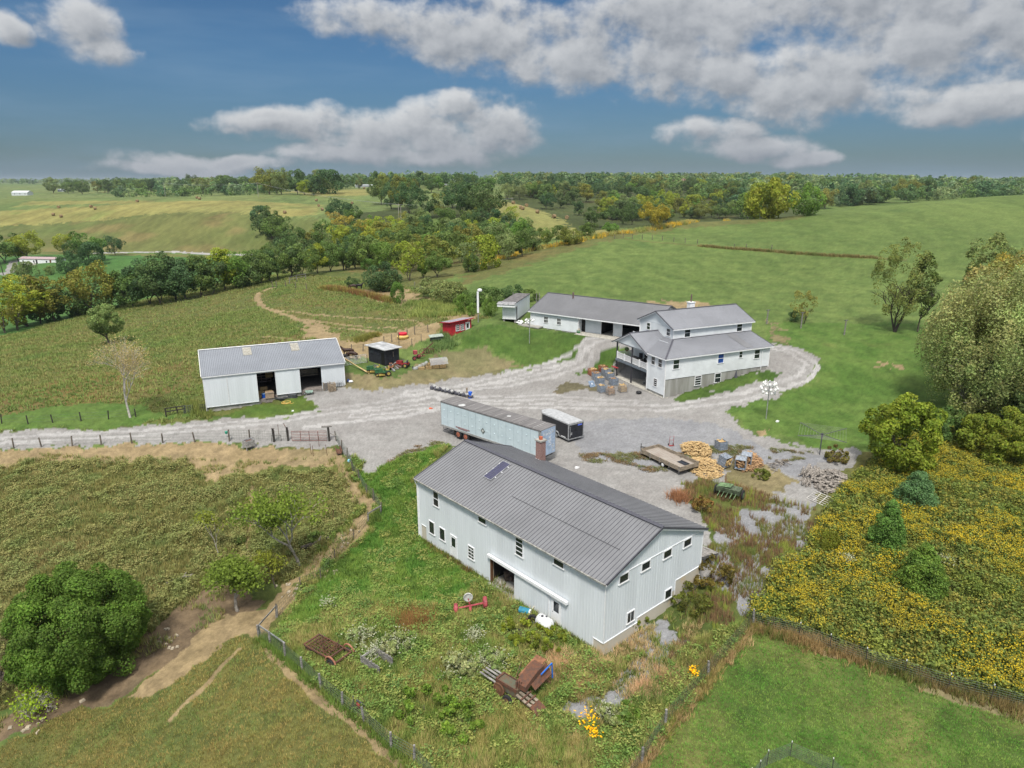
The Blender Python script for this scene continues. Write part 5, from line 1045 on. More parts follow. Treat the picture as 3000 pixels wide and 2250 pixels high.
horse((-26.6,109.4,5.6),math.radians(-165),'brown horse farthest behind the barn corner, only its back showing',M_HORSE); horse((-25.6,107.9,5.45),math.radians(170),'dark brown horse behind the tube gate next to the barn',M_HORSE,True); horse((-26.9,107.2,5.3),math.radians(-160),'black horse closest to the barn wall behind the tube gate',M_HB,True,.9)
# ---------- fences and gates ----------
def fence(name,label,pts,h=1.25,r=.07,m=None,wires=3,rails=0,step=None,mesh=False,grp=None,pieces=None,tip=None,lean=.06,seed=0):
    """fence with every post a child and its wires one child; pts are ground points"""
    q=random.Random(seed); P=[Vector(p) for p in pts]
    if step:
        o=[]
        for a,b in zip(P,P[1:]):
            n=max(1,round((b-a).length/step))
            for i in range(n): c=a.lerp(b,i/n); o.append(Vector((c.x,c.y,gz(c.x,c.y))))
        o.append(P[-1]); P=o
    c=P[0]; t=thing(name,label,'fence',tuple(c),0,grp); tops=[]
    for p in P:
        l=p-c; a=Vector((q.gauss(0,lean),q.gauss(0,lean),h*q.uniform(.92,1.06))); MB().tube([l-Vector((0,0,.3)),l+a],[r,r*.9],6).build('post',m or M_POST,t); tops.append((l,a))
        if tip: MB().tube([l+a,l+a+Vector((0,0,.1))],[r*1.15,r],6).build('post_cap',M_WHITE,t)
    s=MB()
    for k in range(wires):
        f=(k+.8)/(wires+.2)
        for (a,da),(b,db) in zip(tops,tops[1:]): s.tube([a+da*f,(a+da*f+b+db*f)/2-Vector((0,0,.02)),b+db*f],.011 if not mesh else .012,3,False)
    if mesh:
        for (a,da),(b,db) in zip(tops,tops[1:]):
            n=int((b-a).length/.3)
            for i in range(n): w=a.lerp(b,i/max(n,1)); s.tube([w,w+da*.95],.007,3,False)
    if wires: s.build('wire',M_WIRE,t)
    if rails:
        for k in range(rails):
            f=.95-k*.38
            for (a,da),(b,db) in zip(tops,tops[1:]): MB().beam(a+da*f,b+db*f,.05,.14).build('rail',m or M_WOODG,t)
    return t
W1=lambda L:[at(*p) for p in L]; gA=T1=lambda x0,y0,s:(lambda L:cr(x0,y0,s,L))
fence('field_fence','row of dark wooden posts between the drive and the left field',W1([(-60,1332)]+cr(0,1150,3.16,[(128,517),(385,503),(668,495),(940,485),(1222,470),(1508,465),(1806,458)])+[(672,1293)]),1.35,.09,seed=1)
fence('pasture_fence','row of black posts on the grass strip above the left drive',W1([(-55,1250)]+cr(0,1150,3.16,[(15,287),(262,293),(490,280),(752,265),(1003,247),(1258,225)])),1.25,.08,M_DPOST,seed=2)
fence('rail_fence','short black rail fence with three posts left of the barn',W1(cr(0,1150,3.16,[(1537,225),(1648,203),(1710,195)])),1.25,.09,M_DPOST,0,2,seed=3)
fence('pen_fence','posts and wire of the tan dirt pen along the drive',W1([(672,1289),(732,1289),(803,1293),(845,1291)]),1.4,.10,seed=4,wires=4,mesh=True)
fence('garden_fence','green wire mesh fence curving from the pen gate towards the workshop',W1(cr(600,1150,3.318,[(1278,470),(1330,560),(1385,640),(1440,760),(1500,850),(1575,985),(1640,1050),(1712,1175)])),1.25,.07,seed=5,wires=6,mesh=True)
fence('rail_fence','leaning wooden brace between two posts at the mesh fence corner',W1(cr(600,1150,3.318,[(1712,1180),(1590,1262)])),1.0,.09,M_WOODG,0,1,seed=6)
fence('weed_fence','wire fence running down the slope beside the tan trail',W1([(1079,1531),(1035,1582),(980,1640)]+cr(700,1650,2.765,[(665,130),(505,205),(305,440)])),1.2,.05,seed=7,wires=4,mesh=True)
fence('corner_rail','grey wooden corner brace at the bend of the lower fence',W1(cr(700,1650,2.765,[(305,440),(165,600)])),1.15,.11,M_WOODG,0,1,seed=8)
fence('lower_fence','old mesh fence with grey posts across the lower left foreground',W1(cr(700,1650,2.765,[(165,610),(255,670),(375,765),(515,880),(665,1020),(840,1170),(1020,1300),(1235,1505),(1420,1620),(1600,1800)])),1.3,.085,M_WOODG,6,seed=9,mesh=True)
t=fence('corner_rail','white pipe rail between the first posts of the lower fence',W1(cr(700,1650,2.765,[(180,600),(375,760)])),1.15,.05,M_STEEL,0,1,seed=10)
fence('lawn_fence','sagging wire fence with grey posts beside the lower right lawn',W1([(2207,1832),(2075,1985),(1948,2132),(1880,2240),(1820,2330)]),1.35,.09,M_WOODG,6,seed=11,mesh=True)
fence('garden_edge_fence','white tipped thin post fence between the goldenrod and the lawn',W1([(2207,1832)]+cr(2300,1750,3.16,[(128,370),(415,495),(745,610),(1100,725),(1505,860),(1900,960),(2300,1060)])),1.25,.03,M_DPOST,7,seed=12,mesh=True,tip=True)
fence('corral_net','low green net fence curve in the bottom right lawn',W1([(2200,2300)]+cr(1700,1750,3.16,[(1650,1640),(1725,1560),(1940,1470),(2330,1640),(2500,1780)])),1.05,.025,M_DPOST,8,seed=13,mesh=True,tip=True)
fence('hill_fence','far fence line of dark posts crossing the green hill',W1([(1560,688),(1680,692)]+cr(1400,450,2.949,[(1180,735),(1255,733),(1335,738),(1420,742),(1506,747),(1593,752),(1692,762),(1790,772),(1895,783)])+[(2150,728),(2186,729),(2260,732)]),1.5,.10,seed=14,wires=2)
fence('horse_fence','wire fence on wooden posts along the dirt alley to the red shed',W1(cr(950,800,4.148,[(335,970),(470,955),(725,870),(820,840),(905,815),(1008,790),(1100,750),(1262,720)])),1.45,.08,seed=15,wires=3,rails=0)
fence('horse_fence','outer fence of the dirt alley nearer the black shed',W1(cr(950,800,4.148,[(525,1090),(600,1065)])+cr(950,800,4.148,[(910,905),(1065,880),(1180,835)])),1.3,.06,seed=16,wires=2)
fence('paddock_fence','fence posts beyond the trail on the left ridge',W1(cr(700,450,2.949,[(293,1162),(325,1160),(405,1157),(492,1165),(585,1180)])),1.8,.10,seed=17,wires=2)
fence('rail_fence','pair of rails and posts at the treeline end of the trail',W1(cr(700,450,2.949,[(437,1125),(500,1105),(580,1090)])),1.8,.10,M_WOODG,0,2,seed=18)
fence('yard_fence','grey posts with rail behind the white box shed',W1([(1504,884),(1540,880),(1572,885),(1580,884)]),1.9,.10,M_WOODG,2,seed=19)
fence('creek_fence','few slim posts on the brown ground by the shrubs',W1(cr(700,450,2.949,[(1310,1130),(1520,1165),(1565,1190),(1582,1190)])),1.6,.08,M_WOODG,2,seed=20)
fence('brush_fence','posts in the tall weeds along the field edge',W1(cr(1400,450,2.949,[(338,850),(230,870),(680,790),(1260,680)])),1.7,.10,seed=21,wires=0)
def gate(p0,p1,label,h=1.25,bars=6,m=None,flat=None,arch=0):
    a,b=Vector(p0),Vector(p1); t=thing('tube_gate',label,'gate',tuple(a),math.atan2(b.y-a.y,b.x-a.x)); L=(b-a).length; dz=b.z-a.z
    if flat: t.rotation_euler=(flat,0,math.atan2(b.y-a.y,b.x-a.x)); dz=0
    f=MB(); f.tube([(0,0,.15),(0,0,h),(L,0,h+dz),(L,0,.15+dz),(0,0,.15)],.035,6); f.build('frame',m or M_STEEL,t)
    for i in range(1,bars): z=.15+(h-.15)*i/bars; MB().tube([(0,0,z),(L,0,z+dz)],.026,5).build('bar',m or M_STEEL,t)
    s=MB()
    for i in range(1,4): x=L*i/4; s.box(x-.03,x+.03,-.02,.02,.15+dz*i/4,h+dz*i/4)
    s.build('upright',m or M_STEEL,t); return t
MRG=mat('rusty_red_pipe',(.25,.10,.08),.8,var=.4,scale=5)
gate(at(*cr(600,1150,3.318,[(850,478)])[0]),at(*cr(600,1150,3.318,[(1190,475)])[0]),'long rusty red tube gate of the tan dirt pen',1.35,6,MRG)
gate(at(*cr(950,800,4.148,[(235,1135)])[0]),at(*cr(950,800,4.148,[(515,1090)])[0]),'pale galvanised tube gate between the barn and the black shed',1.4,6)
gate(at(*cr(550,850,4.148,[(150,1498)])[0]),at(*cr(550,850,4.148,[(235,1490)])[0]),'small dark arched gate leaning at the left end of the barn',1.25,5,M_DPOST)
gate(at(*cr(1800,1150,3.16,[(1770,985)])[0]),at(*cr(1800,1150,3.16,[(2005,1098)])[0]),'pale tube gate lying on the ground below the log heap',1.5,5,mat('pale_pipe',(.58,.56,.53)),flat=math.radians(-68))
gate(at(*cr(0,1150,3.16,[(1700,200)])[0]),at(*cr(0,1150,3.16,[(1790,185)])[0]),'short green-grey gate beside the black rail fence',1.1,4,M_WIRE)
for (px,lb) in ((*[(cr(600,1150,3.318,[(675,478)])[0])],'dark wooden post with a flat cap in the dirt pen fence'),(*[(cr(600,1150,3.318,[(812,468)])[0])],'thick black gate post at the left end of the rusty gate'),(*[(cr(600,1150,3.318,[(1212,470)])[0])],'gate post with a shelf board at the right end of the rusty gate')):
    t=thing('gate_post',lb,'post',at(*px),.2); MB().tube([(0,0,-.2),(-.05,0,1.75)],[.14,.13],8).build('post',M_DPOST,t)
    if 'cap' in lb: MB().box(-.2,.2,-.15,.15,1.75,1.8).build('cap',M_WOODG,t)
    if 'shelf' in lb: MB().box(-.8,.4,-.15,.2,1.8,1.95).build('board',M_WOODG,t); MB().beam((0,0,1.1),(.9,-.5,.7),.08,.1).build('brace',M_WOODG,t)
    if 'thick' in lb: MB().tube([(0,.1,1.3),(-.4,.2,2.2)],.04,6).build('rod',M_RUST,t)
p=at(*cr(600,1150,3.318,[(432,545)])[0]); t=thing('hog_feeder','grey metal feeder box with rusty inside beside the pen fence','feeder',p,.9); s=MB(); s.box(-.6,.6,-.45,-.4,.35,1.15); s.box(-.6,.6,.4,.45,.35,1.15); s.box(-.6,-.55,-.4,.4,.35,1.15); s.box(.55,.6,-.4,.4,.35,1.15); s.build('box',M_STEEL,t); MB().box(-.54,.54,-.39,.39,.4,.95).build('lining',M_RUST,t); s=MB()
for x in (-.55,.55):
    for y in (-.4,.4): s.box(x-.04,x+.04,y-.04,y+.04,0,.4)
s.build('leg',M_STEEL,t)
p=at(*cr(600,1150,3.318,[(1300,575)])[0]); t=thing('feed_trough','long rusty feed trough along the mesh fence','trough',p,math.radians(110)); MB().prism([(-.25,.1),(.25,.1),(.35,.42),(.28,.42),(.2,.18),(-.2,.18),(-.28,.42),(-.35,.42)],-1.0,1.0,'YZ').build('tub',M_RUST,t); MB().box(-.8,-.7,-.3,.3,0,.15).box(.7,.8,-.3,.3,0,.15).build('foot',M_WOODG,t)
p=at(*cr(600,1150,3.318,[(215,440)])[0]); t=thing('bucket','green bucket hanging on a post by the drive','bucket',(p[0],p[1],p[2]+.55)); MB().tube([(0,0,0),(0,0,.3)],[.15,.19],12).build('pail',mat('green_plastic',(.02,.35,.22),.5),t); MB().ring((0,0,.3),.19,.015,12).build('rim',M_TRIMD,t)
p=at(*cr(600,1150,3.318,[(1405,680)])[0]); t=thing('ball','light blue ball by the mesh fence','ball',(p[0],p[1],p[2]+.2)); MB().blob((0,0,0),.22,0,14,10).build('shell',mat('blue_ball',(.2,.5,.62),.4),t,smooth=True); MB().ring((0,0,0),.218,.008,14).build('seam',M_WHITE,t)
t=thing('mesh_panel','dark welded mesh panel leaning on the pen fence','panel',at(*cr(600,1150,3.318,[(700,477)])[0]),.1); s=MB()
for i in range(9): s.tube([(i*.14-.6,0,.05),(i*.14-.6,0,.8)],.015,4)
s.build('mesh',M_WIRE,t); MB().tube([(-.62,0,.05),(-.62,0,.82),(.55,0,.82),(.55,0,.05)],.03,5).build('frame',M_DPOST,t)
for i,(x,y) in enumerate([(1035,600),(1055,620),(1190,612),(1112,525),(720,410),(1245,1260),(1095,1265)]):
    p=at(*cr(600,1150,3.318,[(x,y)])[0]); o=MB().tube([(0,0,-.1),(random.uniform(-.15,.15),0,1.35)],.03,5).build('stake',M_RUST,loc=p); tag(o,'thin rusty stake standing in the dirt pen','stake','loose stakes in the dirt pen')
# ---------- things around the barn ----------
cb=lambda x,y:at(*cr(550,850,4.148,[(x,y)])[0]); cy=lambda x,y:at(*cr(950,800,4.148,[(x,y)])[0]); cw=lambda x,y:at(*cr(1200,1700,3.318,[(x,y)])[0]); cg=lambda x,y:at(*cr(1400,830,3.687,[(x,y)])[0]); cl=lambda x,y:at(*cr(700,1650,2.765,[(x,y)])[0])
p=cb(928,1330); t=thing('barrel','bright blue plastic barrel in front of the barn bay','barrel',p); MB().tube([(0,0,0),(0,0,.1),(0,0,.45),(0,0,.8),(0,0,.9)],[.26,.3,.31,.3,.27],16).build('drum',mat('blue_barrel',(.01,.10,.55),.4),t); MB().cyl((0,0,.9),.26,.03,16).ring((0,0,.86),.29,.02,16).build('lid',mat('pale_lid',(.25,.45,.75)),t)
for (x,y,lb,s) in ((1140,1328,'oval black rubber water trough on the grass by the barn','long'),(1275,1305,'upturned dark plastic tub by the barn grass','short')):
    t=thing('water_trough',lb,'trough',cb(x,y),.1); k=1.15 if s=='long' else .75
    if s=='long': MB().ring((0,0,.2),.55,.1,20).build('rim',M_PLASTIC,t).scale=(k*1.3,.6,1); MB().tube([(0,0,0),(0,0,.22)],[.5,.55],20).build('tub',M_PLASTIC,t).scale=(k*1.3,.6,1)
    else: MB().cbox((0,0,.25),(1.3,.75,.5),0,.85).build('tub',M_PLASTIC,t); MB().box(-.7,.7,-.42,.42,0,.06).build('rim',M_PLASTIC,t)
t=thing('hose_ring','coiled bright yellow hose lying on the grass by the barn','hose',cb(1197,1372)); s=MB(); s.ring((0,0,.07),.6,.06,20); s.ring((.12,.05,.14),.48,.06,20); s.build('coil',mat('yellow_hose',(.62,.42,.10),.5),t); MB().tube([(.5,-.2,.08),(.9,-.4,.05),(1.1,-.1,.05)],.05,6).build('loose_end',mat('yellow_hose',(.62,.42,.10),.5),t)
t=thing('wheelbarrow','pale green wheelbarrow tipped beside the open barn bay','wheelbarrow',cb(1480,1268),.3); MB().prism([(-.55,.55),(.5,.5),(.35,.3),(-.35,.32)],-.4,.4).build('tray',mat('pale_green',(.30,.42,.36),.6,var=.3),t); s=MB(); s.tube([(-.6,-.3,.0),(-.2,-.25,.35),(.9,-.3,.5)],.025,5); s.tube([(-.6,.3,0),(-.2,.25,.35),(.9,.3,.5)],.025,5); s.tube([(.3,.3,.4),(.45,.35,0)],.025,5); s.tube([(.3,-.3,.4),(.45,-.35,0)],.025,5); s.build('handle',M_WOODG,t); wheel(t,(-.65,0,.18),.18,.08)
MPAL=mat('pallet_wood',(.40,.32,.23),.9,var=.3,scale=3)
for i,(x,y,tl,lb) in enumerate(((1690,1205,.0,'grey wooden crate cage against the barn end wall'),(1755,1222,.0,'tan slatted crate in front of the grey one at the barn end'))):
    t=thing('slatted_crate',lb,'crate',cb(x,y),.42); s=MB(); w=1.0
    for k in range(7): z=.05+k*.16; s.box(-w/2,w/2,-.5,-.46,z,z+.09); s.box(-w/2,w/2,.46,.5,z,z+.09); s.box(-w/2,-w/2+.04,-.46,.46,z,z+.09); s.box(w/2-.04,w/2,-.46,.46,z,z+.09)
    s.build('slat',M_WOODG if i==0 else MPAL,t); s=MB()
    for x in (-w/2,w/2-.08): 
        for y in (-.52,.44): s.box(x,x+.08,y,y+.08,0,1.2)
    s.build('corner_post',MPAL,t); MB().box(-.42,.42,-.42,.42,.03,.9).build('filling',M_DARK,t)
t=thing('bicycle_pile','tangle of dark bicycle frames leaning on the barn corner','bicycles',cb(1845,1175),.42); s=MB()
for i in range(4): s.ring((i*.25-.5,-.1*i,.34),.32,.025,16,'Y')
s.build('wheel',M_TRIMD,t); s=MB()
for i in range(3): x=i*.28-.5; s.tube([(x,-.1*i,.34),(x+.35,-.1*i,.85),(x+.7,-.1*i,.34),(x+.3,-.1*i,.4),(x,-.1*i,.34)],.022,5); s.tube([(x+.35,-.1*i,.85),(x+.3,-.1*i,1.0)],.02,5)
s.build('frame',M_STEEL,t)
t=thing('milk_can','dark blue and white bag bundle right of the barn corner','bundle',cb(1965,1120)); MB().blob((-.15,0,.25),(.22,.2,.28),.1).build('blue_bag',mat('navy_bag',(.02,.04,.15),.6),t); MB().blob((.25,-.1,.16),(.35,.22,.18),.15).build('white_bag',M_WHITE,t)
a,b=Vector(cy(240,1130)),Vector(cy(545,1228)); 
for i in range(3):
    o=MB().beam((a.x-.1*i,a.y+.25+.12*i,a.z+1.3-.1*i),(b.x+.05*i,b.y+.14*i,b.z+.08),.14,.05).build('lumber_board',M_WOODN); tag(o,'long yellow board sloping down from the barn corner to the grass','board','three boards leaning from the barn corner')
# garden tractors
def tractor(p,rz,label,hood,s=1.):
    t=thing('garden_tractor',label,'tractor',p,rz,sc=s); MB().box(.1,1.0,-.25,.25,.42,.78).prism([(.1,.78),(1.0,.74),(1.0,.8),(.9,.86),(.1,.9)],-.24,.24).build('hood',hood,t); MB().box(-.8,.1,-.4,.4,.4,.5).box(-.8,-.2,-.45,-.22,.5,.68).box(-.8,-.2,.22,.45,.5,.68).build('fender',hood,t)
    MB().box(-.65,-.3,-.22,.22,.68,.76).box(-.72,-.64,-.22,.22,.7,1.05).build('seat',M_YEL if hood is M_GREEN else M_TRIMD,t); MB().tube([(.1,0,.85),(-.08,0,1.02)],.02,5).ring((-.1,0,1.03),.17,.02,14).build('steering_wheel',M_TRIMD,t)
    for y in (-.42,.42): wheel(t,(-.55,y,.32),.32,.24,'Y',M_YEL); wheel(t,(.8,y*.85,.2),.2,.14,'Y',M_YEL)
    MB().box(-.1,.6,-.55,.55,.12,.25).build('mower_deck',M_YEL if hood is M_GREEN else M_RUST,t)
tractor(cy(720,1245),math.radians(200),'green lawn tractor with yellow wheel nearest the yard',M_GREEN,1.25); tractor(cy(610,1205),math.radians(190),'second green lawn tractor behind, nearer the long boards',M_GREEN,1.15)
tractor(cy(960,1140),math.radians(160),'red riding mower with white seat beside the black shed',M_RED,1.1)
tractor(cy(810,1165),math.radians(100),'dull orange push tractor in front of the black shed door',mat('dull_orange',(.35,.15,.07)),.9)
r=random.Random(5)
for i,(x,y) in enumerate([(760,1175),(840,1190),(880,1165),(900,1150),(1000,1120),(640,1150),(860,1125)]):
    t=thing('scrap_part','small rusty machine part in the junk row before the black shed','scrap',cy(x,y),r.uniform(0,3),'rusty parts lying before the black shed'); MB().cbox((0,0,.2),(.7,.3,.35),0,.7).build('block',[M_RUST,M_STEEL,M_WOODG][i%3],t); MB().tube([(-.5,0,.1),(.1,.2,.5),(.6,-.1,.15)],.04,5).build('rod',M_STEEL,t)
# faded red implements
t=thing('hay_mower','faded red sickle mower with small wheels behind the wrapped hay','implement',cy(1115,1050),.4); MB().box(-.4,.2,-.3,.3,.9,1.5).build('shield',M_PINK,t); MB().beam((-.3,0,.5),(1.6,.3,.4),.15,.15).beam((.2,0,.5),(1.3,-.2,1.2),.08,.08).build('frame',M_PINK,t); wheel(t,(-.4,-.5,.35),.35,.15,'Y',M_PINK); wheel(t,(.6,.5,.35),.35,.15,'Y',M_PINK); MB().tube([(1.0,0,.4),(1.5,.1,1.4)],.06,6).build('lever',M_RUST,t)
t=thing('cultivator','rusty cultivator with raised crossed beams on the slope','implement',cy(1250,985),.3); MB().beam((-.8,0,.3),(1.1,.1,1.9),.12,.14).beam((-.5,.4,.9),(1.2,-.3,.8),.1,.1).build('beam',M_RUST,t); s=MB()
for x in (-.8,-.1,.7): s.ring((x,0,.5),.48,.04,16,'Y'); s.tube([(x,-.3,.5),(x,.3,.5)],.05,6)
s.build('disc_wheel',M_RUST,t); s=MB()
for i in range(5): s.tube([(-.6+i*.4,.4,.85),(-.5+i*.4,.5,.4),(-.3+i*.4,.5,.1)],.03,5)
s.build('tine',M_RUST,t)
# straw bales wrapped in plastic
MS=mat('straw',(.38,.27,.13),.95,0,var=.4,scale=12,bump=.5); c=Vector((-11.7,106.3,4.65)); t=thing('straw_stack','stack of straw bales partly wrapped in clear plastic sheet','hay stack',tuple(c),math.radians(22))
for (x,y,z) in [(-1.6,-.3,0),(-.5,-.3,0),(.6,-.3,0),(-1.6,.35,0),(-.5,.35,0),(.6,.35,0),(-1.3,-.1,.45),(-.2,0,.45),(.8,0,.45),(-.9,0,.9),(.2,0,.9),(-2.9,-.5,0),(-3.0,.1,0)]: MB().cbox((x,y,z+.23),(1.0,.55,.44),.02*x).build('bale',MS,t)
MPL=bpy.data.materials.new('clear_plastic_sheet'); MPL.use_nodes=True; b=MPL.node_tree.nodes['Principled BSDF']; b.inputs['Base Color'].default_value=(.45,.47,.50,1); b.inputs['Roughness'].default_value=.3; b.inputs['Alpha'].default_value=.42
s=MB(); n=10
def sheet(mb,f,nu,nv):
    vs=[f(i/nu,j/nv) for i in range(nu+1) for j in range(nv+1)]; mb.add(vs,[(i*(nv+1)+j,(i+1)*(nv+1)+j,(i+1)*(nv+1)+j+1,i*(nv+1)+j+1) for i in range(nu) for j in range(nv)])
rr=random.Random(8); W_=[[rr.uniform(-.07,.07) for _ in range(40)] for _ in range(40)]
sheet(s,lambda u,v:(-1.5+2.9*u+W_[int(v*20)][int(u*20)],-1.0+2.0*v,.35+1.2*math.sin(math.pi*min(max(v,.02),.98))**.45+W_[int(u*20)][int(v*20)]),20,20)
qq=random.Random(9)
for (x,y,z,r) in ((-3.9,-.5,.3,.42),(-3.5,-.2,.35,.4),(-3.0,-.1,.55,.4),(-2.4,.0,.75,.36),(-1.9,.1,.95,.36)): s.blob((x,y,z),(r,r*.8,r*.75),.22,9,6,qq)
s.build('plastic_sheet',MPL,t,smooth=True)
wheel(t,(-4.2,-.3,.35),.35,.15,'X')
t=thing('hay_ring_feeder','round feeder with red top and yellow base in the dirt alley','feeder',cy(955,795)); MB().tube([(0,0,0),(0,0,.4),(0,0,.65)],[.9,1.05,.8],18).build('base',mat('pale_yellow',(.62,.45,.14),.6),t); MB().tube([(0,0,.65),(0,0,1.0),(0,0,1.1)],[.75,.8,.5],16).build('top',mat('bright_red',(.6,.015,.04),.5),t)
t=thing('rabbit_hutch','weathered grey slatted hutch with flat roof below the red shed','hutch',cy(1360,832),.3); MB().box(-1.0,1.0,-.5,.5,.4,.9).build('cage',M_WIRE,t); MB().slab([(-1.2,-.7,.95),(1.2,-.7,1.05),(1.2,.7,1.2),(-1.2,.7,1.1)],.08).build('roof',mat('pale_green_grey',(.33,.38,.33)),t); s=MB()
for x in (-.9,.9):
    for y in (-.45,.45): s.box(x-.05,x+.05,y-.05,y+.05,-.1,.95)
s.build('leg',M_DPOST,t)
# ---------- garage front ----------
MWW=mat('old_grey_wheel',(.16,.15,.15),.9)
for i,(x,y,r_,lb) in enumerate(((655,470,.75,'largest old spoked wagon wheel leaning at the left of the garage wall'),(800,490,.55,'small spoked wagon wheel under the second garage window'),(1010,520,.72,'spoked wagon wheel leaning near the open garage bay'))):
    t=thing('wagon_wheel',lb,'wheel',cg(x,y),math.radians(-36.3),'old wagon wheels along the garage wall'); t.rotation_euler=(math.radians(-12),0,math.radians(-36.3)); MB().ring((0,0,r_),r_,.05,24,'Y').build('rim',MWW,t); s=MB()
    for k in range(12): a=k*math.pi/6; s.tube([(0,0,r_),(r_*math.cos(a),0,r_+r_*math.sin(a))],.025,4)
    s.build('spoke',MWW,t); MB().cyl((0,-.1,r_),.1,.2,10,'Y').build('hub',MWW,t)
t=thing('wash_tub','round grey metal tub leaning in the garage porch','tub',cg(1185,500),math.radians(-36)); MB().ring((0,.5,.75),.65,.06,20,'Y').build('rim',M_STEEL,t); MB().tube([(0,.5,.75),(0,.75,.75)],[.62,.5],20).build('tub',MWW,t)
t=thing('garden_hose_cart','green hose reel with yellow hose spilling onto the lawn','hose reel',cg(1085,560)); MB().cyl((-.3,0,.5),.35,.6,14,'X').build('reel',M_GREEN,t); MB().tube([(0,-.2,0),(.1,0,1.2)],.05,6).tube([(-.4,.1,0),(-.1,.1,1.1)],.05,6).build('stand',mat('tan_stand',(.6,.45,.22)),t); s=MB(); q=random.Random(2)
for k in range(3): s.tube([(q.uniform(-1,2.8),q.uniform(-1.2,.2),.05) for _ in range(9)],.05,5)
s.build('hose',mat('yellow_hose',(.62,.42,.10),.5),t)
p=cg(500,440); t=thing('white_stone_heap','heap of white plastic sacks on a pale slab at the garage corner','sacks',p,math.radians(-36)); q=random.Random(1)
for i in range(14): MB().blob((q.uniform(-1.4,1.4),q.uniform(-1.0,.9),.15+q.uniform(0,.3)),(q.uniform(.2,.4),q.uniform(.15,.3),.16),.12,8,5,q).build('sack',M_WHITE,t,smooth=True)
MB().box(-2.2,4.0,-1.3,1.0,-.15,.06).build('slab',M_CONC,t)
# patio and porch things of the farmhouse
HM=HOUSE.matrix_basis
def onhouse(name,label,cat,x,y,z,rz=0,group=None):
    t=thing(name,label,cat,(0,0,0),0,group); t.matrix_basis=HM@Matrix.Translation((x,y,z))@Matrix.Rotation(rz,4,'Z'); return t
t=onhouse('wood_crate','orange-brown wooden crate at the back of the patio','crate',4.0,6.6,4.06); MB().box(-.5,.5,-.6,.6,.1,1.2).build('box',mat('orange_crate',(.42,.18,.05)),t); MB().box(-.52,-.5,-.6,.6,.1,.25).box(-.52,-.5,-.6,.6,1.05,1.2).each('batten',M_WOOD,t)
t=onhouse('wood_crate','pale box stacked at the back of the patio left of the orange crate','crate',4.1,8.2,4.06); MB().box(-.4,.4,-.5,.5,0,1.1).build('box',mat('pale_box',(.45,.43,.4)),t); MB().box(-.42,-.4,-.5,.5,.5,.6).build('strap',M_TRIMD,t)
t=onhouse('patio_bench','grey metal bench standing on the patio below the porch','bench',1.8,6.4,4.06,.3); MB().box(-.3,.3,-.6,.6,.42,.48).build('seat',M_STEEL,t); MB().box(.28,.34,-.6,.6,.5,1.0).build('backrest',M_STEEL,t)
for y in (-.55,.55): MB().box(-.3,.3,y-.03,y+.03,0,.42).build('leg',M_STEEL,t)
t=onhouse('cooker','small dark stove near the house wall on the patio','stove',3.4,5.2,4.06); MB().box(-.3,.3,-.3,.3,.2,1.0).build('body',M_TRIMD,t); MB().cyl((0,0,1.0),.06,1.2,8).build('pipe',M_TRIMD,t)
MPF=mat('black_furniture',(.015,.016,.02),.5)
for i,(x,y,a,lb) in enumerate(((1.2,5.2,.2,'black porch chair nearest the house wall'),(1.6,6.6,2.,'black porch chair in the middle of the porch'),(2.6,6.0,1.,'black porch chair farther back on the porch'),(2.4,9.4,.5,'black chair in the left half of the porch'))):
    t=onhouse('porch_chair',lb,'chair',x,y,6.96,a); MB().box(-.3,.3,-.3,.3,.42,.5).build('seat',MPF,t); MB().box(.26,.32,-.3,.3,.5,1.15).build('backrest',MPF,t)
    for (u,v) in ((-.27,-.27),(.27,-.27),(.27,.27),(-.27,.27)): MB().box(u-.03,u+.03,v-.03,v+.03,0,.42).build('leg',MPF,t)
t=onhouse('hanging_basket','flower basket hanging at the left opening of the porch','basket',.35,9.9,8.55); MB().tube([(0,0,0),(0,0,.25)],[.15,.25],12).build('pot',M_RUST,t); MB().tube([(0,0,.2),(0,0,1.0)],.01,4).build('chain',M_STEEL,t); MB().blob((0,0,.35),(.35,.35,.25),.3).build('plant',mat('basket_plant',(.03,.06,.02),.9,var=.6,scale=20),t)
t=onhouse('porch_table','small wooden plant stand by the porch railing','table',.7,10.7,6.96); MB().box(-.25,.25,-.25,.25,.65,.7).build('tabletop',M_WOOD,t)
for (u,v) in ((-.2,-.2),(.2,-.2),(.2,.2),(-.2,.2)): MB().box(u-.025,u+.025,v-.025,v+.025,0,.65).build('leg',M_WOOD,t)
t=onhouse('red_kayak','red sled resting on the concrete pier of the patio','sled',.1,12.6,5.36,.1); MB().blob((0,0,.1),(.28,.9,.12)).build('hull',M_RED,t); MB().ring((0,0,.12),.2,.02,12).build('rim',M_RED,t)
t=onhouse('tyre','black tyre lying on the ground in front of the farmhouse patio','tyre',-1.6,3.6,4.0); MB().ring((0,0,.12),.3,.13,20).build('tread',M_RUBBER,t); MB().cyl((0,0,.08),.2,.06,14).build('rim',M_STEEL,t)
t=onhouse('cellar_vent','dark cone shaped bush stump against the foundation wall','stump',12.5,-.25,5.2); MB().tube([(0,0,0),(0,0,1.1),(0,0,1.5)],[.35,.12,.02],8).build('cone',M_TRIMD,t); MB().tube([(0,0,.3),(.1,-.05,1.7)],.02,4).build('stick',M_TRIMD,t)
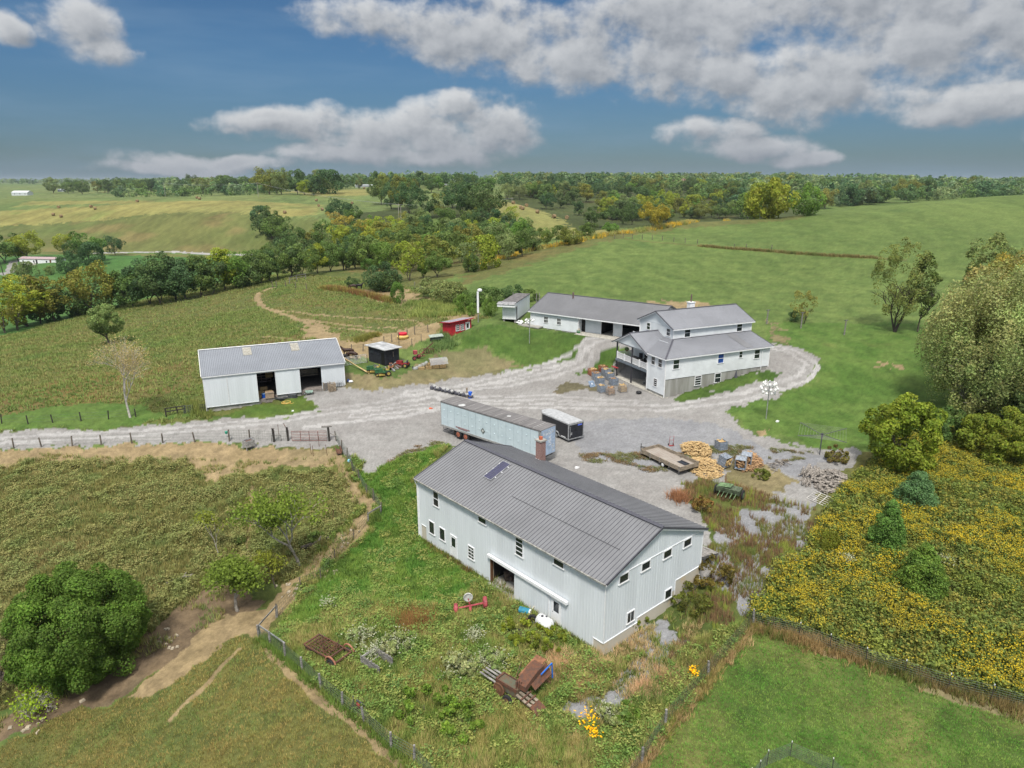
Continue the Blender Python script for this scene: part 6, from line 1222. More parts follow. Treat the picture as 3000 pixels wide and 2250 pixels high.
# ---------- foreground machinery ----------
def baler():
    a=Vector(cw(730,970)); b=Vector(cw(1300,1330)); f=(b-a); ang=math.atan2(f.y,f.x); c=a+f*.5; t=thing('hay_baler','rusty old hay baler with slatted ends and a blue strap in the weeds','baler',(c.x,c.y,gz(c.x,c.y)),ang); L=f.length/2
    MB().box(-L*.42,L*.25,-.4,.35,.55,1.15).build('chamber',mat('brown_machine',(.14,.085,.05),.9,var=.4,scale=3,col2=(.10,.12,.085)),t)
    s=MB(); s.box(-L*.42,L*.25,-.45,-.4,1.0,1.25); s.box(-L*.42,L*.25,.35,.4,1.0,1.25); s.box(-L*.45,-L*.40,-.45,.4,.5,1.25); s.build('rim',M_RUST,t)
    for y in (-.45,-.15,.15,.42): MB().beam((-L,y,1.0),(-L*.42,y,.9),.14,.05).build('slat',M_WOODG,t)
    for y in (-.4,-.05,.3): MB().beam((L*.25,y,.85),(L*.72,y,.6),.2,.08).build('slat',M_WOOD,t)
    MB().beam((L*.45,-.55,.85),(L*.45,.5,.85),.1,.06).beam((L*.6,-.55,.75),(L*.6,.5,.75),.1,.06).build('crosspiece',M_RUST,t)
    MB().slab([(L*.68,-.5,.62),(L*.98,-.5,.3),(L*.98,.45,.3),(L*.68,.45,.62)],.04).build('chute',M_RUST,t)
    g=MB(); g.prism([(-.1,1.1),(1.9,1.75),(1.9,2.05),(1.2,2.0),(-.1,1.5)],.3,1.15,'YZ'); g.build('pickup_hood',M_RUST,t)
    MB().slab([(.1,.4,1.62),(.95,.4,1.62),(.95,2.4,2.1),(.1,2.4,2.1)],.06).build('feeder_sheet',mat('orange_rust',(.25,.115,.06),.85,var=.3),t); MB().slab([(1.0,.5,1.5),(1.5,.5,1.1),(1.5,2.3,1.3),(1.0,2.3,2.0)],.05).build('feeder_sheet',M_RUST,t)
    MB().beam((1.35,1.3,1.75),(1.42,2.4,2.05),.08,.05).beam((1.42,2.4,2.05),(1.5,2.4,.9),.08,.05).build('blue_strap',mat('blue_strap',(.01,.15,.6),.5),t)
    MB().ring((-L*.28,-.62,.7),.42,.07,22,'Y').cyl((-L*.28,-.66,.7),.38,.06,20,'Y').build('flywheel',mat('brown_rust_disc',(.18,.085,.045),.85,var=.3),t)
    wheel(t,(.15,-.75,.36),.38,.22,'Y',M_RUST); wheel(t,(.6,2.3,.36),.36,.2,'Y',M_RUST)
    s=MB(); 
    for i in range(6): s.tube([(.5+i*.1,-.3+i*.12,1.15),(.55+i*.1,-.2+i*.1,1.9-.1*i)],.035,5)
    s.beam((-.1,.35,1.2),(-1.1,2.2,1.0),.05,.05); s.beam((-.9,2.2,.5),(1.4,2.3,.5),.1,.1); s.build('linkage',M_RUST,t)
baler()
def wagonframe():
    P=[Vector(cl(*q)) for q in ((540,740),(800,870),(895,790),(665,640))]; c=sum(P,Vector())/4; f=P[1]-P[0]; t=thing('hay_rack_wagon','rusty iron lattice hay rack wagon with curved rear wheels in the grass','wagon',(c.x,c.y,c.z),math.atan2(f.y,f.x)); L=f.length/2; w=(P[3]-P[0]).length/2*.9
    MB().beam((-L,-w,.75),(L,-w,.75),.08,.12).beam((-L,w,.75),(L,w,.75),.08,.12).beam((-L,-w,.75),(-L,w,.75),.08,.12).beam((L,-w,.75),(L,w,.75),.1,.12).beam((L*.55,-w,.75),(L*.55,w,.75),.1,.12).build('frame',M_RUST,t)
    for i in range(8): x=-L+L*1.5*i/8+.1; MB().beam((x,-w,.82),(x,w,.82),.05,.04).build('crossbar',M_RUST,t)
    for i in range(1,6): y=-w+2*w*i/6; MB().beam((-L,y,.78),(L*.5,y,.78),.04,.04).build('stringer',M_RUST,t)
    q=random.Random(3); s=MB()
    for i in range(60): 
        x,y=q.uniform(-L*.6,L*.4),q.uniform(-w*.7,w*.7); s.tube([(x,y,.8),(x+q.uniform(-.4,.4),y+q.uniform(-.4,.4),.8+q.uniform(0,.45))],.02,4)
    s.build('scrap_wire',M_RUST,t)
    for y in (-w-.15,w+.15):
        s=MB(); s.tube([(L*.75+.55*math.cos(a),y,.55+.55*math.sin(a)) for a in np.linspace(.3,3.0,9)],.06,6); s.build('fender_arc',mat('pale_rust',(.38,.16,.10)),t); wheel(t,(L*.7,y*.95,.4),.4,.15,'Y',M_RUST)
    wheel(t,(-L*.8,-w*.8,.35),.35,.14,'Y',M_RUST)
wagonframe()
p=Vector(cl(1120,840)); t=thing('open_crate','grey slatted wooden livestock crate open at the top','crate',(p.x,p.y,gz(p.x,p.y)),math.radians(-38)); 
for (x0,x1,y0,y1) in ((-1.0,1.0,-.65,-.58),(-1.0,1.0,.58,.65)):
    s=MB(); 
    for k in range(13): x=x0+k*.155; s.box(x,x+.12,y0,y1,0,.85+.06*(k%2))
    s.build('picket_side',M_WOODG,t)
MB().box(-1.0,-.95,-.58,.58,.1,.3).box(-1.0,-.95,-.58,.58,.6,.78).build('end_rail',mat('pale_plank',(.42,.41,.39)),t); MB().box(-.9,.95,-.56,.56,.02,.08).build('floor',M_CONC,t); MB().box(-.5,-.42,-.58,.58,.3,.4).build('brace',M_WOODG,t)
# red two-wheel axle
p=Vector(cw(590,300)); t=thing('front_axle','bright pink-red tricycle tractor axle with two upright wheels in weeds','axle',(p.x,p.y,gz(p.x,p.y)-.1),math.radians(8)); MB().tube([(-1.0,0,.45),(1.05,0,.75)],.08,8).tube([(0,0,.6),(0,-.3,.1)],[.13,.1],8).tube([(0,0,.6),(-.15,.1,1.25)],.06,8).build('axle_beam',M_PINK,t)
wheel(t,(-1.15,0,.45),.42,.30,'X',M_PINK).data.materials[0]=M_PINK; wheel(t,(1.2,0,.8),.48,.32,'X',M_PINK).data.materials[0]=M_PINK
s=MB(); s.cyl((-.15,.05,1.35),.36,.1,20,'Y'); s.ring((-.15,.05,1.35),.34,.05,20,'Y'); s.build('round_plate',mat('pale_grey_disc',(.5,.5,.48)),t)
p=Vector(cw(1315,480)); t=thing('propane_tank','peeling white tank lying in the weeds near the workshop wall','tank',(p.x,p.y,gz(p.x,p.y)+.1),math.radians(-50)); MB().tube([(-.75,0,.55),(-.6,0,.55),(.5,0,.55),(.7,0,.55)],[.25,.48,.48,.28],18).build('tank',mat('peeling_white',(.72,.73,.74),.5,var=.2,scale=3,col2=(.12,.13,.14),thr=(.62,.68)),t,smooth=True); MB().cyl((-.2,-.1,1.0),.1,.08,10).cyl((.05,.1,1.0),.08,.08,10).build('cap',M_TRIMD,t); MB().box(-.4,-.25,-.35,.35,0,.2).box(.25,.4,-.35,.35,0,.2).build('cradle',M_RUST,t)
p=Vector(cw(1200,440)); t=thing('tyre','upright worn tyre with a rusty bar left of the white tank','tyre',(p.x,p.y,gz(p.x,p.y)+.1),math.radians(-30)); MB().ring((0,0,.42),.33,.13,20,'Y').build('tread',M_RUBBER,t); MB().beam((-.1,0,.4),(-1.2,-.1,.25),.06,.06).build('bar',M_RUST,t)
p=Vector(cw(1055,545)); t=thing('tyre','half buried dark tyre in the weeds below the white tank','tyre',(p.x,p.y,gz(p.x,p.y)+.1),0); MB().ring((0,0,.2),.33,.13,20).build('tread',M_RUBBER,t); MB().cyl((0,0,.1),.2,.08,12).build('rim',M_RUST,t)
p=Vector(cw(1120,340)); t=thing('barrel','small blue-green drum lying in the weeds by the workshop door','barrel',(p.x,p.y,gz(p.x,p.y)+.1),math.radians(-25)); MB().tube([(-.45,0,.3),(.4,0,.3)],.27,14).build('drum',mat('teal_paint',(.03,.22,.33),.5),t); MB().cyl((.4,0,.3),.24,.12,14,'X').build('lid',M_WHITE,t)
p=Vector(cw(1140,285)); t=thing('metal_frame','cream metal bed frame propped against the workshop wall','frame',(p.x,p.y,gz(p.x,p.y)+.1),math.atan2(-17.6,15.43)); MC=mat('cream_pipe',(.55,.52,.42),.6); MB().tube([(-.9,.1,.1),(-.9,.35,1.0),(1.1,.35,1.0),(1.1,.1,.1)],.04,6).tube([(-.9,.25,.6),(1.1,.25,.6)],.04,6).build('frame',MC,t); MB().tube([(.2,.1,.0),(.2,.35,1.0)],.035,6).tube([(.7,-.6,.05),(.7,.3,.6)],.035,6).build('leg',MC,t)
p=Vector(cl(960,1200)); t=thing('plough','small red and black plough standing against the lower fence','plough',(p.x,p.y,gz(p.x,p.y)),.4); MB().tube([(-.25,0,.1),(0,0,.95),(.3,0,.1)],.04,6).tube([(-.3,0,.0),(-.2,0,1.3)],.035,6).beam((0,0,.9),(.9,-.5,.15),.08,.08).build('frame',M_TRIMD,t); MB().cbox((.05,-.15,.4),(.12,.3,.6),.3).build('share',M_RED,t); MB().beam((.4,-.3,.35),(1.3,-.9,.1),.12,.06).build('foot_beam',M_TRIMD,t)
p=Vector(at(1800+1060/3.16,1150+985/3.16)); t=thing('grain_drill','faded green seed drill with rusty arms overgrown by weeds','implement',(p.x,p.y,gz(p.x,p.y)+.3),math.radians(-35)); MB().prism([(-.5,.5),(.5,.5),(.6,1.0),(-.6,1.0)],-1.2,1.1,'YZ').build('hopper',mat('weathered_green',(.10,.13,.08),.85,var=.4,scale=3),t); MB().slab([(-1.1,-.5,1.08),(.2,-.5,1.2),(.2,.5,1.2),(-1.1,.5,1.08)],.05).build('lid',M_DG,t)
wheel(t,(-1.4,0,.45),.5,.15,'X',M_DG); wheel(t,(1.3,.1,.45),.5,.15,'X',M_DG); s=MB()
for i in range(6): s.beam((-1+i*.35,.4,.6),(-1.4+i*.3,1.9+i*.1,.5),.08,.08)
s.tube([(-.8,1.0,.5),(-1.0,1.6,1.6)],.04,5); s.build('arm',M_RUST,t); s=MB()
for i in range(5): s.tube([(-.8+i*.4,-.5,.6),(-.9+i*.4,-1.0,.2)],.04,5)
s.build('tine',M_DG,t)
# row of dark bundles behind the trailer
a=Vector((-8.3,88.6,0)); b=Vector((-.6,81.6,0)); a=Vector(cp(1270,1138,z=4.2)); b=Vector(cp(1372,1165,z=4.2))
for i in range(12):
    c=Vector(at(1266+i*10.2,1141+i*2.3)); t=thing('feed_sack','black and white sack in the row behind the semi trailer','sack',(c.x,c.y,gz(c.x,c.y)),1.7*i,'row of black and white sacks behind the semi trailer'); MB().blob((0,0,.3),(.34+.03*(i%3),.26,.3),.15).build('dark_bag',M_TRIMD,t); MB().blob((.25,.12,.55),(.22,.3,.2),.15).build('white_top',mat('dirty_white',(.42,.42,.41)),t)
p=cp(1378,1166,z=3.4); t=thing('barrel','blue drum with a pale post behind the middle of the semi trailer','barrel',(p[0],p[1],gz(p[0],p[1]))); MB().tube([(0,0,0),(0,0,.9)],.3,14).build('drum',mat('blue_barrel',(.01,.10,.55),.4),t); MB().box(-.6,-.35,-.1,.1,0,1.5).build('post',M_WOOD,t)
for (px,py,lb,m) in ((1261,1198,'small orange plastic piece on the gravel left of the semi trailer','bright_orange'),(1689,1372,'white bucket on the gravel behind the workshop roof','white_trim'),(2277,1236,'tiny white paper scrap on the right lawn','white_trim'),(858,1206,'white bag on the grass before the barn','white_trim')):
    t=thing('litter',lb,'litter',at(px,py),.4); mm=mat('bright_orange',(.7,.15,.06)) if 'orange' in m else M_WHITE; MB().cbox((0,0,.1),(.35,.25,.2),0,.7).build('piece',mm,t); MB().cbox((.25,.05,.05),(.3,.12,.06),.4).build('flap',mm,t)
# hay bales
M_HAY=mat('round_bale_straw',(.30,.21,.11),.95,0,var=.4,scale=3)
proto=None; gb='round hay bales on the far fields'
for i,(px,py) in enumerate(cr(0,450,2.949,[(462,537),(530,552),(508,472),(788,467),(823,484),(1187,420),(1703,390),(1726,399)])+cr(700,450,2.949,[(397,519),(690,459),(670,413),(720,493),(978,436),(1083,305)])+cr(1400,450,2.949,[(370,477),(385,487),(420,460),(515,517),(658,558),(769,567),(307,437)])):
    p=at(px,py)
    if proto is None:
        t=proto=thing('hay_bale','',"hay bale",p,.3,gb); MB().tube([(-.75,0,.88),(-.7,0,.88),(.7,0,.88),(.75,0,.88)],[.8,.9,.9,.8],16).build('roll',M_HAY,t); MB().ring((0,0,.88),.895,.02,16,'X').build('twine',M_WOODG,t)
    else: t=copy_tree(proto); t.location=p; t.rotation_euler.z=i*.9
    t.scale=(1.12,)*3; t['label']='round brown hay bale on the tan left hay field' if i<14 else 'round brown hay bale on the central sloping field'
    t['group']='bales on the left hay field' if i<14 else 'bales on the central slope'
for (px,py,lb,c) in ((2013,1100,'',0),): pass

# ---------- foliage generators ----------
def unit(v): return v/np.maximum(np.linalg.norm(v,axis=-1,keepdims=True),1e-9)
def leafcards(P,N,size,rg,aspect=1.5):
    """one small two-triangle leaf clump per point, facing roughly along N"""
    n=len(P); r=unit(rg.normal(size=(n,3))); a=unit(np.cross(N,r)); b=unit(np.cross(N,a)); s=(size if hasattr(size,'__len__') else np.full(n,size))*rg.uniform(.6,1.3,n)
    a=a*s[:,None]*.5*aspect; b=b*s[:,None]*.5; V=np.stack([P-a,P+b*.9,P+a,P-b*.9],1).reshape(-1,3); return V,np.arange(4*n).reshape(n,4)
def crown_arrays(rg,nb,nl,size,rx,rz,cz,shape='round',br=.36,tilt=.7,hollow=.35,stretch=1.):
    C=[];R=[]
    while len(C)<nb:
        d=unit(rg.normal(size=3)); q=rg.uniform(hollow,1)**.6; 
        if shape=='cone': z=rg.uniform(0,1); a=rg.uniform(0,6.283); w=(1-z)**.7*.95+.06; q=rg.uniform(.4,1)**.5; c=np.array([math.cos(a)*w*rx*q,math.sin(a)*w*rx*q,cz-rz+2*rz*z]); r=rx*(.20+.25*(1-z))
        else:
            c=np.array([d[0]*rx*q,d[1]*rx*q,cz+d[2]*rz*q]); r=min(rx,rz)*br*rg.uniform(.65,1.25)
        C.append(c);R.append(r)
    Ps=[];Ns=[];Cs=[]
    for c,r in zip(C,R):
        k=int(nl*rg.uniform(.7,1.3)); d=unit(rg.normal(size=(k,3))+np.array([0,0,.25])+ (c-np.array([0,0,cz]))/max(rx,rz)*.8); q=rg.uniform(.72,1.06,k)[:,None]
        p=c+d*r*q*np.array([1,1,stretch]); Ps.append(p); Ns.append(unit(d+rg.normal(size=(k,3))*tilt)); t=rg.uniform(.80,1.22); Cs.append(np.clip(t*rg.uniform(.68,1.28,(k,1))*np.array([[1,1,1]])*(1+rg.normal(0,.05,(k,3))),.2,2))
    P=np.concatenate(Ps);N=np.concatenate(Ns);c=np.concatenate(Cs); V,Fq=leafcards(P,N,size,rg); return V,Fq,c
def branches(mb,seed,h,r,levels=4,n=3,spread=.6,lean=(0,0),first=.3,tips=None,up=.5,gn=6,ls=.68):
    q=random.Random(seed)
    def rec(p,d,L,rad,lv):
        pts=[p];k=3
        for i in range(k):
            d=(d+Vector((q.gauss(0,.12),q.gauss(0,.12),.06*up))).normalized(); pts.append(pts[-1]+d*L/k)
        mb.tube(pts,[rad*(1-.35*i/k) for i in range(k+1)],max(3,gn-(levels-lv)),False)
        if lv<=0:
            if tips is not None: tips.append((pts[-1],d)); tips.append((pts[-2],d))
            return
        if tips is not None and lv<=1: tips.append((pts[-1],d))
        for i in range(n):
            a=6.283*(i+q.random()*.7)/n; s=spread*q.uniform(.6,1.3); x=d.cross(Vector((0,0,1)) if abs(d.z)<.95 else Vector((1,0,0))).normalized(); y=d.cross(x)
            nd=(d+(x*math.cos(a)+y*math.sin(a))*s+Vector((0,0,up*.25))).normalized(); rec(pts[-1] if i<2 else pts[-2],nd,L*ls*q.uniform(.8,1.15),rad*.6,lv-1)
    rec(Vector((0,0,-.2)),Vector((lean[0],lean[1],1)).normalized(),h*first,r,levels)
M_BARK=mat('bark',(.12,.10,.08),.95,0,var=.4,scale=3); M_PALEB=mat('pale_bark',(.36,.33,.29),.95,0,var=.3,scale=3)
VAR={}
def variant(k):
    if k in VAR: return VAR[k]
    rg=np.random.default_rng(hash(k)%1000 if False else sum(map(ord,k))); 
    sp={'round0':(27,142,0.031,.36,.40,.58),'round1':(32,135,0.031,.40,.38,.58),'round2':(22,150,0.033,.34,.42,.56),'tall0':(25,127,0.028,.25,.44,.55),'tall1':(21,135,0.028,.22,.46,.53),'wide0':(32,135,0.031,.52,.34,.60),'wide1':(37,120,0.030,.50,.38,.58),'shrub0':(25,135,0.043,.55,.46,.46),'shrub1':(30,120,0.043,.60,.44,.45),'loose0':(32,63,0.027,.40,.40,.60),'loose1':(27,60,0.027,.34,.42,.58)}
    if k.startswith('cone'): V,Fq,c=crown_arrays(rg,46,60,.045,.34,.48,.50,'cone',tilt=.5)
    else:
        a=sp[k]; V,Fq,c=crown_arrays(rg,a[0],a[1],a[2],a[3],a[4],a[5],br=.36 if 'loose' not in k else .26,tilt=.6)
        if 'shrub' in k: V[:,2]=np.maximum(V[:,2],.0)
    cm=np_mesh(None,V,Fq,M_LEAF,cols=c); cm.name='crown'
    mb=MB(); branches(mb,len(k)*7+sum(map(ord,k)),1.0,.022 if 'shrub' not in k else .015,2,3,.55,first=.34 if 'shrub' not in k else .15,gn=5)
    o=mb.build('trunk',M_BARK); tm=o.data; bpy.data.objects.remove(o); VAR[k]=(tm,cm); return VAR[k]
COLS={'dark':'#4c6744','mid':'#5a7546','green':'#5f8344','olive':'#6f7a42','yg':'#83963f','grey':'#728660','autumn':'#8b8c48','deep':'#456448','pine':'#4f8a62','far':'#61795f'}
TREES=[]
def desc(c,k):
    return {'dark':'dark green','mid':'mid green','green':'fresh green','olive':'olive','yg':'yellow-green','grey':'grey-green','autumn':'golden','deep':'deep green','far':'bluish green'}.get(c,'brownish' if c.startswith('#') else c)+' '+('narrow' if 'tall' in k else 'spreading' if 'wide' in k else 'low bushy' if 'shrub' in k else 'airy' if 'loose' in k else 'round')+' tree'
def tree(px,py,hpx,kind,col,w=1.,label=None,group=None,name='tree',cat='tree',Y=None,hgt=None,jit=.08,sink=.02):
    q=random.Random(int(px*13+py*7+hpx)); p=(px,Y,gz(px,Y)) if Y else at(px,py)
    dist=p[1]*CP+(H-p[2])*SP; h=hgt or hpx*dist/F/.96; tm,cm=variant(kind)
    t=thing(name,label,cat,(p[0],p[1],p[2]-h*sink),q.uniform(0,6.28),group,sc=(h*w,h*w,h))
    a=bpy.data.objects.new('trunk',tm); COL.objects.link(a); a.parent=t; c=bpy.data.objects.new('crown',cm); COL.objects.link(c); c.parent=t
    b=hx(COLS[col]) if col in COLS else hx(col); k=1+q.uniform(-jit,jit)*1.5; c.color=(b[0]*k*(1+q.uniform(-jit,jit)),b[1]*k,b[2]*k*(1+q.uniform(-jit,jit)),1); TREES.append((p[0],p[1])); return t
# --- creek line behind the left slope
G1='trees of the creek line below the left slope'
L1=[(14,975,140,'loose1','olive',1.1),(45,968,150,'loose0','yg',.9),(85,955,146,'tall0','yg',1.5),(120,948,130,'round2','olive',1),(150,940,100,'shrub0','deep',1),(172,938,115,'loose0','olive',1.2),(215,928,100,'shrub1','dark',1),(278,920,150,'wide1','#767c42',.9),(330,905,95,'shrub0','dark',1),(393,900,118,'round0','mid',1.05),(435,893,120,'round1','deep',1.),(475,890,136,'round1','dark',.95),(515,882,118,'round2','deep',1.1),(550,876,122,'round0','deep',1.),(590,868,110,'round2','mid',1),(625,860,105,'round0','dark',1),(660,850,112,'round2','yg',1.),(695,845,116,'round0','green',.95),(728,838,90,'shrub1','dark',1),(760,832,88,'round1','mid',1.1),(790,824,85,'round2','dark',1),(815,818,100,'wide0','mid',.9),(850,812,95,'round0','dark',1.1),(890,810,94,'wide1','mid',.95),(930,800,78,'round2','yg',1.1),(965,796,80,'round1','mid',1.1),(1005,792,86,'wide0','mid',1),(1045,786,80,'round0','dark',1.1),(1090,780,80,'round2','mid',1.1),(1130,778,74,'round1','olive',1.1)]
for i,(a,b,c,k,cl_,w) in enumerate(L1):
    lb={2:'tall yellow-green tree near the left edge of the creek line',7:'biggest olive coloured round tree of the left creek line',10:'tall dark green tree in the middle of the left creek line',16:'bright yellow-green tree top in the creek line left of centre'}.get(i,desc(cl_,k)+' in the creek line, '+('left part' if a<250 else 'dark middle part' if a<600 else 'part behind the trail loop' if a<850 else 'right end towards the maples'))
    tree(a,b,c,k,cl_,w,lb,G1)
G2='trees of the valley thicket left of centre'
L2=[(760,800,120,'shrub0','mid',1),(800,790,140,'round0','mid',1),(850,775,150,'round1','dark',1),(830,740,80,'shrub1','deep',1),(880,760,140,'round2','mid',1),(920,750,140,'round0','olive',1),(960,745,150,'round1','mid',1),(1000,745,150,'round0','yg',1),(1010,712,165,'loose0','autumn',1.2),(1070,712,170,'loose1','autumn',1.3),(1120,712,175,'loose0','yg',1.4),(1165,715,165,'loose1','yg',1.2),(985,700,120,'loose0','#86804a',1),(1045,770,150,'round0','mid',1.05),(1090,765,150,'round1','yg',.9),(1130,775,160,'round2','mid',.9),(1160,770,140,'round0','mid',1),(1210,740,120,'round1','dark',1),(1240,750,110,'round0','mid',1),(1200,700,110,'round2','grey',1),(1235,690,120,'round1','grey',1),(1265,720,110,'tall0','mid',1),(1290,740,110,'round0','yg',1),(1330,750,130,'round1','mid',1),(1300,700,90,'tall1','grey',1.1),(1350,720,110,'round2','dark',1),(1375,700,100,'round0','yg',.9),(1460,740,110,'round1','mid',1),(1490,760,130,'round0','grey',1),(1530,752,120,'round2','mid',1),(1560,735,100,'round1','dark',1),(1600,720,95,'round0','mid',1.1),(1640,700,70,'shrub0','mid',1),(1490,700,120,'round2','mid',1),(1450,700,110,'round0','yg',1),(1400,690,120,'round1','deep',1),(1500,660,90,'loose0','yg',1),(1540,690,80,'round1','grey',1),(1370,660,80,'loose1','grey',1)]
for i,(a,b,c,k,cl_,w) in enumerate(L2):
    lb={8:'autumn yellow sycamore, left of the pair with pale limbs',9:'large golden yellow sycamore in the middle of the thicket',10:'wide yellow-green sycamore with white limbs'}.get(i,desc(cl_,k)+' in the valley thicket, '+('left' if a<900 else 'below the sycamores' if a<1150 else 'centre' if a<1350 else 'right, beside the green hill'))
    tree(a,b,(76 if 8<=i<=12 else c*.60),k,cl_,w,lb,G2)
for (px,py) in ((1065,712),(1125,712)):
    p=at(px,py); t=thing('bare_tree','white limbed sycamore skeleton showing through yellow leaves' if px<1100 else 'spreading white limbed skeleton right of the golden sycamore','tree',(p[0],p[1],p[2]-.3),px); mb=MB(); tips=[]; branches(mb,px,12,.22,3,3,.6,tips=tips); mb.build('trunk',mat('white_bark',(.55,.53,.48),.9),t)
    rg=np.random.default_rng(px); P=np.array([tuple(a) for a,_ in tips]).repeat(14,0)+rg.normal(0,.8,(len(tips)*14,3)); V,Fq=leafcards(P,unit(rg.normal(size=P.shape)+[0,0,.6]),.5,rg); o=np_mesh('crown',V,Fq,M_LEAF,cols=np.tile(rg.uniform(.7,1.2,(len(P),1)),3),parent=t); o.color=(*hx('#95903f'),1)
# --- singles
SG=[(150,775,0,0,0,0,'')]
for a in [
 (20,770,90,'wide0','mid',1.1,'tall tree at the left edge behind the mobile home'),(85,758,78,'wide1','yg',1.1,'yellow-green tree above the mobile home roof'),(55,762,60,'round1','yg',1.2,'yellow-green round tree left of the mobile home roof'),(190,742,60,'round0','yg',1,'pale green tree behind the right end of the mobile home'),(262,768,95,'wide0','green',.9,'tall bright green tree on the valley lawn, rear one'),(268,778,72,'shrub0','deep',.95,'dark cedar in front of the tall green valley tree'),(222,772,60,'round1','dark',1,'dark tree right of the mobile home, rear'),(205,798,68,'shrub1','deep',.75,'dark cedar beside the right end of the mobile home'),(335,748,56,'wide1','deep',1.,'lone dark round tree with forked pale trunk by the valley road'),(148,805,28,'shrub0','grey',1,'small dome shrub on the lawn before the mobile home'),(62,810,45,'shrub1','grey',.8,'left grey pine before the mobile home'),(85,815,52,'shrub0','grey',.8,'right grey pine before the mobile home'),
 (790,690,74,'shrub1','dark',.9,'dark bush on the left of the lone hillside clump'),(800,700,90,'tall0','mid',1.1,'upright olive tree in the middle of the lone hillside clump'),(815,710,80,'wide0','mid',1,'lower right tree of the lone hillside clump'),(770,660,60,'shrub0','deep',1,'small dark cedar at the upper left of the hillside clump'),
 (1000,660,75,'wide1','deep',1.1,'dark tree with a bare snag on the hill left of the creek'),(1035,670,60,'round0','mid',1.1,'green tree right below the dark hill tree'),
 (895,572,40,'round1','yg',1.2,'yellow-green tree on the hay field crest'),(918,573,48,'tall0','deep',1.2,'dark tree beside the yellow-green one on the hay field crest'),
 (1118,600,78,'wide0','mid',1.,'leftmost tree of the clump on the central crest'),(1150,612,80,'round0','deep',1,'dark second tree of the central crest clump'),(1172,615,90,'round2','olive',.8,'olive tree of the central crest clump'),(1200,625,85,'wide1','deep',.9,'broad dark tree at the right of the central crest clump'),(1260,640,75,'tall0','deep',1.3,'dark solitary tree right of the crest clump'),(1295,640,70,'loose0','olive',1.1,'thin yellowish tree right of the solitary dark tree'),(1350,640,110,'wide0','deep',.9,'big dark tree left of the central slope'),(1400,640,100,'round1','dark',1,'second big dark tree left of the central slope'),(1330,610,75,'round0','deep',1,'dark tree top above the big pair'),(1430,650,90,'wide1','dark',1,'dark tree nearest the tan central slope'),
 (1420,788,105,'shrub0','yg',.82,'round yellow-green dome tree on the left edge of the green hill field'),(1372,795,95,'loose1','grey',1.1,'thin greyish tree left of the yellow-green dome tree'),(1385,797,60,'shrub1','dark',.7,'small dark cedar below the thin grey tree'),(1285,812,85,'wide0','mid',1,'leafy green tree with dark trunk above the shrubs'),(1200,822,110,'loose0','yg',1,'bright yellow-green maple behind the round dark bush'),(1240,815,60,'tall0','green',1,'slim green sapling between the two maples'),
 (1115,850,88,'shrub1','deep',1.,'round dark green bush beside the dirt paddock'),(1135,852,60,'shrub0','dark',1,'lower right lobe bush of the round dark bush'),(1163,888,66,'shrub0','green',.62,'small bright green tree on the dirt paddock'),(1032,838,30,'shrub1','dark',1.1,'low grey-green bush above the horses'),(1078,790,34,'shrub0','green',1,'bright light green bush at the treeline'),
 (1275,868,58,'shrub1','grey',1.5,'wide feathery grey-green shrub, left of two'),(1320,885,64,'shrub0','grey',1.3,'wide feathery grey-green shrub, right of two'),(1385,900,55,'shrub1','mid',1.2,'green thicket above the red shed pole'),(1430,892,55,'shrub0','mid',1.3,'green thicket left of the white box shed'),(1355,918,60,'shrub0','green',.8,'bright small tree behind the red shed'),(1432,925,62,'shrub1','green',.6,'small green tree in front of the white box shed'),(1385,925,40,'shrub0','green',.8,'leafy sprout beside the white lamp pole'),(1500,870,40,'shrub1','dark',1.4,'dark brush behind the white box shed'),(1555,880,36,'shrub0','mid',1.3,'brush behind the garage left end'),
 (1672,716,55,'shrub1','olive',1.05,'dense round olive bush on the field edge'),(1725,690,40,'shrub0','mid',1.2,'green bush right of the round olive bush'),(1597,708,28,'shrub0','yg',.8,'tiny bright yellow-green bush on the field edge'),(1915,668,72,'wide1','#8a8a3c',1.1,'spiky yellow-olive tree at the crest of the green field'),(1790,682,34,'shrub1','green',1.2,'green bush left of the spiky yellow-olive tree'),
 (2190,640,78,'shrub0','green',.9,'bright green tree at the left of the big skyline trio'),(2255,640,125,'shrub1','#7d8c3e',.85,'large round yellow-green tree on the crest, biggest of the skyline trio'),(2230,641,110,'shrub0','#76883f',.8,'yellow-green lobe tree left of the biggest skyline tree'),(2365,632,102,'shrub1','green',.75,'rich green tall round tree right of the big yellow-green tree'),(2420,612,62,'round0','olive',1.1,'olive tree right of the rich green tree'),(2485,603,66,'shrub0','deep',1.,'dark blue-green round tree on the crest'),(2520,600,76,'shrub1','grey',.8,'grey-green taller tree behind the dark round one'),(2575,594,62,'shrub1','#4f6e40',.9,'neat round dark green tree on the crest'),(2655,586,60,'wide1','#6d7a45',1.2,'spreading olive tree right of the neat round tree'),(2712,582,62,'round0','dark',1,'dark tree right of the spreading olive tree'),(2752,580,28,'shrub0','grey',1.2,'low grey bush on the right crest'),(2864,573,58,'wide0','#6f7b42',1.1,'lone spreading round tree on the far right crest'),(2912,571,32,'shrub0','mid',1,'small green bush right of the lone crest tree'),(2990,569,30,'shrub1','olive',1.3,'bush at the right edge of the crest'),
 (2350,947,92,'loose0','#7d8050',.95,'small thin apple tree behind the clothesline post'),(2330,941,36,'shrub0','deep',1.,'low dark bush under the small apple tree'),
 (2422,1622,80,'shrub0','#67752f',.7,'small leafy bush between the weedy gravel and the goldenrod')]:
    tree(*a[:6],a[6])
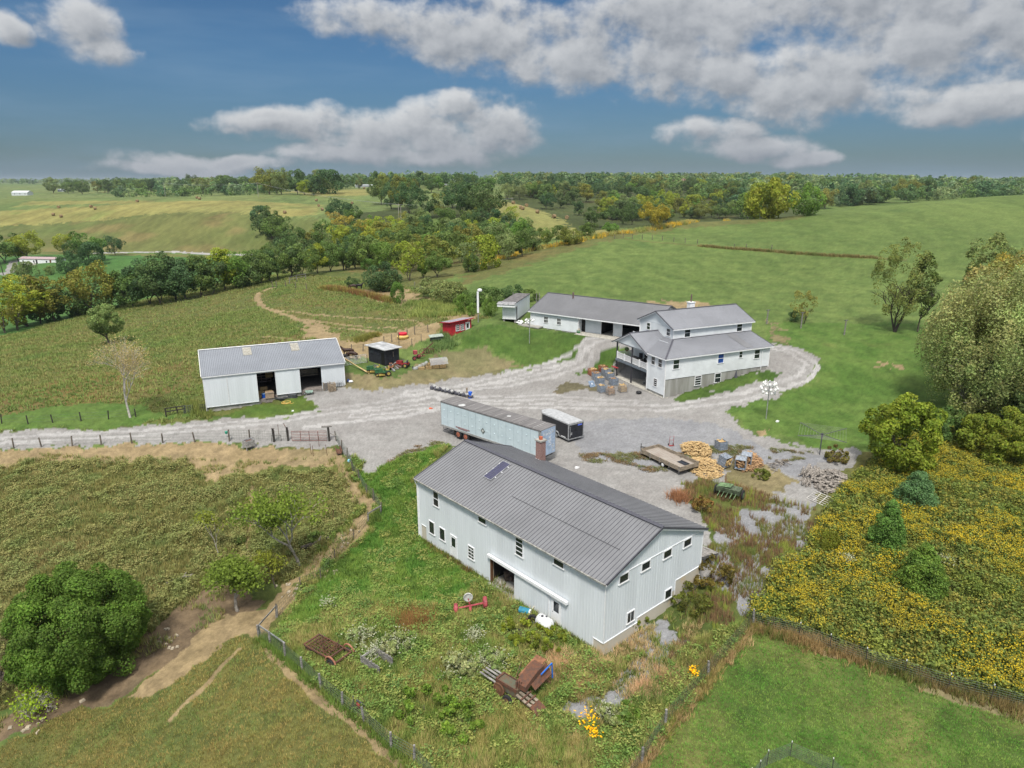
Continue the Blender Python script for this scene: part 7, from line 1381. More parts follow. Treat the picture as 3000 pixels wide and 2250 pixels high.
# --- woods sampled over the far slopes
def woods(poly,n,hr,cols,kinds,label,group,seed,mind=5.,wr=(.85,1.25)):
    q=random.Random(seed); P=np.array(poly); pts=[]; k=0
    while len(pts)<n and k<n*30:
        k+=1; x=q.uniform(P[:,0].min(),P[:,0].max()); y=q.uniform(P[:,1].min(),P[:,1].max())
        if not inpoly(np.array([x]),np.array([y]),P)[0]: continue
        h=hit(x,y)
        if h is None or any(abs(h[0]-a)<mind and abs(h[1]-b)<mind*2.2 for a,b in pts): continue
        pts.append((h[0],h[1])); kk,cc=q.choice(kinds),q.choice(cols); tree(h[0],0,x,kk,cc,q.uniform(*wr),desc(cc,kk)+' '+label+(', left side' if x<P[:,0].min()*.67+P[:,0].max()*.33 else ', middle' if x<P[:,0].min()*.33+P[:,0].max()*.67 else ', right side'),group,Y=h[1],hgt=q.uniform(*hr))
DC=['deep','dark','dark','mid','mid','grey','olive','yg','green','deep']; KN=['round0','round1','round2','wide0','wide1','tall0','shrub0','shrub1']
woods([(1490,600),(1480,565),(1600,556),(2000,556),(2300,560),(2350,610),(2150,640),(1900,650),(1800,662),(1650,622)],98,(12,18),DC,KN,'in the dense wooded valley','dense woods beyond the green hill',11,7)
woods([(1700,662),(1790,668),(1900,655),(2150,640),(2160,622),(1800,640)],20,(9,13),DC,KN,'at the near edge of the wooded valley','edge of the valley woods past the crest',12,5)
woods([(130,572),(130,562),(420,556),(960,553),(960,572),(500,572)],44,(19,25),['dark','deep','mid','olive','grey','mid'],KN,'in the wood behind the left hay field','dark wood behind the left hay field',13,8)
woods([(1000,552),(1300,550),(1450,552),(1450,562),(1240,566)],22,(12,18),DC,KN,'on the ridge around the pale barn','trees on the central ridge',14,10)
woods([(860,775),(1000,715),(1250,665),(1450,660),(1520,705),(1560,735),(1400,775),(1200,800),(950,790)],56,(8,12.5),['mid','dark','mid','olive','deep','green','grey'],KN,'filling the valley thicket','undergrowth of the valley thicket',15,5)
# far woods that read as one mass
def far_mass(name,label,n,gen,colk,seed,lsz=.09,nl=30,nb=9):
    rg=np.random.default_rng(seed); base=[crown_arrays(rg,nb,nl,lsz,.42,.42,.52,br=.42,tilt=.5) for _ in range(5)]
    Vs=[];Fs=[];Cs=[];k=0
    for i in range(n):
        x,y,h,w=gen(rg); V,Fq,c=base[i%5]; a=rg.uniform(0,6.28); ca,sa=math.cos(a),math.sin(a); U=V*[h*w,h*w,h]; X=U[:,0]*ca-U[:,1]*sa+x; Yv=U[:,0]*sa+U[:,1]*ca+y
        z=gz(x,y); Vs.append(np.stack([X,Yv,U[:,2]+z-.3],1)); Fs.append(Fq+k); k+=len(V); b=hx(COLS[colk[rg.integers(len(colk))]]); Cs.append(c*b*rg.uniform(.85,1.15))
    o=np_mesh(name,np.concatenate(Vs),np.concatenate(Fs),M_GRASS,cols=np.concatenate(Cs)); tag(o,label,'woods',kind='stuff')
def g_far(rg):
    y=math.exp(rg.uniform(math.log(1250),math.log(5200))); x=rg.uniform(-1.05,1.05)*y; k=vnoise(np.array([x]),np.array([y]),900,3)[0]
    while k<.42: y=math.exp(rg.uniform(math.log(1250),math.log(5200))); x=rg.uniform(-1.05,1.05)*y; k=vnoise(np.array([x]),np.array([y]),900,3)[0]
    return x,y,rg.uniform(13,22)*(1+.25*(y>2500)),rg.uniform(.9,1.7)
far_mass('distant_woods','hazy belt of woods along the whole horizon',2600,g_far,['far','grey','dark','mid','deep'],5,.13,16,8)
def g_right(rg):
    y=rg.uniform(620,1300); x=rg.uniform(.26,.95)*y; return x,y,rg.uniform(12,19),rg.uniform(.85,1.35)
far_mass('distant_woods','mixed woods behind the right hill crest',640,g_right,['dark','grey','mid','deep','far'],6,.07,40,12)
def g_mid(rg):
    y=rg.uniform(850,1450); x=rg.uniform(-.02,.4)*y; return x,y,rg.uniform(13,20),rg.uniform(.85,1.35)
far_mass('distant_woods','woods climbing to the central horizon behind the valley trees',420,g_mid,['dark','grey','mid','deep','far','olive'],7,.07,40,12)
def g_left(rg):
    y=rg.uniform(800,1500); x=rg.uniform(-.70,-.05)*y; 
    if x<-.55*y: x=rg.uniform(-.5,-.1)*y
    return x,y,rg.uniform(13,18),rg.uniform(.85,1.3)
far_mass('distant_woods','woods filling the rise behind the left hay field',360,g_left,['dark','grey','mid','deep','far'],8,.07,40,12)
# --- near trees with their own limbs and leaves
def neartree(name,label,p,h,r,seed,leafn,leaf,col,col2=None,levels=4,spread=.6,lean=(0,0),first=.3,sd=.35,bark=None,up=.5,n=3,ls=.68,cat='tree',frac=1.,vs=1.):
    t=thing(name,label,cat,(p[0],p[1],p[2]),0); mb=MB(); tips=[]; branches(mb,seed,h,r,levels,n,spread,lean,first,tips,up,6,ls); mb.build('trunk',bark or M_BARK,t)
    rg=np.random.default_rng(seed); T=np.array([tuple(a) for a,_ in tips]); 
    if frac<1: T=T[rg.random(len(T))<frac]
    k=max(1,leafn//max(len(T),1)); P=T.repeat(k,0)+rg.normal(0,sd,(len(T)*k,3))*[1,1,vs]; P[:,2]=np.maximum(P[:,2],.1)
    V,Fq=leafcards(P,unit(rg.normal(size=P.shape)+[0,0,.7]),leaf,rg); g=vnoise(P[:,0]+P[:,2],P[:,1]*1.3,1.3,seed)[:,None]; c=hx(col)*(1-g)+hx(col2 or col)*g; c=c*rg.uniform(.65,1.3,(len(P),1)); np_mesh('crown',V,Fq,M_LEAF,cols=c,parent=t); return t
def bushtree(name,label,p,rx,rz,cz,nb,nl,leaf,col,col2,seed,br=.26,cat='tree',hollow=.5,trunk=.25,tilt=.6,stretch=1.,bark=None,ryx=1.,shape='round',stems=1):
    t=thing(name,label,cat,(p[0],p[1],p[2]),0); rg=np.random.default_rng(seed); V,Fq,c=crown_arrays(rg,nb,nl,leaf,rx,rz,cz,shape,br,tilt,hollow,stretch); V[:,1]*=ryx; V[:,2]=np.where(V[:,2]<.05,.05+rg.uniform(0,.1,len(V)),V[:,2])
    P=V[::4]; g=fbm(P[:,0]+P[:,2]*.7,P[:,1]+P[:,2],rx*.5,3,seed)[:,None]; g=np.clip((g-.5)*2.5+.5,0,1); c=c*(hx(col)*(1-g)+hx(col2)*g); np_mesh('crown',V,Fq,M_LEAF,cols=c,parent=t)
    mb=MB(); 
    for s in range(stems): a=s*2.4; branches(mb,seed+s,cz+rz*.6,trunk*(1 if s==0 else .6),3,3,.7,(math.cos(a)*.35*(s>0),math.sin(a)*.35*(s>0)),.3,gn=6)
    mb.build('trunk',bark or M_BARK,t); return t
p=at(225,2035); bushtree('big_bush_tree','big dense bright green tree in the lower left corner',(p[0]-.5,p[1]+2.2,p[2]-.3),4.6,4.1,4.5,230,560,.125,'#5d8238','#547436',31,br=.19,hollow=.5)
p=at(883,1664); neartree('young_tree','thin leaning young tree with sparse yellow-green leaves in the field',p,8.6,.16,5,4200,.19,'#728a3c','#64803a',4,.62,(-.12,.05),.40,.42,M_PALEB,frac=.8)
p=at(697,1790); neartree('young_tree','short wide sparse tree with two trunks on the eroded bank',p,6.8,.15,9,4200,.19,'#6c863c','#607a3a',4,.85,(-.1,0),.28,.45,M_PALEB,up=.2)
p=at(808,1722); neartree('sapling','small thin sapling right of the short wide tree',p,3.6,.06,12,700,.17,'#7d8c3c','#6c7a34',3,.6,(0,0),.4,.28)
p=at(640,1640); neartree('sapling','spindly sapling with leaf tufts left of the leaning young tree',p,4.6,.05,14,420,.17,'#76883a','#6c7a34',3,.5,(-.15,.1),.5,.2,M_PALEB)
p=at(382,1224); t=neartree('bare_tree','pale nearly bare tree with yellowing top beside the left drive',(p[0],p[1],p[2]),14.8,.16,25,5200,.12,'#a29c86','#9f9a6c',6,.50,(-.02,0),.24,.5,mat('silver_bark',(.46,.43,.39),.95),up=.55,ls=.72,frac=.45)
p=at(322,1010); bushtree('small_tree','round grey-green leafy tree behind the bare pale tree',p,3.0,2.6,5.0,60,150,.22,'#7a9466','#6c8658',33,br=.3,trunk=.2)
p=at(2620,972); bushtree('open_tree','tall open upright tree with thin foliage on the right lawn',p,4.6,7.2,9.6,90,95,.20,'#7a8a58','#70804f',23,br=.17,hollow=.25,trunk=.26,stretch=1.3,stems=3,bark=mat('dark_bark',(.055,.045,.04),.95))
p=at(2688,972); bushtree('slim_tree','slim dark ragged tree right of the tall open tree',p,2.5,6.2,8.9,44,80,.26,'#566c3e','#5f7444',27,br=.24,hollow=.3,trunk=.14,stretch=1.1)
p=at(2860,1240); WS=mat('grey_stems',(.30,.27,.23),.95)
t=bushtree('willow_tree','huge billowing grey-green willow filling the right edge',(p[0]+1.9,p[1]+2,p[2]-.3),7.8,8.2,10.0,330,210,.19,'#87a070','#909a72',34,br=.14,hollow=.3,trunk=.35,tilt=.6,stretch=2.6,stems=8,bark=WS)
bushtree('willow_tree','lower silvery willow mass leaning over the lawn from the right',(p[0]-.6,p[1]+.6,p[2]-.3),4.4,4.4,6.0,110,230,.20,'#86a070','#8c9870',35,br=.16,hollow=.35,trunk=.25,stretch=2.2,stems=5,bark=WS)
bushtree('willow_tree','tall feathery willow behind, rising at the right edge',(p[0]+9,p[1]+9,p[2]),7.0,7.5,11.5,130,200,.28,'#84945f','#86885e',46,br=.2,hollow=.45,trunk=.3,stretch=1.8,stems=4,bark=WS)
p=at(2880,850); bushtree('round_tree','airy round-topped tree above the willow against the hill',(p[0],p[1],p[2]),4.4,5.6,6.0,45,110,.34,'#6d8258','#788a5c',36,br=.3,trunk=.2)
p=at(2990,880); bushtree('autumn_bush','golden olive tree at the right edge above the willow',(p[0],p[1],p[2]),6.5,4.2,5.4,60,130,.36,'#9a8f45','#7c8650',37,br=.3,trunk=.2)
p=at(2990,1300); bushtree('dark_bush','deep green shaded bush at the foot of the willow, right edge',(p[0]+1.5,p[1],p[2]),3.6,3.2,3.0,50,160,.25,'#3f5434','#4a5e38',38,br=.28)
p=at(2760,1290); bushtree('green_bush','green undergrowth bush below the willow at the lawn edge',(p[0],p[1],p[2]),2.6,2.0,1.6,40,150,.20,'#48663c','#587040',39,br=.3,cat='bush')
p=at(2640,1395); bushtree('yellow_tree','dense yellow-green tree at the edge of the goldenrod',(p[0]+.2,p[1]+1.2,p[2]-.2),3.7,4.1,4.4,95,260,.22,'#7a8f38','#66802f',40,br=.23,trunk=.2)
p=at(2905,1345); bushtree('yellow_tree','yellow-green bush tree at the right edge below the willow',(p[0]+.5,p[1],p[2]),3.8,2.9,2.6,70,200,.22,'#788a38','#667a34',41,br=.25)
for (px,py,h,w,c1,c2,lb,sd) in ((2690,1500,3.7,1.8,'#5d8463','#587e5c','blue-green pine sapling, highest of three in the goldenrod',51),(2603,1625,4.6,1.5,'#5f864a','#588046','bright green tall pine sapling, left of the three',52),(2705,1748,4.0,1.8,'#64843e','#5e8044','round-headed green pine sapling, lowest of the three',53)):
    p=at(px,py); bushtree('pine_sapling',lb,(p[0],p[1]+.6,p[2]),w,h/2,h/2,80,210,.11,c1,c2,sd,cat='pine',shape='cone',trunk=.08,tilt=.8)
p=at(60,2110); neartree('dead_shrub','tangle of bare grey branches with a few lime leaves, bottom left',(p[0]+.6,p[1]+.5,p[2]),7.5,.14,44,420,.13,'#8fae3e','#86a838',6,1.0,(.2,0),.12,.3,mat('silver_bark',(.46,.43,.39),.95),up=-.1,ls=.72,cat='shrub',frac=.5)
p=at(20,2010); bushtree('grey_brush','dark grey thicket at the lower left edge',(p[0]-.5,p[1],p[2]),2.8,1.8,1.7,40,110,.13,'#6a6a54','#5a6048',45,br=.3,cat='shrub')
# bushes and clumps near the workshop
for (px,py,rx,rz,c1,c2,lb,sd) in ((2015,1780,1.6,.9,'#6a7a3a','#525a30','leafy weed bush against the workshop gable foundation',61),(2080,1700,1.7,1.0,'#76703e','#5c5a34','brownish weed bush at the far workshop corner',62),(1850,1830,1.1,.6,'#6f8038','#5a6a34','low weed bush near the foundation step',63),(1250,2090,2.0,.75,'#6b8c3c','#5c7c38','wide bright green weed bush in the bottom foreground',64),(1350,2130,1.6,.8,'#5e8038','#6b8c3c','green weed bush right of the wide foreground one',65),(1830,2110,1.0,.55,'#4f7234','#5e7c38','dark green bush at the gravel patch edge',66),(1520,1860,1.5,.6,'#7d9036','#66782f','yellow-green vine clump near the white tank',67),(1600,1890,1.6,.6,'#7a8a34','#5c702e','vine clump between the white tank and the wall corner',68),(2230,1400,.9,.5,'#6d7c42','#5c6a38','small weed clump beside the green seed drill',69),(2060,1500,1.0,.8,'#77603f','#6a6c3c','reddish brown brush left of the green seed drill',70),(2450,1350,1.4,.9,'#6b6244','#6a7040','brown brush between log heap and yellow-green tree',71),(930,1585,.9,.45,'#5f7c48','#6d8450','grey-green weed bush on the tan bank',72),(700,1590,.6,.35,'#55703f','#5f7848','small green bush left of the dirt bank',73),(1350,1975,1.3,.8,'#93a085','#7c9062','white flowering bush left of the hay baler',74),(1165,1910,1.2,.7,'#99a68c','#74895c','white flowering bush beside the open crate',75),(1060,1885,1.1,.6,'#9aa88e','#6f8a58','white flowering bush behind the lattice wagon',76),(1440,1960,1.2,.7,'#8f9d80','#6c8a52','white flowering bush above the baler hood',77),(1780,2120,.8,.6,'#8b9a7c','#6a7f50','pale flowering weed by the lower gravel patch',78)):
    p=at(px,py); bushtree('weed_bush',lb,(p[0],p[1],p[2]),rx,rz,rz*.8,26,90,.14,c1,c2,sd,br=.34,cat='bush',trunk=.03)
# ---------- grasses and weeds that nobody could count ----------
def sample(poly,n,zones,seed):
    rg=np.random.default_rng(seed); P=pxw(poly) if poly is not None else None; o=[];tot=0
    lo,hi=P.min(0),P.max(0)
    for _ in range(12):
        x=rg.uniform(lo[0],hi[0],n); y=rg.uniform(lo[1],hi[1],n); m=inpoly(x,y,P); x,y=x[m],y[m]
        if zones: zz=zone(x,y); m=np.isin(zz,[ZI[k] for k in zones]); x,y=x[m],y[m]
        o.append(np.stack([x,y],1)); tot+=len(x)
        if tot>=n: break
    o=np.concatenate(o)[:n]; return o[:,0],o[:,1],rg
def palette(x,y,cols,seed,sc=2.2,rg=None):
    C=np.array([hx(c) for c in cols]); g=np.clip(fbm(x,y,sc,3,seed)*1.5-.25+ (rg.normal(0,.10,len(x)) if rg is not None else 0),0,.999)*len(cols); i=g.astype(int); return C[i]
def blades(x,y,z,h,nb,wd,spread,cols,rg,lean=.5):
    n=len(x); N=n*nb; X=np.repeat(x,nb);Y_=np.repeat(y,nb);Z_=np.repeat(z,nb);Hh=np.repeat(h,nb)*rg.uniform(.55,1.15,N); a=rg.uniform(0,6.283,N); r=rg.uniform(0,1,N)*np.repeat(spread if hasattr(spread,'__len__') else np.full(n,spread),nb)
    bx=X+np.cos(a)*r*.4; by=Y_+np.sin(a)*r*.4; L=Hh*lean*rg.uniform(.3,1.3,N); tx=bx+np.cos(a)*L;ty=by+np.sin(a)*L; q=a+rg.uniform(-.6,.6,N)+math.pi/2; wx=np.cos(q)*wd*.5*rg.uniform(.6,1.4,N); wy=np.sin(q)*wd*.5
    V=np.stack([np.stack([bx-wx,by-wy,Z_-.03],1),np.stack([bx+wx,by+wy,Z_-.03],1),np.stack([tx,ty,Z_+Hh],1)],1).reshape(-1,3); c=np.repeat(cols,nb,0)*rg.uniform(.78,1.22,(N,1)); return V,c
def leafy(x,y,z,h,r,nc,size,cols,rg):
    n=len(x); N=n*nc; a=rg.uniform(0,6.283,N); q=rg.uniform(0,1,N)**.6; t=rg.uniform(.25,1,N); rr=np.repeat(r if hasattr(r,'__len__') else np.full(n,r),nc)*q*np.sqrt(1.05-t*t*.8); P=np.stack([np.repeat(x,nc)+np.cos(a)*rr,np.repeat(y,nc)+np.sin(a)*rr,np.repeat(z,nc)+np.repeat(h,nc)*t],1)
    V,Fq=leafcards(P,unit(rg.normal(size=P.shape)*.55+[0,0,1]),size,rg,1.4); tri=np.concatenate([V[Fq[:,[0,1,2]]],V[Fq[:,[0,2,3]]]],1).reshape(-1,3); c=np.repeat(cols,nc,0)*(.7+.45*t)[:,None]*rg.uniform(.8,1.2,(N,1)); return tri,np.repeat(c,2,0)
def grass_object(name,label,parts,cat='grass'):
    V=np.concatenate([p[0] for p in parts]); c=np.concatenate([p[1] for p in parts]); o=np_mesh(name,V,np.arange(len(V)).reshape(-1,3),M_GRASS,cols=c); tag(o,label,cat,kind='stuff'); return o
def bump(x,y):
    zn=zone(x,y); return terrain(x,y)+(fbm(x,y,1.1,3,41)-.45)*ZB[zn]*1.5*np.clip(1.6-y/160,.25,1)
x,y,rg=sample([(-200,1345),(1080,1345),(1080,1600),(700,1800),(0,2150),(-500,2300)],50000,['field','field_green','dirt','dirt_dark'],71); zz=zone(x,y); k=np.isin(zz,[ZI['field'],ZI['field_green']])|((fbm(x,y,1.5,2,61)>.52)&(rg.random(len(x))<.30)); x,y=x[k],y[k]; h=.22+.42*fbm(x,y,1.6,3,3)
grass_object('dry_grass','tall olive and tan dry grass covering the left field',[blades(x,y,bump(x,y),h,6,.075,.5,palette(x,y,['#697b4e','#757c50','#7e7e54','#6d7b50','#85825c'],9,3.,rg),rg,.55)])
x,y,rg=sample([(-200,1345),(1080,1345),(1080,1600),(700,1800),(0,2150),(-500,2300)],22000,['field','field_green'],171); k=fbm(x,y,1.5,3,63)>.46; x,y=x[k],y[k]
grass_object('field_weeds','bushy olive weed mounds over the left field',[leafy(x,y,bump(x,y),.35+.4*fbm(x,y,1.5,3,63),.38,10,.115,palette(x,y,['#68764b','#70794e','#787a52','#6c784e'],9,3.,rg),rg)],'weeds')
x,y,rg=sample([(-900,2600),(-200,2250),(330,2040),(700,1850),(900,1950),(1330,2400),(1500,2900)],24000,['grazed'],72)
grass_object('short_grass','short grazed tan-green grass in the bottom left',[blades(x,y,bump(x,y),.10+.12*rg.random(len(x)),5,.05,.35,palette(x,y,['#6b7f4c','#7c7f4e','#8d8558','#72824e'],12,2.2,rg),rg,.6)])
x,y,rg=sample([(780,1900),(1040,1330),(1340,1280),(1230,1420),(1240,1600),(1780,1950),(2210,1820),(1800,2350),(1200,2350)],42000,['grass_green','weeds'],73); zz=zone(x,y); wd=(zz==ZI['weeds']); h=np.where(wd,.30,.20)+.38*fbm(x,y,1.3,3,7)*np.where(wd,1,.6)
c=np.where(wd[:,None],palette(x,y,['#57713c','#6a8044','#7c8650','#8f8c62','#648042'],14,1.6,rg),palette(x,y,['#4f7736','#5d8440','#6e8a44','#58753a'],15,1.8,rg))
grass_object('tall_weeds','tangled green and straw weeds around the workshop',[blades(x,y,bump(x,y),h,7,.06,.45,c,rg,.6)],'weeds')
x2,y2,r2=sample([(780,1900),(1040,1330),(1340,1280),(1230,1420),(1240,1600),(1780,1950),(2210,1820),(1800,2350),(1200,2350)],19000,['grass_green','weeds'],173); k=fbm(x2,y2,1.6,3,65)>.47; x2,y2=x2[k],y2[k]; w2=zone(x2,y2)==ZI['weeds']
grass_object('leafy_weeds','broad leafed green weeds around the workshop',[leafy(x2,y2,bump(x2,y2),np.where(w2,.5,.25)*(.6+.8*fbm(x2,y2,1.6,3,65)),.3,7,.12,palette(x2,y2,['#4f6a3a','#5d783f','#6a7c46','#78804c','#587442'],67,1.4,r2),r2)],'weeds')
# dead grass tussocks, rusty grass, pale tussocks
T=[];rg=np.random.default_rng(5)
for (px,py,n,s,col,hh) in ((1215,1830,420,1.5,'#7d6040',.75),(1130,1790,120,1.2,'#87713e',.5),(1640,1950,300,1.3,'#b39a82',.6),(1590,1990,240,1.0,'#a8927c',.55),(1740,1960,260,1.2,'#b09a7e',.55),(1700,2010,160,.9,'#b09a7e',.5),(1900,2030,260,1.1,'#ae9680',.5),(1960,1990,200,1.0,'#a8917a',.5),(1500,2090,240,1.6,'#9c9468',.5),(1400,2160,260,1.8,'#9a9466',.45),(1040,1780,240,1.6,'#a09872',.45),(960,1900,260,1.8,'#8f9060',.45),(1560,2170,260,1.6,'#a09870',.45),(1120,2020,240,1.7,'#98925e',.45),(1990,1460,140,.9,'#8a6a54',.8),(1240,2010,200,1.5,'#96905e',.4),(1680,2170,240,1.5,'#a29a72',.45)):
    p=at(px,py); X=p[0]+rg.normal(0,s*.5,n); Y_=p[1]+rg.normal(0,s*.5,n); c=np.tile(hx(col),(n,1))*rg.uniform(.8,1.2,(n,1)); T.append(blades(X,Y_,bump(X,Y_),np.full(n,hh),9,.04,.4,c,rg,.75))
grass_object('tussock_grass','straw and rust coloured grass tussocks around the old machinery',T)
# leafy weeds over the overgrown gravel and low yard
x,y,rg=sample([(1960,1930),(2090,1560),(1980,1420),(2100,1400),(2400,1500),(2380,1620),(2210,1830),(2060,2010)],6000,['weeds','scrub','straw','gravel_blue'],74); k=fbm(x,y,2.2,3,19)>.40; x,y=x[k],y[k]
grass_object('gravel_weeds','brown and green stalky weeds growing through the overgrown gravel',[blades(x,y,bump(x,y),.35+.5*rg.random(len(x)),5,.045,.25,palette(x,y,['#5f7040','#77794a','#6a5a4a','#7c6a55','#829048'],22,1.5,rg),rg,.22)],'weeds')
x,y,rg=sample([(1380,1320),(1600,1330),(1960,1400),(2450,1330),(2100,1300),(1700,1330),(1250,1290),(1100,1380)],9000,['gravel','gravel_blue'],75); k=fbm(x,y,1.8,3,29)>.53; x,y=x[k],y[k]
grass_object('gravel_sprouts','low brown-green sprouts dotting the yard gravel',[blades(x,y,bump(x,y),.05+.1*rg.random(len(x)),9,.09,.7,palette(x,y,['#6a6c48','#5d6844','#6a5c4a','#74684e'],23,1.5,rg),rg,1.2)],'weeds')
# goldenrod
x,y,rg=sample([(2205,1835),(2090,1790),(2260,1640),(2400,1530),(2480,1420),(2580,1340),(2620,1290),(3000,1240),(3500,1200),(3500,2220),(3000,2085),(2700,1990),(2400,1890)],26000,['golden','scrub'],76)
h=.65+.75*fbm(x,y,2.0,3,31); z=bump(x,y); c=palette(x,y,['#53652f','#667236','#5a6c3a','#727339','#4c5e30','#6c7a3c'],33,1.8,rg); parts=[blades(x,y,z,h,3,.09,.5,c,rg,.35),leafy(x,y,z,h*.95,.36,9,.15,c,rg)]
fl=fbm(x,y,3.2,3,35); m=(rg.random(len(x))<np.clip((fl-.46)*5.0,.02,.58)); n=m.sum(); P=np.stack([x[m],y[m],z[m]+h[m]*.98],1).repeat(9,0)+rg.normal(0,1,(n*9,3))*[.20,.20,.08]
V,Fq=leafcards(P,unit(rg.normal(size=P.shape)*.6+[0,0,1]),.10,rg,1.2); g=(fbm(x[m],y[m],5,2,39)[:,None]).repeat(9,0); cy_=.72*(hx('#bcaa2a')*(1-g)+hx('#98963a')*g)*rg.uniform(.7,1.35,(len(P),1))
o=np_mesh('goldenrod_flowers',V,Fq,M_GRASS,cols=cy_); tag(o,'bright yellow goldenrod blossom over the right field','flowers',kind='stuff')
grass_object('goldenrod_stems','olive green goldenrod stems filling the lower right field',parts,'weeds')
P=[]; 
for (px,py,s) in ((1720,2128,.9),(1735,2165,.6),(2030,1990,.5)):
    p=at(px,py); k=60; P.append(np.stack([p[0]+rg.normal(0,s*.4,k),p[1]+rg.normal(0,s*.4,k),p[2]+.7+rg.normal(0,.12,k)],1))
P=np.concatenate(P); V,Fq=leafcards(P,unit(rg.normal(size=P.shape)*.6+[0,0,1]),.12,rg); o=np_mesh('yellow_flowers',V,Fq,M_GRASS,cols=np.tile(hx('#dcae18'),(len(P),1))*rg.uniform(.8,1.2,(len(P),1))); tag(o,'small yellow flower clusters near the lower gravel patch','flowers',kind='stuff')
# white-flowered weeds
P=[]
for (px,py,s,k) in ((1350,1970,1.1,420),(1165,1900,1.1,360),(1060,1880,1.0,300),(1440,1955,1.1,360),(1390,1880,.7,260),(2480,1660,.7,260),(2770,1665,.8,160),(1100,1930,.8,260),(960,1785,.5,160),(1780,2110,.6,200),(2650,1720,.5,90)):
    p=at(px,py); P.append(np.stack([p[0]+rg.normal(0,s*.55,k),p[1]+rg.normal(0,s*.55,k),p[2]+.75*(1-.0)+rg.normal(0,.22,k)],1))
P=np.concatenate(P); P[:,2]=np.maximum(P[:,2],terrain(P[:,0],P[:,1])+.15); V,Fq=leafcards(P,unit(rg.normal(size=P.shape)*.6+[0,0,1]),.10,rg); o=np_mesh('white_flowers',V,Fq,M_GRASS,cols=np.tile(hx('#8d9688'),(len(P),1))*rg.uniform(.7,1.3,(len(P),1))); tag(o,'pale white blossom sprays among the weeds','flowers',kind='stuff')
# rough slopes left of the drive, meadow edges
x,y,rg=sample([(-500,1300),(-300,1050),(0,985),(300,905),(600,838),(850,800),(1250,850),(1440,930),(1290,960),(1000,1000),(985,1010),(600,1020),(600,1235),(0,1270)],34000,['rough','rough_brown','slope','weeds','grazed'],77); zz=zone(x,y); k=(zz!=ZI['grazed'])|(rg.random(len(x))<.3); x,y=x[k],y[k]
grass_object('rough_grass','rough tufted pasture on the slope behind the barn',[blades(x,y,bump(x,y),.22+.4*fbm(x,y,3,3,5),5,.14,.7,palette(x,y,['#607746','#6c7e4a','#727f50','#787a52','#687c48'],25,6,rg),rg,.7)])
x,y,rg=sample([(1880,2260),(2205,1845),(2400,1900),(2700,2000),(3000,2100),(3300,2200),(3400,2700),(1600,2700)],26000,['lawn_low'],78)
grass_object('lawn_grass','short lawn grass blades in the lower right corner',[blades(x,y,bump(x,y),.07+.08*rg.random(len(x)),5,.045,.3,palette(x,y,['#4d7d34','#5f8a40','#75904c','#568238'],27,1.6,rg),rg,.7)])
# brush strips along the field edges
T=[];rg=np.random.default_rng(9)
for L,n,w,hh,cols in ((cr(1400,450,2.949,[(0,960),(230,900),(500,830),(760,785),(1000,730),(1250,690),(1500,655),(1800,605),(2150,570)]),2600,2.2,1.3,['#7d8a52','#8d8a5c','#b09a3a','#6f7a48']),([(2050,722),(2090,725),(2120,728),(2230,735),(2400,748),(2570,757)],520,.9,.8,['#6e6a4a','#777250','#5f6a42']),(cr(700,450,2.949,[(720,1170),(850,1180),(1000,1210),(1150,1240),(1320,1285)]),700,1.0,1.2,['#7d7a48','#7a5f44','#8a8a50']),(cr(700,450,2.949,[(1480,1300),(1600,1310),(1850,1350),(1830,1400),(1600,1400),(1550,1370)]),700,2.5,1.0,['#667a46','#7c8a52']),(cr(700,450,2.949,[(1030,1620),(1180,1570)]),300,1.2,.7,['#6f7440','#80753f']),([(1290,985),(1310,1010),(1260,1025)],260,1.6,.9,['#5f7a50','#6a8456']),([(560,1180),(590,1210),(606,1225)],160,1.2,.9,['#66743f','#74784a']),([(2207,1838),(2400,1893),(2700,1990),(3000,2085)],1100,.9,.6,['#7a7050','#5f6a3a','#8a7a5a']),(cr(700,1650,2.765,[(165,610),(375,765),(665,1020),(1020,1300),(1235,1505),(1600,1800)]),900,.5,.5,['#5f7a3c','#6f8044']),([(2207,1832),(2075,1985),(1948,2132),(1820,2330)],1000,.6,.55,['#8a8258','#9a8a6c','#7a8046']),([(1240,1590),(1300,1625),(1440,1705),(1600,1810),(1760,1925)],500,.5,.5,['#6a5c3e','#5f7038','#7a6a48'])):
    Wp=pxw(L); s=np.r_[0,np.cumsum(np.hypot(*np.diff(Wp,axis=0).T))]; u=rg.uniform(0,s[-1],n); X=np.interp(u,s,Wp[:,0])+rg.normal(0,w*.5,n); Y_=np.interp(u,s,Wp[:,1])+rg.normal(0,w*.5,n)
    c=palette(X,Y_,cols,40,5,rg); far=np.clip(Y_.mean()/70,1,3.2); T.append(blades(X,Y_,terrain(X,Y_),np.full(n,hh),8,.06*far,.5*far,c,rg,.5))
grass_object('edge_brush','weedy brush growing along fences, walls and field edges',T,'brush')
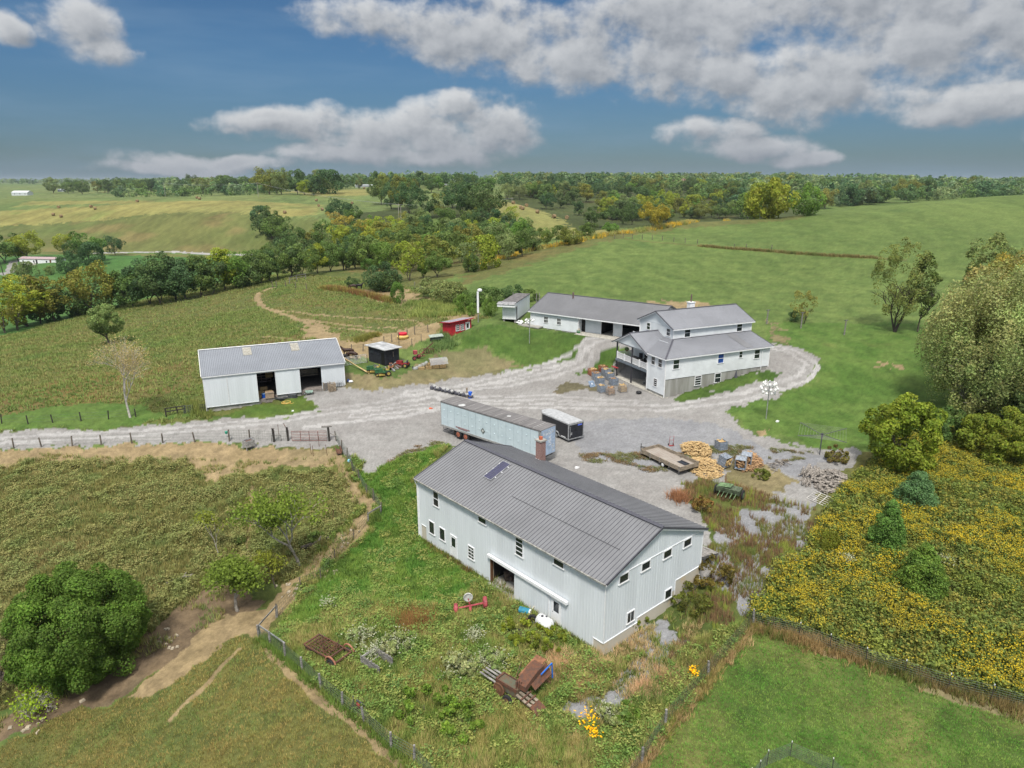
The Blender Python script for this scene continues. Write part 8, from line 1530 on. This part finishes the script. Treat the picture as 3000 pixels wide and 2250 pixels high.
# stones on the eroded bank
rg=np.random.default_rng(15); q=random.Random(4); mb=MB()
for (px,py,n,s) in ((860,1735,26,1.6),(980,1670,16,1.2),(130,2090,18,1.5),(480,1880,14,1.2),(1010,1580,12,1.0)):
    p=at(px,py)
    for i in range(n):
        X,Yy=p[0]+q.gauss(0,s*.6),p[1]+q.gauss(0,s*.6); mb.cbox((X,Yy,gz(X,Yy)+.05),(q.uniform(.1,.4),q.uniform(.1,.3),q.uniform(.06,.16)),q.uniform(0,3),.75)
tag(mb.build('bank_stones',mat('pale_limestone',(.42,.36,.27),.95,var=.3)),'pale flat stones scattered on the eroded dirt bank','stones',kind='stuff')
p=at(923,1600); t=thing('fallen_log','short dark fallen log on the tan bank below the weed bush','log',(p[0],p[1],p[2]+.15),.5); MB().tube([(-1.3,0,0),(.2,0,.15),(1.4,0,.45)],[.2,.2,.13],8).build('trunk',M_BARK,t); MB().tube([(.3,0,.2),(.7,.3,.6)],.06,5).build('branch_stub',M_LOG,t)
p=at(530,1700); t=thing('fallen_log','pale broken log lying on the gully edge','log',(p[0],p[1],p[2]+.12),.6); MB().tube([(-1.2,0,0),(.2,0,.1),(1.2,0,.1)],[.16,.17,.12],8).build('trunk',M_PALEB,t); MB().tube([(.2,0,.15),(.6,.3,.4)],.05,5).build('branch_stub',M_LOG,t)

x,y,rg=sample([(1640,2130),(1640,2050),(1800,1900),(1980,1790),(2060,1820),(2040,1900),(1880,2050),(1720,2150)],2600,None,79); k=fbm(x,y,1.4,3,19)>.42; x,y=x[k],y[k]
grass_object('gravel_weeds','weeds and pale grass breaking up the gravel patch below the gable',[blades(x,y,bump(x,y),.18+.3*rg.random(len(x)),6,.06,.4,palette(x,y,['#66783f','#8f8a68','#a3947a','#5f6e3c'],52,1.2,rg),rg,.6)],'weeds')

# ---------- air ----------
hz=MB().box(-16000,16000,-300,9600,-14,66)
hm=bpy.data.materials.new('haze_air'); hm.use_nodes=True; nt=hm.node_tree; nt.nodes.remove(nt.nodes['Principled BSDF']); v=nt.nodes.new('ShaderNodeVolumePrincipled'); v.inputs['Color'].default_value=(.78,.86,.95,1); v.inputs['Density'].default_value=.00006; v.inputs['Anisotropy'].default_value=.2; nt.links.new(v.outputs[0],nt.nodes['Material Output'].inputs['Volume'])
tag(hz.build('haze',hm),'thin bluish air over the distant hills','haze',kind='stuff')
